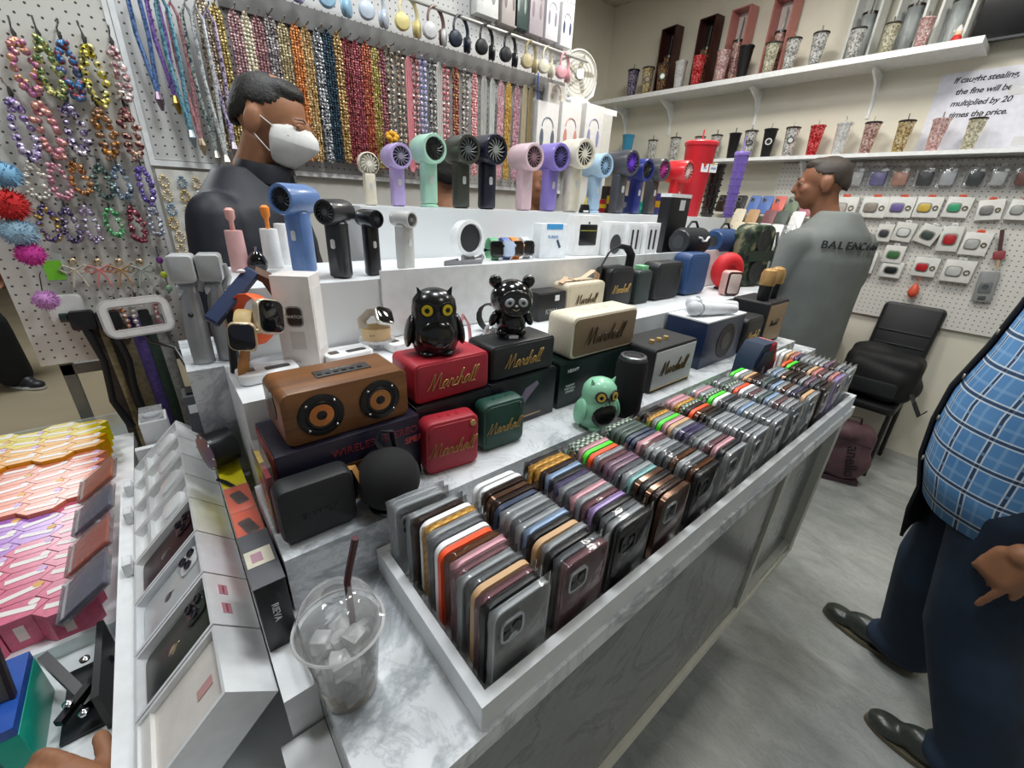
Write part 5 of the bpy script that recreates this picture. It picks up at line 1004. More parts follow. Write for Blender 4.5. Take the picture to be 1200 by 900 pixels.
# cartons above the rod and beside the beads
def hp_carton(label, u, v, w_, h_, col, pic, y=1.955, turn=0):
    p = ony(u, v, y); t = thing('headphone_box', label, 'headphone box', p, turn, 'headphone cartons on the back panel'); obj('carton', G().box(-w_ / 2, w_ / 2, 0, .045, -h_ / 2, h_ / 2, ch=.001), mat(col, .35), t)
    g = obj('printed_band', G().tube([(w_ * .28 * math.cos(a), -.0005, h_ * .12 + w_ * .3 * math.sin(a)) for a in [PI * k / 12 for k in range(13)]], w_ * .028, 6, sy=.2), mat(pic, .5), t)
    for k in (-1, 1): obj('printed_cup', G().ball((k * w_ * .26, -.0005, -h_ * .06), w_ * .09, .001, h_ * .15, 14, 8), mat(pic, .5), t)
    return t
for u, v, w_, h_, c, pc_, lab in ((572, -8, .12, .16, '#d9dad8', '#9a9a98', 'white headphone carton at the top edge'), (598, -2, .09, .2, '#b0a9a6', '#7c7478', 'grey headphone carton at the top edge'), (612, 2, .08, .2, '#3a4a48', '#8ca09c', 'dark green headphone carton at the top'), (630, 8, .09, .22, '#a8a0a6', '#8a7c84', 'mauve headphone carton at the top'), (648, 18, .085, .2, '#d4d2d6', '#8a8498', 'white carton with grey headphones'), (665, 30, .085, .18, '#d8d8da', '#3a4660', 'white carton with navy headphones')): hp_carton(lab, u, v, w_, h_, c, pc_, turn=.0)
for u, c, lab in ((641, '#5a6470', 'white carton printed with slate headphones'), (668, '#c88a80', 'white carton printed with coral headphones'), (695, '#9090b4', 'white carton printed with lilac headphones')): hp_carton(lab + ' beside the beads', u, 158, .155, .30, '#dad8d6', c, y=1.93)
p = ony(660, 118, 2.05); hp_carton('pale carton printed with a beige earcup above the other cartons', 652, 112, .12, .10, '#d0ccc6', '#a09888', y=1.955)
tag(obj('blue_strap', G().tube([(0, 0, .12), (.004, 0, 0), (0, 0, -.2)], .012, 8, sy=.3), mat('#2c62c4', .5), None, ony(629, 118, 1.97)), 'bright blue hanging strap at the right end of the beads', 'strap')
# round desk fan on the corner shelf
p = ony(690, 116, 2.75); p.z = 2.1505; t = thing('desk_fan', 'round white desk fan on the corner shelf', 'desk fan', (2.21, 2.14, 1.9905), -.3)
obj('fan_base', G().lathe([(.10, 0), (.105, .02), (.08, .04), (.05, .05)], 28), WH, t); obj('yoke', G().tube([(-.13, 0, .15), (-.12, 0, .08), (-.06, 0, .04), (.06, 0, .04), (.12, 0, .08), (.13, 0, .15)], .014, 10), WH, t); Mx = Matrix.Translation((0, 0, .165)) @ Matrix.Rotation(PI / 2, 4, 'X')
obj('housing', G().lathe([(.09, -.05), (.12, -.03), (.125, .03), (.115, .04), (.112, .03)], 36, Mx), mat('#dcdad4', .4), t); gg = G()
for k in range(5): gg.tube([((.02 + .02 * k) * math.cos(2 * PI * i / 30), -.042, .165 + (.02 + .02 * k) * math.sin(2 * PI * i / 30)) for i in range(30)], .002, 5, closed=True)
obj('front_grille', gg, mat('#b4b0a4', .4), t); obj('hub', G().cyl((0, -.038, .165), (0, -.046, .165), .025, n=20), WH, t)
for k in range(5): obj('blade', G().ball((.055, 0, 0), .05, .003, .022, 12, 8, Matrix.Translation((0, -.03, .165)) @ Matrix.Rotation(2 * PI * k / 5, 4, 'Y') @ Matrix.Rotation(.4, 4, 'X')), mat('#a8a498', .4), t)
# ---------------------------------------------------------------- left charm pegboard
YP = 1.60
struct('wall_charm_board', G().box(-.30, .042, YP, YP + .012, .98, 1.86), pegboard('peg_left', '#d4d3cc', .0215, (0, 2)))
struct('trim_3', G().box(.036, .046, YP - .004, YP + .016, .96, 1.865).box(-.30, .036, YP - .004, YP + .016, 1.85, 1.862), WH)
tb = thing('board_stand', 'grey metal posts carrying the charm board', 'stand', (0, 0, 0))
for x in (-.27, .02): obj('post', G().box(x, x + .025, YP + .0165, YP + .04, 0, 1.86), mat('#6c6c68', .5), tb)
obj('cross_bar', G().box(-.27, .045, YP + .0165, YP + .04, .94, .97), mat('#6c6c68', .5), tb)
ME_LOOP = {}
def loop_mesh(w, h, rad, step, seed=0):
    key = (w, h, rad, step, seed)
    if key in ME_LOOP: return ME_LOOP[key]
    g = G(); r = random.Random(seed); n = max(8, int((2 * h + w) / step))
    for k in range(n):
        a = 2 * PI * k / n; x = w / 2 * math.sin(a) * (1 - .25 * math.cos(a)); z = -h / 2 + h / 2 * math.cos(a); g.ball((x, r.uniform(-.003, .003), z), rad * r.uniform(.8, 1.15), None, None, 8, 5)
        if rad > .006: g.ball((x + r.uniform(-1, 1) * rad * .9, -rad * .8, z + r.uniform(-1, 1) * rad), rad * r.uniform(.5, .95), None, None, 7, 5)
    ME_LOOP[key] = g.mesh(); return ME_LOOP[key]
def charm(label, u, v0, v1, wpx, cols, tag_c='#2a2622', rad=.0085, scale=150, y=YP - .03, grp='phone charms on the peg board'):
    a = ony(u, v0, y); b_ = ony(u, v1, y); h = a.z - b_.z; w_ = wpx * .58 / 490
    t = thing('phone_charm', label, 'phone charm', a, random.uniform(-.15, .15), grp)
    link('bead_loop', loop_mesh(round(w_, 3), round(h * .78, 3), rad, rad * 1.7, int(u)), glitter(cols[0], cols[1], cols[-1], scale, .3), t, (0, 0, -h * .22)); obj('cord', G().tube([(0, .0, .0), (.0015, 0, -h * .1), (0, 0, -h * .23)], [.001, .006, .003], 6, sy=.5), mat(tag_c, .5), t); link('hook', ME_PEG, CHROME, t, (0, 0, 0)); return t
R1 = [(12, 30, 105, 28, ('#d88ca0', '#e8c070', '#b070a0'), 'pink and gold chunky'), (41, 30, 108, 26, ('#3c5c38', '#8ca070', '#e0d890'), 'green marbled'), (66, 32, 112, 22, ('#3a6ca0', '#5c94c0', '#a04a50'), 'blue tangled'), (95, 36, 118, 26, ('#2c2a24', '#d8c830', '#e8e0a0'), 'black and yellow'), (128, 40, 113, 16, ('#b0a8a4', '#a05060', '#e8e0dc'), 'silver and red slim')]
R2 = [(8, 100, 182, 24, ('#5a4680', '#b09cc8', '#e0d8e8'), 'purple and white'), (40, 104, 182, 24, ('#c88c7c', '#e8b8a8', '#d088a0'), 'peach pink'), (74, 108, 178, 22, ('#3a3450', '#8c80a8', '#e0d8e0'), 'violet black'), (110, 112, 182, 22, ('#6a5248', '#b08c70', '#c88830'), 'brown amber'), (142, 114, 182, 20, ('#4c2830', '#905058', '#d8b8a0'), 'wine red')]
R3 = [(32, 182, 232, 26, ('#b8b0a4', '#d8d4cc', '#f0ece4'), 'clear white'), (60, 184, 232, 26, ('#c07c90', '#d8a0b0', '#e8c8d0'), 'rose crystal'), (85, 184, 226, 24, ('#8c5430', '#b47c48', '#d8a878'), 'amber crystal'), (112, 184, 232, 24, ('#2c3c3c', '#58706c', '#90a8a0'), 'dark green crystal'), (134, 186, 232, 24, ('#4c5c70', '#8094a8', '#b0c0cc'), 'grey blue crystal'), (162, 186, 236, 20, ('#58449c', '#7c68b8', '#a898d4'), 'violet crystal')]
R4 = [(46, 232, 282, 24, ('#4a3c78', '#8c7cb0', '#c8a850'), 'purple cord with gold bells'), (72, 234, 284, 22, ('#342c50', '#70688c', '#b0a8bc'), 'dark violet cord'), (97, 234, 282, 20, ('#8c7c9c', '#b8a8c0', '#d4ccd8'), 'lilac cord'), (125, 236, 276, 24, ('#3c8c54', '#6cb880', '#b0dcb8'), 'green crystal'), (152, 236, 282, 22, ('#6c2c38', '#984858', '#b87884'), 'burgundy crystal'), (174, 234, 276, 18, ('#8c90a0', '#b4b8c4', '#d8dce4'), 'silver crystal')]
rowname = ['top', 'second', 'third', 'fourth']
for ri_, R_ in enumerate((R1, R2, R3, R4)):
    for (u, v0, v1, wpx, c, nm) in R_: charm('%s bead charm in the %s row of the peg board' % (nm, rowname[ri_]), u, v0, v1, wpx, c, '#1e1c1a' if ri_ < 2 else '#3a3834', .0085 if ri_ < 2 else .0065)
def bow(label, u, v, col, s=1.0):
    p = ony(u, v, YP - .025); t = thing('ribbon_bow', label, 'hair bow', p, 0, 'small cord bows on the peg board'); m = mat(col, .5); 
    for k in (-1, 1):
        obj('bow_loop', G().tube([(0, 0, 0), (k * .02 * s, -.004, .012 * s), (k * .028 * s, 0, .002), (k * .018 * s, .002, -.008 * s), (0, 0, 0)], .003, 6), m, t); obj('bow_tail', G().tube([(0, 0, 0), (k * .008 * s, 0, -.02 * s), (k * .014 * s, 0, -.045 * s)], .0028, 6), m, t)
    obj('top_ring', G().tube([(.007 * math.cos(2 * PI * k / 12), 0, .02 + .007 * math.sin(2 * PI * k / 12)) for k in range(12)], .0022, 5, closed=True), mat('#c8a878', .3, .5), t); link('hook', ME_PEG, CHROME, t, (0, .0, .027)); return t
for u, c, lab in ((88, '#d8cfbc', 'cream cord bow'), (117, '#d88a84', 'salmon pink cord bow'), (142, '#b48c60', 'tan cord bow'), (166, '#a8b0a4', 'grey green cord bow')): bow(lab + ' low on the peg board', u, 316, c)
for u, v, c, lab in ((187, 305, '#7c3c8c', 'small purple pendant charm'), (192, 322, '#b8c83c', 'small lime pendant charm'), (198, 338, '#8cb090', 'small pale green pendant charm')): 
    p = ony(u, v, YP - .02); p.x = min(p.x, .03); t = thing('pendant', lab + ' by the board edge', 'phone charm', p, 0, 'small pendants'); obj('pendant_body', G().ball((0, 0, 0), .008, .005, .010, 12, 8), mat(c, .3), t); obj('cord', G().cyl((0, 0, .009), (0, .018, .03), .0012, n=6), BLM, t)
t = thing('green_pack', 'clear hang pack with bright green insert on the peg board', 'package', ony(62, 314, YP - .02), 0); obj('backing', G().box(-.024, .024, 0, .004, -.034, .034), clear('#dfe4e0', .3), t); obj('green_insert', G().box(-.016, .018, -.002, 0, -.03, .018), mat('#78c832', .5), t); obj('hook', G().cyl((0, 0, .03), (0, .022, .03), .0018, n=6), CHROME, t)
t = thing('white_pack', 'crumpled white hang pack at the bottom of the peg board', 'package', ony(78, 362, YP - .02), .1); obj('pouch', G().rr(.07, .02, .075, .012, .008), mat('#d8d8d4', .45, bmp=.3, scale=60), t); obj('hang_hole', G().cyl((-.01, -.011, .026), (-.01, -.008, .026), .004, n=12), BL, t); obj('hook', G().cyl((0, 0, .03), (0, .022, .03), .0018, n=6), CHROME, t)
for k, (u, v, c, lab) in enumerate(((132, 372, ('#e07a58', '#f0b090', '#e8d8c8'), 'coral pearl charm seen through the ring lamp'), (155, 365, ('#c8c0b8', '#e8e0d8', '#f4f0ec'), 'ivory pearl charm seen through the ring lamp'), (182, 362, ('#d0b0a8', '#e0d8d0', '#d85c78'), 'pearl flower charm seen through the ring lamp'))): charm(lab, u, v - 25, v + 25, 22, c, '#4a4038', .006)
# pom poms along the left edge
for u, v, r_, c, lab in ((6, 205, 20, '#78a8c8', 'light blue fluffy pompom'), (10, 240, 26, '#c02828', 'red fluffy pompom'), (22, 272, 24, '#98b8cc', 'pale blue fluffy pompom'), (36, 298, 20, '#c83c98', 'magenta fluffy pompom'), (54, 352, 18, '#c088c0', 'lilac fluffy pompom')):
    p = ony(u, v, 1.52); t = thing('pompom', lab + ' at the left edge of the peg board', 'pompom', p, 0, 'pompoms at the board edge'); R = r_ * 1.05 / 490 * .66; g = G(); rr1 = random.Random(u); g.ball((0, 0, 0), R * .85, n=14, m=10)
    for k in range(260):
        d_ = Vector((rr1.gauss(0, 1), rr1.gauss(0, 1), rr1.gauss(0, 1))).normalized(); g.cyl(d_ * R * .7, d_ * R * rr1.uniform(.98, 1.1), R * .06, R * .015, 3)
    obj('fluff', g, mat(c, .9), t); obj('string', G().tube([(0, 0, R), (.0, .04, R + .03), (0, .085, R + .035)], .0012, 5), BLM, t)
# second charm panel behind the seller
struct('wall_charm_panel', G().box(.068, .30, 2.000, 2.012, .85, 1.49), mat('#d8d6d0', .5))
rr2 = random.Random(11)
for i in range(13):
    for j in range(4):
        u0 = .085 + j * .045 + rr2.uniform(-.006, .006); z0 = 1.47 - i * .045; t = thing('small_charm', 'tiny sparkling charm, row %s place %s on the white charm panel' % (ORD[i], ORD[j]), 'charm', (u0, 1.992, z0), 0, 'tiny charms on the white panel'); c = rr2.choice([('#c8a858', '#f0e0a8', '#a07838'), ('#e0e0e0', '#ffffff', '#b0b4b8'), ('#c87080', '#f0c8c8', '#a04858'), ('#88a8c0', '#c8dce8', '#5880a0'), ('#e8d8b0', '#b89858', '#fff4d8')])
        link('bead_drop', loop_mesh(.022, .034, .0042, .0075, j), glitter(*c, 260, .25), t)
# straps and belts hanging below the board
for k, (u, c, lab) in enumerate(((112, '#3a3028', 'dark brown hanging strap under the board'), (130, '#20201f', 'black hanging strap under the board'), (145, '#6c6048', 'khaki hanging strap under the board'), (160, '#4c3c78', 'violet hanging strap under the board'), (120, '#9c8c68', 'beige woven hanging strap under the board'), (175, '#23372c', 'dark green hanging strap under the board'), (188, '#8c8c88', 'grey hanging strap under the board'))):
    p = ony(u, 385, YP - .01); t = tag(obj('hanging_strap', G().tube([(0, .012, .03), (0, -.005, .0), (.004, 0, -.25), (.0, 0, -.52)], .014, 8, sy=.3), mat(c, .6, var=.3, scale=90), None, (p.x, YP - .012, 1.06)), lab, 'strap', 'straps hanging below the charm board')
# ================================================================== right wall
GL = {'silver': ('#8c8c88', '#d8d8d4', '#ffffff'), 'gold': ('#8a7040', '#c8b078', '#f0e4c0'), 'pink': ('#b88888', '#e0b8b4', '#ffe8e4'), 'red': ('#a01820', '#d83038', '#ff8080'), 'purple': ('#4c4460', '#786c90', '#b0a8c0'), 'white': ('#d0d4d4', '#e8ecec', '#ffffff'), 'rosegold': ('#8a6860', '#c49c94', '#f0d4cc'), 'bronze': ('#3c2820', '#6c4c38', '#a88460'), 'champagne': ('#a09c80', '#d4d0b4', '#fffbe8')}
def gl(n): return glitter(*GL[n], 130, .2)
DK = mat('#2a2420', .3); STRAW = mat('#8a8680', .25, .7)
def tum_at(label, u, vb, vt, x, shelf, m, lid, straw=True, logo=None, wpx=None, sh=.2):
    p = onx(u, vb, x); p.z = shelf + .0005; h = hgt(p, vt); q = Vector((x, p.y, p.z)); return tumbler(label, q, h, h * .235, m, lid, STRAW if straw else None, logo, sh=sh)
UP_T = [(742, 82, 'purple', True), (759, 79, 'gold', False), (776, 75, 'bronze', False), (796, 72, 'white', False), (816, 66, 'red', True), (843, 60, 'pink', True), (868, 54, 'black', True), (897, 50, 'champagne', False), (920, 45, 'silver', True), (949, 38, 'silver', True), (990, 33, 'silver', True), (1027, 27, 'champagne', True), (1064, 21, 'pink', True)]
for k, (u, vt, c, stw) in enumerate(UP_T):
    m = BL if c == 'black' else gl(c)
    lab = '%s %s tumbler, %s from the corner on the upper shelf' % (('glossy' if c == 'black' else 'sparkling'), c, ORD[k])
    tum_at(lab, u, 90, vt, WX - .17, SH_U, m, DK if c in ('silver', 'gold', 'champagne', 'bronze') else (m if c in ('pink', 'red', 'white') else BL), stw, lg_ring('#2c6a4c') if u in (776,) else (lg_ring('#3c2c24', '#8a7a60') if u == 759 else None))
LO_T = [(734, 158, 'blue', False), (763, 164, 'silver', True), (789, 161, 'silver', True), (817, 160, 'silver', False), (836, 158, 'silver', True), (857, 156, 'black', True), (875, 153, 'silver', True), (897, 151, 'black', True), (922, 149, 'silver', True), (950, 147, 'red', True), (980, 144, 'white', True), (1012, 143, 'rosegold', True), (1050, 141, 'gold', True), (1089, 139, 'pink', True), (1130, 138, 'champagne', True)]
for k, (u, vt, c, stw) in enumerate(LO_T):
    m = BL if c == 'black' else mat('#3c90b8', .25, coat=.4) if c == 'blue' else gl(c)
    lab = '%s tumbler, %s from the corner on the lower shelf' % ('clear blue' if c == 'blue' else 'glossy black' if c == 'black' else 'sparkling ' + c, ORD[k])
    tum_at(lab, u, 180, vt, WX - .10, SH_L, m, DK if c in ('silver', 'gold', 'rosegold', 'champagne') else (m if c != 'black' else BL), stw, lg_cc if u == 875 else lg_ring('#c8ccc8', '#17181a') if u == 897 else lg_ring('#3a3c3c', '#c8ccc8') if u == 922 else None)
# boxed cups leaning on the wall
def cup_box(label, u, vt, vb, col, inner, cup, x=WX - .055, w_=.13, d_=.085, open_=True):
    p = onx(u, vb, x); p.z = SH_U + .0005; h = hgt(p, vt); t = thing('cup_box', label, 'gift box', (x, p.y, p.z), (0, .0, -PI / 2 - .15), 'boxed cups on the upper shelf'); m = mat(col, .35)
    obj('back', G().box(-w_ / 2, w_ / 2, d_ / 2 - .004, d_ / 2, 0, h), mat(inner, .4), t)
    for k in (-1, 1): obj('side', G().box(k * w_ / 2 - .006, k * w_ / 2 + .006, -d_ / 2, d_ / 2, 0, h), m, t)
    obj('top', G().box(-w_ / 2, w_ / 2, -d_ / 2, d_ / 2, h - .008, h), m, t); obj('bottom', G().box(-w_ / 2, w_ / 2, -d_ / 2, d_ / 2, 0, .01), m, t)
    c = obj('cup', G().lathe([(.026, .012), (.036, h * .55), (.038, h * .57)], 20), cup, t); obj('cup_lid', G().lathe([(.039, h * .57), (.039, h * .6), (.03, h * .61)], 20), DK, c); obj('cup_straw', G().cyl((0, 0, h * .6), (0, .01, h * .9), .004, n=8), STRAW, c); return t
cup_box('dark brown open gift box with cup, left one', 779, 33, 95, '#3a1c18', '#1c0f0e', gl('bronze'))
cup_box('dark brown open gift box with cup, right one', 822, 21, 90, '#3c1e1a', '#1c0f0e', gl('bronze'))
cup_box('pink framed gift box with pink cup, left one', 858, 10, 85, '#b4746c', '#cfc9c6', gl('rosegold'))
cup_box('pink framed gift box with pink cup, right one', 906, -3, 78, '#b4746c', '#cfc9c6', gl('rosegold'))
cup_box('white framed gift box with clear cup, first of three', 1006, -30, 62, '#d0d2ce', '#b8bab8', clear('#d8e0e0', .35))
cup_box('white framed gift box with clear cup, second of three', 1060, -40, 50, '#d0d2ce', '#b8bab8', clear('#d8e0e0', .35))
cup_box('white framed gift box with clear cup, nearest the screen', 1119, -45, 28, '#d4d6d2', '#bcbebc', clear('#d8e0e0', .35))
t = thing('toy_figure', 'small white and red toy ornament at the shelf end', 'toy', (WX - .15, onx(1115, 60, WX - .15).y, SH_U + .0005), 0); obj('body', G().lathe([(.02, 0), (.026, .015), (.018, .04), (.008, .05)], 16), mat('#c8302c', .5), t); obj('fur_trim', G().lathe([(.027, .006), (.029, .012), (.026, .018)], 16), WH, t); obj('head', G().ball((0, 0, .055), .016), mat('#e8c8a8', .6), t); obj('hat', G().lathe([(.017, .06), (.010, .078), (.001, .09)], 14), mat('#e8e4e0', .6), t)
# wall screen
y0 = onx(1131, 60, WX - .1).y; t = thing('wall_screen', 'black flat television mounted high on the right wall', 'television', (WX - .09, 0, 0), 0); obj('panel', G().box(-.02, .02, -.35, y0, 2.28, 2.80, ch=.004), mat('#08080a', .25), t); obj('mount', G().box(.02, .09, .0, y0 - .2, 2.4, 2.6), BLM, t); obj('bezel', G().box(-.024, -.0205, -.35, y0, 2.28, 2.29), BL, t)
# notice
ya, yb = onx(1112, 85, WX).y, onx(1205, 80, WX).y; t = thing('wall_notice', 'white paper notice warning about stealing on the right wall', 'sign', (WX - .003, 0, 0), 0); obj('sheet', G().box(-.001, .001, yb - .12, ya + .02, 1.82, 2.185), mat('#d9dae4', .5), t)
for k, ln in enumerate(('If caught stealing,', 'the fine will be', 'multiplied by 20', 'times the price.')): lettering(ln, .0375, mat('#26242c', .6), t, (-.0018, .492 - .008 * k, 2.147 - k * .0535), (PI / 2, 0, -PI / 2), shear=.2, bold=.0007, name='notice_line', spacing=.95)
for k, (u, v) in enumerate(((1193, 105), (1196, 165))): tag(obj('tape_piece', G().box(-.001, .0, -.03, .03, -.02, .02), clear('#ffffff', .5), None, onx(u, v, WX - .0045)), 'clear sticky tape holding the notice, %s one' % ('upper' if k == 0 else 'lower'), 'tape')
# ---------------------------------------------------------------- hanging packs on the right pegboard
XP = WX - .03
def pack(name, label, u, v, wpx, hpx, col, inner, d=.03, tilt=0.0, clearp=False, ring=False, hookc='#d85838', cat='earphone case'):
    c = onx(u, v, XP - d); a = onx(u - wpx / 2, v, XP - d); b_ = onx(u + wpx / 2, v, XP - d); w_ = abs(a.y - b_.y) * .94; h_ = abs(onx(u, v - hpx / 2, XP - d).z - onx(u, v + hpx / 2, XP - d).z) * .94
    t = thing(name, label, cat, c, (tilt, 0, 0), 'packs hanging on the right peg board'); Mr = Matrix.Rotation(-PI / 2, 4, 'Z')
    obj('carton' if not clearp else 'clear_pouch', G().box(-w_ / 2, w_ / 2, 0, d * .9, -h_ / 2, h_ / 2, Mr, ch=.002), mat(col, .35) if not clearp else clear('#e4e6ea', .08), t)
    if clearp: obj('case', G().rr(w_ * .7, d * .7, h_ * .66, .012, .005, (0, d * .42, -h_ * .08), Mr), mat(inner, .4), t); obj('label', G().box(w_ * .12, w_ * .32, -.0015, 0, h_ * .24, h_ * .36, Mr), WH, t)
    else:
        wn = obj('window', G().rr(w_ * (.55 if ring else .68), .002, h_ * .5, .016, .0006, (-w_ * (.12 if ring else 0), -.0012, -h_ * .02), Mr), mat('#8e8c88', .4), t); obj('case', G().rr(w_ * (.46 if ring else .56), .006, h_ * .40, .016, .002, (-w_ * (.12 if ring else 0), -.004, -h_ * .02), Mr), mat(inner, .35), t)
        if ring: obj('key_ring', G().tube([(w_ * .3 + w_ * .09 * math.cos(2 * PI * k / 14), -.003, -h_ * .02 + w_ * .09 * math.sin(2 * PI * k / 14)) for k in range(14)], .003, 6, Mr, closed=True), mat('#8a7c60', .3, .6), t)
    obj('hang_tab', G().rr(w_ * .3, .003, h_ * .16, .006, .001, (0, .004, h_ * .55), Mr), mat(hookc, .4), t); obj('hook', G().cyl((-.006, 0, h_ * .58), (d + .005, 0, h_ * .58), .002, n=6), CHROME, t); return t
for k, (u, c, nm) in enumerate(((1002, '#d4d4d0', 'white'), (1029, '#7c74b0', 'purple'), (1055, '#d8a084', 'peach'), (1084, '#26282a', 'black'), (1111, '#d8dada', 'clear white'), (1143, '#2c2e30', 'charcoal'), (1171, '#dcdcd8', 'ivory'), (1200, '#8c4424', 'rust brown'), (975, '#c8ccca', 'pale grey'))): pack('case_pouch', '%s earphone case in clear pouch, top row of peg board' % nm, u, 207, 27, 27, '', c, .035, clearp=True, hookc='#d8d8d8')
for k, (u, c, nm, tl) in enumerate(((1024, '#8c8478', 'beige', 0), (1055, '#6a5c98', 'violet', 0), (1087, '#c8ac48', 'yellow', 0), (1122, '#3c9c70', 'green', .03), (1160, '#7c7c7c', 'grey', -.12), (1196, '#a0a4a0', 'pale grey', 0), (988, '#b0a8a0', 'off white', 0))): pack('earphone_box', 'white carton with %s earphone case and ring, second row' % nm, u, 243 + (3 if u > 1140 else 0), 33, 26, '#dcdcd8', c, .03, tl, ring=True)
for k, (u, v, w_, h_, c, nm, tl) in enumerate(((1036, 273, 20, 22, '#3a3c40', 'dark grey', 0), (1059, 272, 26, 24, '#c8ccca', 'white', .08), (1087, 275, 28, 24, '#3c4844', 'dark green', .3), (1113, 280, 28, 32, '#a82428', 'red', -.05))): pack('earphone_box', 'grey white carton with %s earphone case, third row' % nm, u, v, w_, h_, '#d0d0ca', c, .035, tl, hookc='#d8d8d8')
pack('earphone_box', 'white carton with silver earphone case and ring, end of third row', 1143, 286, 36, 29, '#dcdcd8', '#a8aaa8', .03, 0, ring=True)
for u, v, w_, h_, c, nm, rg in ((1015, 308, 22, 26, '#2a2c30', 'black', False), (1047, 298, 26, 22, '#3c6c40', 'leaf green', False), (1044, 316, 28, 20, '#1c1d20', 'jet black', False), (1084, 313, 32, 24, '#b02028', 'bright red', True), (1122, 318, 40, 28, '#b8bab8', 'silver grey', True)): pack('earphone_box', 'white carton with %s earphone case, lowest row' % nm, u, v, w_, h_, '#d6d6d2', c, .035 if u != 1044 else .03, 0, ring=rg, hookc='#c8c8c8')
t = thing('phone_pouch', 'grey waterproof phone pouch hanging lowest on the peg board', 'pouch', onx(1155, 336, XP - .015), (-.1, 0, 0)); Mr = Matrix.Rotation(-PI / 2, 4, 'Z'); obj('pouch', G().rr(.075, .012, .165, .012, .004, (0, 0, 0), Mr), mat('#8c8e8e', .3), t); obj('window', G().rr(.05, .002, .06, .01, .0006, (0, -.007, -.005), Mr), mat('#6c7072', .25), t); obj('clip_slot', G().rr(.03, .002, .022, .004, .0006, (0, -.007, -.06), Mr), mat('#4c4e50', .4), t); obj('lens_ring', G().cyl((-.0075, 0, .0), (-.009, 0, .0), .014, n=18), mat('#505456', .3), t); obj('hook', G().cyl((0, 0, .08), (.018, 0, .08), .002, n=6), CHROME, t)
t = thing('key_strap', 'dusty red wrist key strap hanging right of the cartons', 'key strap', onx(1172, 290, XP - .02), (-.25, 0, 0)); obj('strap', G().box(-.003, 0, -.008, .008, -.02, .09), mat('#4a2c2c', .6), t); obj('red_block', G().rr(.045, .012, .045, .008, .003, (0, 0, -.04), Mr), mat('#8c3a40', .5), t); obj('lower_strap', G().box(-.003, 0, -.006, .006, -.11, -.06), mat('#b49c80', .6), t); obj('hook', G().cyl((-.002, 0, .085), (.022, 0, .085), .002, n=6), CHROME, t)
t = thing('coral_charm', 'coral red drop charm hanging below the lowest cartons', 'phone charm', onx(1071, 340, XP - .03), 0); obj('drop', G().lathe([(.004, -.045), (.022, -.03), (.026, -.01), (.02, .015), (.008, .035), (.002, .04)], 18), mat('#d8583c', .45), t); obj('cord', G().tube([(0, 0, .038), (0, 0, .10), (.03, 0, .115)], .002, 6), mat('#d8583c', .5), t)
# ---------------------------------------------------------------- sloped rack of cases by the right wall
rk = thing('case_rack', 'sloped pale rack of phone cases beside the right wall', 'rack', (0, 0, 0))
for k, (x, z) in enumerate(((WX - .10, 1.445), (WX - .19, 1.355), (WX - .28, 1.27))): obj('tier', G().box(x - .06, x + .03, .85, 1.80, z - .012, z), mat('#d4d2cc', .4), rk)
obj('end_panel', G().prism([(WX - .35, 0), (WX - .06, 0), (WX - .06, 1.43), (WX - .12, 1.43), (WX - .35, 1.25)], 1.80, 1.815), mat('#c8c6c0', .4), rk); obj('front_board', G().box(WX - .35, WX - .34, .85, 1.80, 0, 1.258), mat('#c8c6c0', .4), rk)
PAL.update({'black striped': (checker('#17181a', '#2c2e30', 90), checker('#17181a', '#34363a', 90)), 'blue monogram': (checker('#24489c', '#5c80c8', 130), checker('#24489c', '#7c9cd8', 130)), 'coral': (mat('#d8685c', .45), mat('#d8685c', .45)), 'olive monogram': (checker('#4c5c48', '#7c8c74', 130), checker('#4c5c48', '#8c9c84', 130)), 'pink red monogram': (checker('#b05460', '#c88088', 130), checker('#b05460', '#d090a0', 130)), 'maroon monogram': (checker('#5c2c34', '#8c5c60', 130), checker('#5c2c34', '#9c6c70', 130)), 'dark green monogram': (checker('#2c3430', '#5c6860', 130), checker('#2c3430', '#68746c', 130)), 'cream': (mat('#e0d4bc', .45), mat('#e4dac4', .45))})
for tier, (x, z, L_) in enumerate(((WX - .09, 1.4455, [(843, 'dark brown'), (864, 'black striped'), (880, 'blue monogram'), (894, 'blue monogram'), (909, 'coral'), (925, 'olive monogram'), (943, 'pink red monogram')]), (WX - .18, 1.3555, [(866, 'cream'), (882, 'tan'), (902, 'maroon monogram'), (917, 'dark green monogram'), (935, 'white')]), (WX - .27, 1.2705, [(868, 'cream'), (884, 'cream'), (899, 'white'), (914, 'white'), (929, 'clear')]))):
    for j, (u, kd) in enumerate(L_):
        y = onx(u, 255, x).y; case('%s phone case leaning %s along the %s tier of the rack' % (kd, ORD[j], ('top', 'middle', 'lowest')[tier]), kd, (x - .03, y, z + .003), flat=(-.35, 0, -PI / 2), detail=(tier == 0), group='phone cases on the sloped rack')
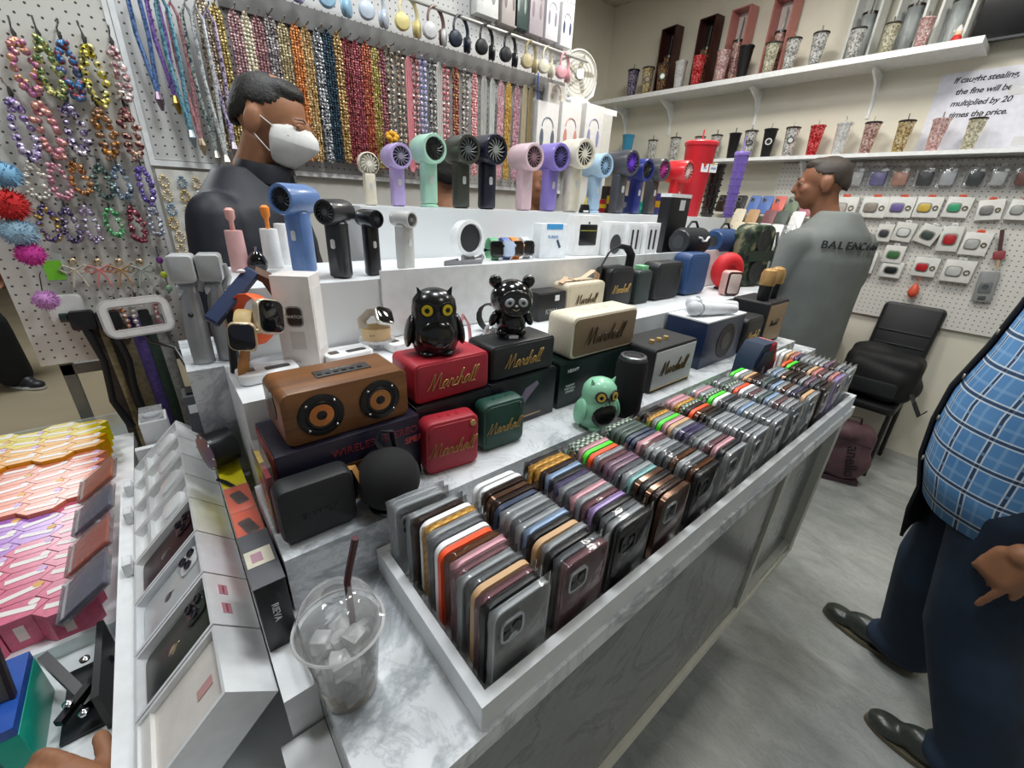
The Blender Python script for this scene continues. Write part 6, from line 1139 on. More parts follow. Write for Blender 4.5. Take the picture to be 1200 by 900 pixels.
# ---------------------------------------------------------------- chair, backpack, bags, bottle
ch = thing('office_chair', 'black metal chair with padded back against the right wall', 'chair', (3.285, .375, 0), 0)
cb = mat('#0e0f11', .45); dx, dy = .195, .15
for sx in (-1, 1):
    for sy in (-1, 1): obj('leg', G().cyl((sx * (dx + .0), sy * (dy - .01), 0), (sx * (dx - .02), sy * (dy - .02), .41), .012, n=10), cb, ch)
obj('seat', G().rr(2 * dx + .02, .05, 2 * dy, .03, .015, (0, 0, 0), Matrix.Translation((0, 0, .43)) @ Matrix.Rotation(PI / 2, 4, 'X')), cb, ch)
Mb = Matrix.Translation((.175, 0, .68)) @ Matrix.Rotation(.14, 4, 'Y') @ Matrix.Rotation(-PI / 2, 4, 'Z')
obj('backrest', G().rr(.29, .05, .56, .03, .015, (0, 0, .03), Mb), cb, ch)
for z in (-.02, .06, .14): obj('back_seam', G().rr(.25, .004, .012, .004, .001, (0, -.026, z), Mb), mat('#1c1e21', .35), ch)
for sy in (-1, 1): obj('back_post', G().tube([(.17, sy * .12, .40), (.19, sy * .12, .55)], .014, 8), cb, ch)
t = thing('black_bag', 'bulky black shoulder bag slumped on the chair seat', 'bag', (3.24, .375, .456), .05)
def blob_mesh(build, vox, smooth=6, dec=None):
    g = G(); build(g); me = g.mesh(); o = bpy.data.objects.new('tmp', me); COL.objects.link(o)
    r = o.modifiers.new('r', 'REMESH'); r.mode = 'VOXEL'; r.voxel_size = vox; r.use_smooth_shade = True
    s = o.modifiers.new('s', 'SMOOTH'); s.iterations = smooth; s.factor = .5
    bpy.context.view_layer.update(); out = bpy.data.meshes.new_from_object(o.evaluated_get(bpy.context.evaluated_depsgraph_get())); bpy.data.objects.remove(o); out.polygons.foreach_set('use_smooth', [True] * len(out.polygons)); out.materials.clear(); out.materials.append(None); return out
obj('bag_body', blob_mesh(lambda g: (g.rr(.36, .20, .27, .05, .04, (0, 0, 0), Matrix.Translation((0, 0, .145)) @ Matrix.Rotation(-PI / 2, 4, 'Z')), g.rr(.30, .12, .20, .05, .04, (0, 0, 0), Matrix.Translation((-.07, .02, .12)) @ Matrix.Rotation(.2, 4, 'X') @ Matrix.Rotation(-PI / 2, 4, 'Z')), g.ball((.02, .06, .27), .07, .12, .05), g.ball((0, -.12, .1), .09, .09, .09)), .012, 4), mat('#0b0d0f', .7, bmp=.6, scale=25), t); obj('strap', G().tube([(-.05, -.16, .1), (-.14, -.2, .06), (-.15, -.24, .0), (-.1, -.26, .02)], .012, 8, sy=.3), BLM, t); obj('buckle', G().rr(.02, .006, .014, .003, .001), GREY, t, (-.13, -.2, .08)); obj('front_pocket', G().rr(.22, .02, .09, .02, .008, (0, 0, 0), Matrix.Translation((-.135, 0, .09)) @ Matrix.Rotation(-PI / 2, 4, 'Z')), mat('#15191b', .5), t)
t = thing('maroon_backpack', 'dusty maroon backpack with black lettering under the chair', 'backpack', (2.93, .37, 0), .45)
obj('bag_body', blob_mesh(lambda g: (g.rr(.27, .17, .34, .06, .05, (0, 0, 0), Matrix.Translation((0, .0, .19)) @ Matrix.Rotation(-PI / 2, 4, 'Z')), g.ball((-.02, .02, .32), .09, .11, .06), g.ball((-.06, -.03, .14), .06, .12, .12)), .012, 5), mat('#5a3f45', .6, bmp=.35, scale=20, var=.2), t); lettering('anello', .085, mat('#17090c', .6), t, (-.127, -.03, .17), (PI / 2, PI / 2 * .88, -PI / 2), bold=.001); obj('zip', G().tube([(-.105, .1, .27), (-.11, 0, .285), (-.1, -.1, .265)], .004, 6), mat('#2a1a1d', .4), t); obj('handle', G().tube([(-.02, .04, .37), (-.03, .03, .41), (-.03, -.03, .41), (-.02, -.04, .37)], .009, 8, sy=.4), mat('#3a2429', .6), t); obj('base_panel', G().box(-.085, .085, -.12, .12, .0, .03), mat('#45303a', .6), t)
t = thing('low_cabinet', 'low white cabinet with pink cloth between grey shirt and chair', 'cabinet', (3.2, .75, 0), 0); obj('body', G().box(-.15, .3, -.09, .09, 0, .70), mat('#b4b4ae', .5), t); obj('door', G().box(-.154, -.15, -.08, .08, .05, .68), mat('#bcbcb6', .5), t); obj('pink_cloth', G().box(-.16, .1, -.1, .09, .701, .706), mat('#d0607c', .7), t)
t = thing('water_bottle', 'clear plastic water bottle with blue cap on the low cabinet', 'bottle', (3.24, .705, .7065), 0); obj('bottle_body', G().lathe([(.03, 0), (.034, .01), (.032, .05), (.034, .06), (.032, .1), (.034, .12), (.03, .15), (.014, .18)], 20), clear('#d8e0e8', .3), t); obj('cap', G().cyl((0, 0, .18), (0, 0, .2), .016, n=16), mat('#3048c0', .4), t)
# ================================================================== people
def limb(g, pts, rs, n=14):
    pts = [Vector(p) for p in pts]; P_, R_ = [], []
    for i in range(len(pts) - 1):
        for k in range(5): f = k / 5; P_.append(pts[i].lerp(pts[i + 1], f)); R_.append(rs[i] * (1 - f) + rs[i + 1] * f)
    P_.append(pts[-1]); R_.append(rs[-1]); g.tube(P_, R_, n)
    for p, r in zip(pts, rs): g.ball(p, r * .99, n=12, m=8)
def frame_of(d, nrm):
    d = Vector(d).normalized(); nrm = Vector(nrm); nrm = (nrm - d * nrm.dot(d)).normalized(); return d, nrm, d.cross(nrm)
def hand(g, wrist, d, nrm, side, curls=(.35, .4, .45, .5), s=1.0, thumb=.6):
    """d: along the fingers, nrm: out of the palm's back, side: +1 thumb on the +lateral side"""
    d, nrm, lat = frame_of(d, nrm); w = Vector(wrist); lat = lat * side
    Mp = Matrix((lat, d, nrm)).transposed().to_4x4(); Mp.translation = w + d * .048 * s
    g.rr(.078 * s, .028 * s, .088 * s, .022 * s, .012 * s, (0, 0, 0), Mp @ Matrix.Rotation(-PI / 2, 4, 'X'))
    g.ball(w, .025 * s, n=12, m=8)
    for k, (off, L, r) in enumerate(((.029, .082, .0088), (.0095, .09, .0092), (-.010, .084, .0088), (-.029, .066, .0078))):
        p = w + d * .088 * s + lat * off * s; a = 0.0; c = curls[k]; pts = [p - d * .012 * s, p]
        for j, f in enumerate((.45, .3, .25)):
            a += c * (1, 1.15, .8)[j]; dirv = d * math.cos(a) - nrm * math.sin(a); p = p + dirv * L * f * s; pts.append(p)
        limb(g, pts, [r * s * 1.05, r * s * 1.05, r * s, r * s * .93, r * s * .8], 10)
    b = w + d * .022 * s + lat * .03 * s - nrm * .006 * s; t1 = (lat * math.sin(thumb) + d * math.cos(thumb) - nrm * .25).normalized(); t2 = (t1 + d * .5).normalized()
    limb(g, [b - lat * .01 * s, b + t1 * .034 * s, b + t1 * .034 * s + t2 * .03 * s, b + t1 * .034 * s + t2 * .052 * s], [.014 * s, .0115 * s, .0105 * s, .0085 * s], 10)
def head_geo(g, c, f, s=1.0):
    """c head centre, f facing direction (horizontal-ish)"""
    f = Vector(f).normalized(); up = Vector((0, 0, 1)); r = f.cross(up).normalized(); up = r.cross(f).normalized()
    M_ = Matrix((r, f, up)).transposed().to_4x4(); M_.translation = Vector(c); M_ = M_ @ Matrix.Scale(s, 4)
    g.ball((0, -.012, .028), .077, .096, .088, 24, 16, M_); g.ball((0, .028, -.03), .060, .066, .075, 20, 14, M_); g.ball((0, .045, -.075), .036, .034, .034, 16, 10, M_)
    g.ball((0, .088, .012), .05, .012, .018, 16, 10, M_)
    g.tube([(0, .088, .02), (0, .104, -.008), (0, .110, -.022), (0, .094, -.03)], [.008, .011, .014, .009], 10, M_)
    for k in (-1, 1):
        g.ball((k * .080, -.014, -.008), .013, .024, .036, 12, 10, M_); g.ball((k * .036, .062, -.02), .026, .024, .022, 12, 8, M_)
    g.tube([(-.022, .089, -.052), (0, .096, -.05), (.022, .089, -.052)], [.004, .007, .004], 8, M_); g.tube([(-.018, .087, -.06), (0, .094, -.061), (.018, .087, -.06)], [.004, .008, .004], 8, M_)
    g.tube([(0, -.02, -.05), (0, -.03, -.10), (0, -.04, -.155)], [.056, .055, .062], 16, M_)
    return M_
def face_parts(t, M_, skin, hairc, style='short', mask=False, s=1.0):
    loc, rot, sc = M_.decompose(); e = bpy.data.objects
    def put(name, g, m): 
        o = obj(name, g, m, t); o.matrix_local = M_; return o
    for k in (-1, 1):
        put('eye', G().ball((k * .031, .0835, .008), .012, .007, .0065, 14, 10), mat('#e6e0d8', .2)); put('iris', G().ball((k * .031, .0895, .007), .0055, .0025, .0055, 12, 8), mat('#1a100c', .1)); put('eyelid', G().tube([(k * .018, .087, .011), (k * .031, .093, .0155), (k * .045, .084, .011)], .0032, 6), skin)
        put('eyebrow', G().tube([(k * .014, .0965, .026), (k * .03, .096, .031), (k * .05, .083, .027)], [.002, .0035, .002], 6, sy=.7), hairc)
    if style:
        def hb(g):
            g.ball((0, -.018, .032), .0805, .096, .084, 24, 16)
            if style == 'short': g.ball((0, .026, .084), .056, .05, .03, 18, 12); g.ball((0, -.075, .0), .062, .04, .06, 16, 10)
        me = blob_mesh(hb, .008, 3)
        bm = bmesh.new(); bm.from_mesh(me)
        bmesh.ops.delete(bm, geom=[v for v in bm.verts if (v.co.y > -.03 + (v.co.z - .005) * 1.55 and v.co.z < .085) or v.co.z < -.045 or (v.co.z < .03 and v.co.y > -.03)], context='VERTS'); bm.to_mesh(me); bm.free()
        o = link('hair', me, hairc, t); o.matrix_local = M_; sd = o.modifiers.new('thickness', 'SOLIDIFY'); sd.thickness = .01; sd.offset = -1
    if mask:
        mg = G(); prof = [(.010, .052, .064, .012), (-.008, .066, .066, .034), (-.030, .072, .067, .040), (-.034, .072, .067, .039), (-.060, .066, .062, .024), (-.088, .048, .052, .004), (-.102, .030, .046, -.004)]; vs = []; n = 18
        for z, rx, ry, bul in prof:
            for k in range(n + 1):
                a = math.radians(-88 + 176 * k / n); vs.append((rx * math.sin(a) * 1.02, .028 + (ry * math.cos(a)) + bul * max(0, math.cos(a)) ** 3, z))
        mg.add(vs, [(i * (n + 1) + k, i * (n + 1) + k + 1, (i + 1) * (n + 1) + k + 1, (i + 1) * (n + 1) + k) for i in range(len(prof) - 1) for k in range(n)])
        o = put('face_mask', mg, mat('#dcdcd8', .7)); sd = o.modifiers.new('thickness', 'SOLIDIFY'); sd.thickness = .003
        for k in (-1, 1):
            for z0, z1 in ((-.005, .022), (-.07, -.025)): put('ear_loop', G().tube([(k * .069, .033, z0), (k * .079, .005, (z0 + z1) / 2), (k * .082, -.022, z1)], .0016, 6), mat('#e0e0dc', .6))
SK1 = mat('#9a6a4c', .55, var=.1, scale=30); SK2 = mat('#8a5c42', .55, var=.1, scale=30); HAIR = mat('#120f0c', .55, var=.5, scale=120, bmp=1.0)
def torso(g, c, f, w, d, z0, z1, n=24, belly=0.0, sl=(1, .96, .95, .98, 1.02, 1.0, .8, .36)):
    """clothed trunk lofted between z0 and z1 round centre c"""
    f = Vector((f[0], f[1], 0)).normalized(); r = Vector((f.y, -f.x, 0)); vs = []; fs = []; m = len(sl)
    for i, k in enumerate(sl):
        t = i / (m - 1); z = z0 + (z1 - z0) * (t if t < .8 else .8 + (t - .8) * 1.0); dd = d * (1 + belly * math.sin(PI * min(1, t * 1.3)) * (1 if t < .77 else 0)) * (.9 if i == m - 1 else 1) * (k if k < .9 else 1) ** .5
        for j in range(n):
            a = 2 * PI * j / n; vs.append(Vector((c[0], c[1], 0)) + r * (w * k * math.cos(a)) + f * (dd * math.sin(a)) + Vector((0, 0, z)))
    for i in range(m - 1):
        for j in range(n): j2 = (j + 1) % n; fs.append((i * n + j, i * n + j2, (i + 1) * n + j2, (i + 1) * n + j))
    fs.append(tuple(reversed(range(n)))); fs.append(tuple(range((m - 1) * n, m * n))); g.add(vs, fs)
def shoe(t, loc, yaw, m, sole, L=.29):
    root = obj('shoe', blob_mesh(lambda g: (g.ball((0, L * .02, .045), .044, L * .26, .048), g.ball((0, L * .3, .030), .043, L * .2, .030), g.ball((0, -L * .3, .05), .036, L * .2, .05)), .007, 4), m, t, loc, (0, 0, yaw))
    o = []; n = 28
    for k in range(n):
        a = 2 * PI * k / n; y = L * .5 * math.sin(a); w_ = .047 * (1 + .1 * math.sin(a)) * (1 - .12 * math.cos(2 * a) * 0); o.append((w_ * math.cos(a) * (1 - .18 * max(0, -math.sin(a))), y))
    vs = [(x, y, z) for z in (.0, .016) for x, y in o]; obj('sole', G().add(vs, [tuple(range(n))[::-1], tuple(range(n, 2 * n))] + [(k, (k + 1) % n, n + (k + 1) % n, n + k) for k in range(n)]), sole, root); return root

# --- seller with face mask behind the display
t = thing('person', 'person in dark navy jacket and white face mask behind the display', 'person', (0, 0, 0)); hc = Vector((.338, 1.475, 1.615)); fd = Vector((.74, -.62, -.26)); bd = Vector((.75, -.66, 0)); base = Vector((.26, 1.53, 0)); rr_ = Vector((bd.y, -bd.x, 0)).normalized() * -1
body = G(); Mh = head_geo(body, hc, fd, .97)
shL, shR = base + Vector((0, 0, 1.40)) - rr_ * .19, base + Vector((0, 0, 1.40)) + rr_ * .19
def arm_pts(sh, side): return [sh, sh + Vector((bd.x * .02, bd.y * .02, -.27)) + rr_ * side * .05, sh + Vector((bd.x * .1, bd.y * .1, -.50)) + rr_ * side * .03]
for sh, sd in ((shL, -1), (shR, 1)):
    a = arm_pts(sh, sd); limb(body, [a[0] + Vector((0, 0, -.05)) - rr_ * sd * .05, a[1], a[2]], [.035, .04, .03]); hand(body, a[2], (bd.x * .3, bd.y * .3, -1), rr_ * sd, sd)
torso(body, base, bd, .15, .09, .85, 1.46); limb(body, [base + rr_ * .09 + Vector((0, 0, .9)), base + rr_ * .1 + Vector((0, 0, .48)), base + rr_ * .1 + Vector((0, 0, .03))], [.085, .055, .04]); limb(body, [base - rr_ * .09 + Vector((0, 0, .9)), base - rr_ * .1 + Vector((0, 0, .48)), base - rr_ * .1 + Vector((0, 0, .03))], [.085, .055, .04])
link('body', blob_mesh(lambda g: (g.v.extend(body.v), g.f.extend(body.f)), .0065, 3), SK1, t); face_parts(t, Mh, SK1, HAIR, 'short', True)
NAVY = mat('#0a101e', .55, var=.25, scale=14, bmp=.35)
def jacket(g):
    torso(g, base, bd, .215, .15, .78, 1.50, belly=.05)
    for sh, sd in ((shL, -1), (shR, 1)): a = arm_pts(sh, sd); limb(g, [a[0] + Vector((0, 0, -.035)) - rr_ * sd * .025, a[1], a[2] - (a[2] - a[1]) * .12], [.072, .066, .055])
link('jacket', blob_mesh(jacket, .011, 5), NAVY, t)
obj('collar', G().lathe([(.082, 0), (.078, .03), (.070, .05), (.064, .05), (.07, .02)], 28, cap=False), NAVY, t, (hc.x - .035, hc.y + .03, 1.465), (.1, .1, 0)); obj('zip', G().tube([base + bd.normalized() * .162 + Vector((0, 0, 1.0)), base + bd.normalized() * .165 + Vector((0, 0, 1.3)), base + bd.normalized() * .10 + Vector((.03, -.02, 1.485))], .004, 6), mat('#9a9ca0', .3, .7), t)
link('trousers', blob_mesh(lambda g: [limb(g, [base + rr_ * k * .09 + Vector((0, 0, .86)), base + rr_ * k * .1 + Vector((0, 0, .48)), base + rr_ * k * .1 + Vector((0, 0, .06))], [.115, .085, .07]) for k in (-1, 1)], .014, 3), mat('#1c1e24', .7), t)
for k in (-1, 1): shoe(t, base + rr_ * k * .1 + bd.normalized() * .05, math.atan2(bd.y, bd.x) - PI / 2, BL, BLM)

# --- person in grey shirt with back lettering
t = thing('person', 'person in loose grey T-shirt with black back lettering at the counter end', 'person', (0, 0, 0)); fd = Vector((.45, .89, 0)).normalized(); rt2 = Vector((fd.y, -fd.x, 0)); base = Vector((2.50, .66, 0)); hc = Vector((2.51, .77, 1.59))
body = G(); Mh = head_geo(body, hc, Vector((-.35, .9, -.1)), 1.0); shL, shR = base + Vector((0, 0, 1.37)) - rt2 * .2, base + Vector((0, 0, 1.37)) + rt2 * .2
def arm2(sh, k): return [sh, sh + fd * .05 - rt2 * .03 * -k + Vector((0, 0, -.27)), sh + fd * .27 + Vector((0, 0, -.30)) - rt2 * k * .05]
for sh, k in ((shL, -1), (shR, 1)): a = arm2(sh, k); limb(body, [a[0] + Vector((0, 0, -.06)) - rt2 * k * .05, a[1], a[2]], [.035, .044, .03]); hand(body, a[2], fd, (0, 0, 1), k)
torso(body, base, fd, .16, .1, .8, 1.44)
for k in (-1, 1): limb(body, [base + rt2 * k * .09 + Vector((0, 0, .88)), base + rt2 * k * .1 + Vector((0, 0, .47)), base + rt2 * k * .1 + Vector((0, 0, .03))], [.09, .058, .042])
link('body', blob_mesh(lambda g: (g.v.extend(body.v), g.f.extend(body.f)), .0075, 3), SK2, t); face_parts(t, Mh, SK2, mat('#3a322c', .6, var=.3, scale=200, bmp=.4), 'short')
TG = mat('#6f7472', .85, var=.12, scale=9, bmp=.5)
def shirt2(g):
    torso(g, base, fd, .215, .16, .74, 1.475, sl=(1.04, 1.02, 1.0, .98, 1.0, 1.0, .8, .34))
    for sh, k in ((shL, -1), (shR, 1)): a = arm2(sh, k); limb(g, [a[0] + Vector((0, 0, -.045)) - rt2 * k * .02, a[0].lerp(a[1], .78)], [.075, .085])
link('t_shirt', blob_mesh(shirt2, .011, 6), TG, t)
word = 'BALENCIAGA'
for i, c_ in enumerate(word):
    ph = math.radians(-44 + i * 9.4); dirv = (-fd * math.cos(ph) + rt2 * math.sin(ph)); nv = (-fd * math.cos(ph) / .163 + rt2 * math.sin(ph) / .216).normalized(); pos = Vector((base.x, base.y, 0)) - fd * (.152 * math.cos(ph)) + rt2 * (.208 * math.sin(ph)); pos = pos + nv * .006; pos.z = 1.335
    lettering(c_, .046, mat('#2c3032', .7), t, pos, (PI / 2, 0, math.atan2(nv.y, nv.x) + PI / 2), name='shirt_letter', bold=.001, ext=.003)
link('trousers', blob_mesh(lambda g: [limb(g, [base + rt2 * k * .09 + Vector((0, 0, .86)), base + rt2 * k * .1 + Vector((0, 0, .48)), base + rt2 * k * .1 + Vector((0, 0, .06))], [.12, .09, .075]) for k in (-1, 1)], .014, 3), mat('#23262e', .8), t)
for k in (-1, 1): shoe(t, base + rt2 * k * .1 + fd * .05, math.atan2(fd.y, fd.x) - PI / 2, mat('#3a3a3c', .5), WH)

# --- customer in blue plaid shirt
def plaid():
    m, nt, b = newmat('plaid_cloth'); uv = N(nt, 'ShaderNodeUVMap'); s = N(nt, 'ShaderNodeSeparateXYZ'); nt.links.new(uv.outputs[0], s.inputs[0]); col = lin('#4a86c0')
    n = N(nt, 'ShaderNodeTexNoise', i_Scale=9.0); nt.links.new(uv.outputs[0], n.inputs['Vector']); c = mixc(nt, n.outputs[0], lin('#3f78b4'), lin('#6ea2d2'))
    for ax in (0, 1):
        f = math_n(nt, 'FRACT', math_n(nt, 'DIVIDE', s.outputs[ax], .072))
        for lo, hi, cc, w_ in ((.0, .10, '#1c3050', .85), (.10, .15, '#dfe8ee', .75), (.95, 1.0, '#dfe8ee', .75), (.44, .54, '#8fb6da', .45)):
            k = math_n(nt, 'MULTIPLY', math_n(nt, 'GREATER_THAN', f, lo), math_n(nt, 'LESS_THAN', f, hi)); c = mixc(nt, math_n(nt, 'MULTIPLY', k, w_), c, lin(cc))
    nt.links.new(c, b.inputs['Base Color']); b.inputs['Roughness'].default_value = .85; return m
def shell(rings, a0, a1, n=40, uvs=True):
    """cloth surface: rings of (centre, rx, ry, z), angle 0 = +x, 90 = +y"""
    me = bpy.data.meshes.new('m'); vs = []; fs = []; uv = []
    for (cx, cy, rx, ry, z) in rings:
        for k in range(n + 1):
            a = math.radians(a0 + (a1 - a0) * k / n); fold = 1 + .012 * math.sin(a * 9 + z * 7) * (1.4 - z); vs.append((cx + rx * fold * math.cos(a), cy + ry * fold * math.sin(a), z)); uv.append((.19 * a, z))
    for i in range(len(rings) - 1):
        for k in range(n): fs.append((i * (n + 1) + k, i * (n + 1) + k + 1, (i + 1) * (n + 1) + k + 1, (i + 1) * (n + 1) + k))
    me.from_pydata(vs, [], fs); l = me.uv_layers.new(name='UVMap')
    for p in me.polygons:
        for li in p.loop_indices: l.data[li].uv = uv[me.loops[li].vertex_index]
    me.polygons.foreach_set('use_smooth', [True] * len(me.polygons)); me.materials.append(None); return me
t = thing('person', 'person in blue plaid shirt, dark jacket and jeans on the right', 'person', (0, 0, 0)); bx, by = 1.55, -.15; fd = Vector((-.1, 1, 0)).normalized()
hipL, hipR = Vector((bx - .10, by - .03, .84)), Vector((bx + .10, by - .01, .84)); knL, knR = Vector((1.445, -.22, .47)), Vector((1.70, -.12, .47)); anL, anR = Vector((1.425, -.37, .075)), Vector((1.745, -.17, .075))
body = G(); Mh = head_geo(body, (bx - .01, by + .02, 1.60), fd, 1.0); torso(body, (bx, by), fd, .16, .11, .8, 1.46)
aL = [Vector((bx - .20, by - .01, 1.36)), Vector((1.30, -.30, 1.07)), Vector((1.335, -.285, .80))]; aR = [Vector((bx + .20, by, 1.36)), Vector((1.82, -.22, 1.07)), Vector((1.80, -.16, .80))]
limb(body, aL, [.05, .045, .031]); limb(body, aR, [.05, .045, .031])
hand(body, onx(1200, 652, 1.32), onx(1135, 690, 1.33) - onx(1200, 652, 1.32), (-.75, .1, .65), -1, (.08, .75, .95, 1.0), 1.0, .25); limb(body, [aL[2], onx(1200, 652, 1.32)], [.031, .027]); hand(body, aR[2], (0, .25, -1), (1, 0, 0), 1, (.3, .35, .4, .4))
for h_, k_, a_ in ((hipL, knL, anL), (hipR, knR, anR)): limb(body, [h_, k_, a_], [.085, .06, .042])
link('body', blob_mesh(lambda g: (g.v.extend(body.v), g.f.extend(body.f)), .0055, 2), SK1, t); face_parts(t, Mh, SK1, HAIR, 'short')
R_ = [(bx, by - .01, .20, .150, .765), (bx, by, .205, .168, .86), (bx, by, .21, .178, .96), (bx, by, .212, .176, 1.06), (bx, by - .01, .21, .160, 1.18), (bx, by - .01, .212, .142, 1.30), (bx, by - .01, .20, .12, 1.38), (bx, by - .01, .14, .09, 1.45), (bx, by - .01, .075, .075, 1.49)]
o = link('plaid_shirt', shell(R_, 0, 360, 64), plaid(), t); sd = o.modifiers.new('thickness', 'SOLIDIFY'); sd.thickness = .004
for z in (.86, .98, 1.10, 1.22):
    i = min(range(len(R_)), key=lambda q: abs(R_[q][4] - z)); ry_ = np.interp(z, [r[4] for r in R_], [r[3] for r in R_]); obj('button', G().cyl((0, 0, 0), (0, .004, 0), .007, n=14), mat('#8c8474', .4), t, (bx - .045, by + ry_ * .985, z))
JK = mat('#0f1016', .8, var=.3, scale=60); RJ = [(c[0], c[1] - .012, c[2] + .022, c[3] + .024, c[4]) for c in R_[:-1]]; RJ = [(bx, by - .03, .225, .165, .60), (bx, by - .02, .222, .17, .69)] + RJ
o = link('jacket', shell(RJ, 214, 458, 60), JK, t); sd = o.modifiers.new('thickness', 'SOLIDIFY'); sd.thickness = .008
link('jacket_sleeve', blob_mesh(lambda g: limb(g, [aL[0], aL[1], aL[2] + Vector((0, 0, .04))], [.088, .068, .052]), .011, 4), JK, t); link('jacket_sleeve', blob_mesh(lambda g: limb(g, [aR[0], aR[1], aR[2] + Vector((0, 0, .04))], [.088, .068, .052]), .011, 4), JK, t)
def jeans(g):
    g.ball((bx, by - .01, .86), .19, .145, .13, 24, 14)
    for h_, k_, a_ in ((hipL, knL, anL), (hipR, knR, anR)): limb(g, [h_, k_, a_ + Vector((0, .0, .02))], [.118, .095, .088]); g.ball(a_ + Vector((0, .02, .0)), .088, .1, .05)
link('jeans', blob_mesh(jeans, .012, 4), mat('#1b2b3f', .85, var=.35, scale=7, bmp=.5), t)
SHO = mat('#3a3f3a', .3, var=.15); shoe(t, (1.428, -.285, 0), .03, SHO, mat('#6a6250', .6)); shoe(t, (1.757, -.07, 0), -.12, SHO, mat('#6a6250', .6))

# --- two people sitting behind the display, mostly hidden
for k, (u, v, yy, fdx, lab, cl) in enumerate(((522, 205, 1.62, (.3, .9, 0), 'person with black hair half hidden behind the olive hand fan', '#1a1a20'), (632, 215, 1.60, (-.2, -.95, 0), 'person sitting half hidden behind the purple hand fan', '#8c8478'))):
    p = ony(u, v, yy); t = thing('person', lab, 'person', (0, 0, 0)); body = G(); Mh = head_geo(body, p, fdx, .95); fd = Vector(fdx).normalized(); bs = Vector((p.x, p.y, 0)); r3 = Vector((fd.y, -fd.x, 0)); zs = p.z - .26
    torso(body, bs, fd, .15, .1, .5, zs + .06)
    for q in (-1, 1): limb(body, [bs + r3 * q * .18 + Vector((0, 0, zs)), bs + r3 * q * .2 + Vector((0, 0, zs - .28)), bs + r3 * q * .12 + fd * .2 + Vector((0, 0, zs - .36))], [.045, .04, .028]); limb(body, [bs + r3 * q * .09 + Vector((0, 0, .5)), bs + r3 * q * .1 + fd * (.25 if k == 1 else .12) + Vector((0, 0, .48)), bs + r3 * q * .1 + fd * (.22 if k == 1 else .12) + Vector((0, 0, .04))], [.08, .055, .04]); hand(body, bs + r3 * q * .12 + fd * .2 + Vector((0, 0, zs - .36)), fd, (0, 0, 1), q)
    link('body', blob_mesh(lambda g: (g.v.extend(body.v), g.f.extend(body.f)), .008, 3), SK1, t); face_parts(t, Mh, SK1, HAIR, 'short'); link('shirt', blob_mesh(lambda g: (torso(g, bs, fd, .2, .14, .45, zs + .07), [limb(g, [bs + r3 * q * .18 + Vector((0, 0, zs)), bs + r3 * q * .2 + Vector((0, 0, zs - .24))], [.075, .065]) for q in (-1, 1)]), .014, 4), mat(cl, .8), t)
    link('trousers', blob_mesh(lambda g: [limb(g, [bs + r3 * q * .09 + Vector((0, 0, .5)), bs + r3 * q * .1 + fd * (.25 if k == 1 else .12) + Vector((0, 0, .48)), bs + r3 * q * .1 + fd * (.22 if k == 1 else .12) + Vector((0, 0, .06))], [.1, .075, .06]) for q in (-1, 1)], .016, 3), mat('#24262c', .8), t)
    st = thing('stool', 'low round stool under the person behind the %s fan' % ('olive' if k == 0 else 'purple'), 'stool', (p.x - fd.x * .05, p.y - fd.y * .05, 0)); obj('seat', G().cyl((0, 0, .355), (0, 0, .385), .12, n=24), mat('#3a3c40', .5), st)
    for q in range(4): obj('leg', G().cyl((.08 * math.cos(q * PI / 2), .08 * math.sin(q * PI / 2), 0), (.07 * math.cos(q * PI / 2), .07 * math.sin(q * PI / 2), .355), .012, n=8), GREY, st)
# --- passer-by in the corridor at the far left
p = onz(28, 452, 0); t = thing('person', 'person in black trousers and dark sneakers walking in the corridor', 'person', (0, 0, 0)); bs = Vector((p.x - .15, p.y + .12, 0)); fd = Vector((.7, -.7, 0)); r3 = Vector((fd.y, -fd.x, 0)); body = G(); Mh = head_geo(body, bs + Vector((0, 0, 1.58)), fd); torso(body, bs, fd, .16, .1, .8, 1.45); feet = [bs + Vector((-.12, .25, 0)), Vector((p.x - .02, p.y, 0))]
for q, ft in zip((-1, 1), feet): limb(body, [bs + r3 * q * .09 + Vector((0, 0, .86)), (bs + ft) / 2 + fd * .05 + Vector((0, 0, .47)), ft + Vector((0, 0, .06))], [.085, .058, .04]); limb(body, [bs + r3 * q * .2 + Vector((0, 0, 1.36)), bs + r3 * q * .24 + Vector((0, 0, 1.08)), bs + r3 * q * .22 + fd * .1 + Vector((0, 0, .84))], [.048, .042, .03]); hand(body, bs + r3 * q * .22 + fd * .1 + Vector((0, 0, .84)), (0, 0, -1), r3 * q, 1)
link('body', blob_mesh(lambda g: (g.v.extend(body.v), g.f.extend(body.f)), .009, 3), SK1, t); face_parts(t, Mh, SK1, HAIR, 'short'); link('shirt', blob_mesh(lambda g: (torso(g, bs, fd, .22, .15, .78, 1.47), [limb(g, [bs + r3 * q * .2 + Vector((0, 0, 1.36)), bs + r3 * q * .24 + Vector((0, 0, 1.12))], [.08, .075]) for q in (-1, 1)]), .014, 4), mat('#a8a49c', .8), t)
link('trousers', blob_mesh(lambda g: [limb(g, [bs + r3 * q * .09 + Vector((0, 0, .86)), (bs + ft) / 2 + fd * .05 + Vector((0, 0, .47)), ft + Vector((0, 0, .10))], [.13, .11, .10]) for q, ft in zip((-1, 1), feet)], .014, 3), mat('#15161a', .85), t)
for ft in feet: shoe(t, ft + fd * .06, math.atan2(fd.y, fd.x) - PI / 2, mat('#23252a', .5), WH)
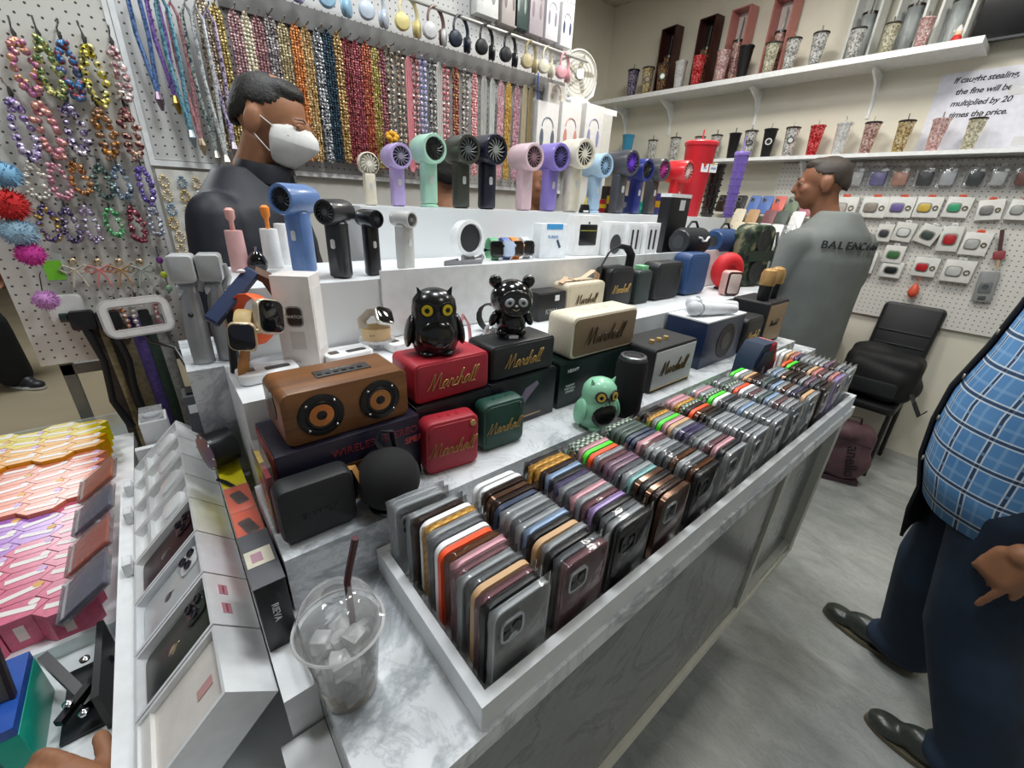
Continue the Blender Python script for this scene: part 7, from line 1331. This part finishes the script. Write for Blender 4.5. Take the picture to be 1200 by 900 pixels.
# --- back of a hand at the very bottom edge
_g = G(); hand(_g, onz(112, 968, .83), onz(-5, 908, .83) - onz(112, 968, .83), (0, -.1, 1), 1, (.25, .3, .3, .35), 1.0, .5)
link('skin', blob_mesh(lambda g: (g.v.extend(_g.v), g.f.extend(_g.f)), .004, 3), SK1, hb_)
# ================================================================== small extras
def small_box(label, x, y, z, w_, d_, h_, col, band=None, rot=0.0):
    t = thing('small_carton', label, 'box', (x, y, z + .0005), rot); obj('body', G().box(-w_ / 2, w_ / 2, 0, d_, 0, h_, ch=.0008), mat(col, .35), t)
    obj('top_flap', G().box(-w_ / 2 + .001, w_ / 2 - .001, .001, d_ - .001, h_, h_ + .0008), mat(band or col, .35), t)
    if band: obj('front_band', G().box(-w_ / 2 + .002, w_ / 2 - .002, -.0008, 0, h_ * .35, h_ * .65), mat(band, .4), t)
    return t
for u, h_, c, b_, lab in ((704, .05, '#a02028', '#d8b020', 'red carton with yellow band behind the pale blue fan'), (712, .10, '#1c1a18', '#e0b81c', 'black and yellow striped carton behind the charcoal fan'), (731, .07, '#2c68b0', '#e0e4e8', 'blue carton behind the royal blue fan'), (752, .05, '#28a088', '#58c8b0', 'teal carton behind the magenta flower fan'), (768, .09, '#2050a0', '#d8c020', 'blue and yellow carton beside the red fan')):
    p = ony(u, 240, 1.215); small_box(lab, p.x, 1.205, Z4, .05, .03, h_, c, b_)
p = onz(688, 300, Z3); t = thing('mini_pouch', 'small black pouch with white label standing on the white step', 'pouch', (ony(688, 240, 1.075).x, 1.085, Z4 + .0005), -.1); obj('pouch', G().prism([(-.02, 0), (.02, 0), (.012, .028), (-.012, .028)], -.008, .008), BL, t); obj('label', G().box(-.012, .012, -.0088, -.0081, .003, .009), WH, t); obj('gold_tip', G().cyl((0, 0, .027), (.006, 0, .05), .006, .003, 8), mat('#c8b040', .4), t)
t = thing('pink_pouch', 'small pink pouch lying at the marble step edge beside the can speaker', 'pouch', (.705, .468, Z1 + .0005), .2); obj('pouch', G().ball((0, 0, .009), .024, .013, .009, 16, 8), mat('#dca0aa', .5), t); obj('zip', G().tube([(-.018, -.008, .012), (0, -.011, .013), (.018, -.008, .012)], .001, 5), mat('#b87884', .4), t)
for k, (y, c1, c2, lab) in enumerate(((.505, '#8a2430', '#c8a030', 'red wrapped slim pack beside the dark speaker carton'), (.545, '#c8a428', '#7a2c30', 'yellow wrapped slim pack beside the dark speaker carton'))):
    t = thing('slim_pack', lab, 'package', (.0455, y, Z1 + .0005), 0); obj('card', G().box(0, .006, 0, .034, 0, .085), mat(c1, .4), t); obj('print', G().box(-.0006, 0, .004, .03, .02, .05), mat(c2, .4), t); obj('wrapper', G().box(-.002, .008, -.002, .036, 0, .1), clear('#f4f6f8', .06), t)
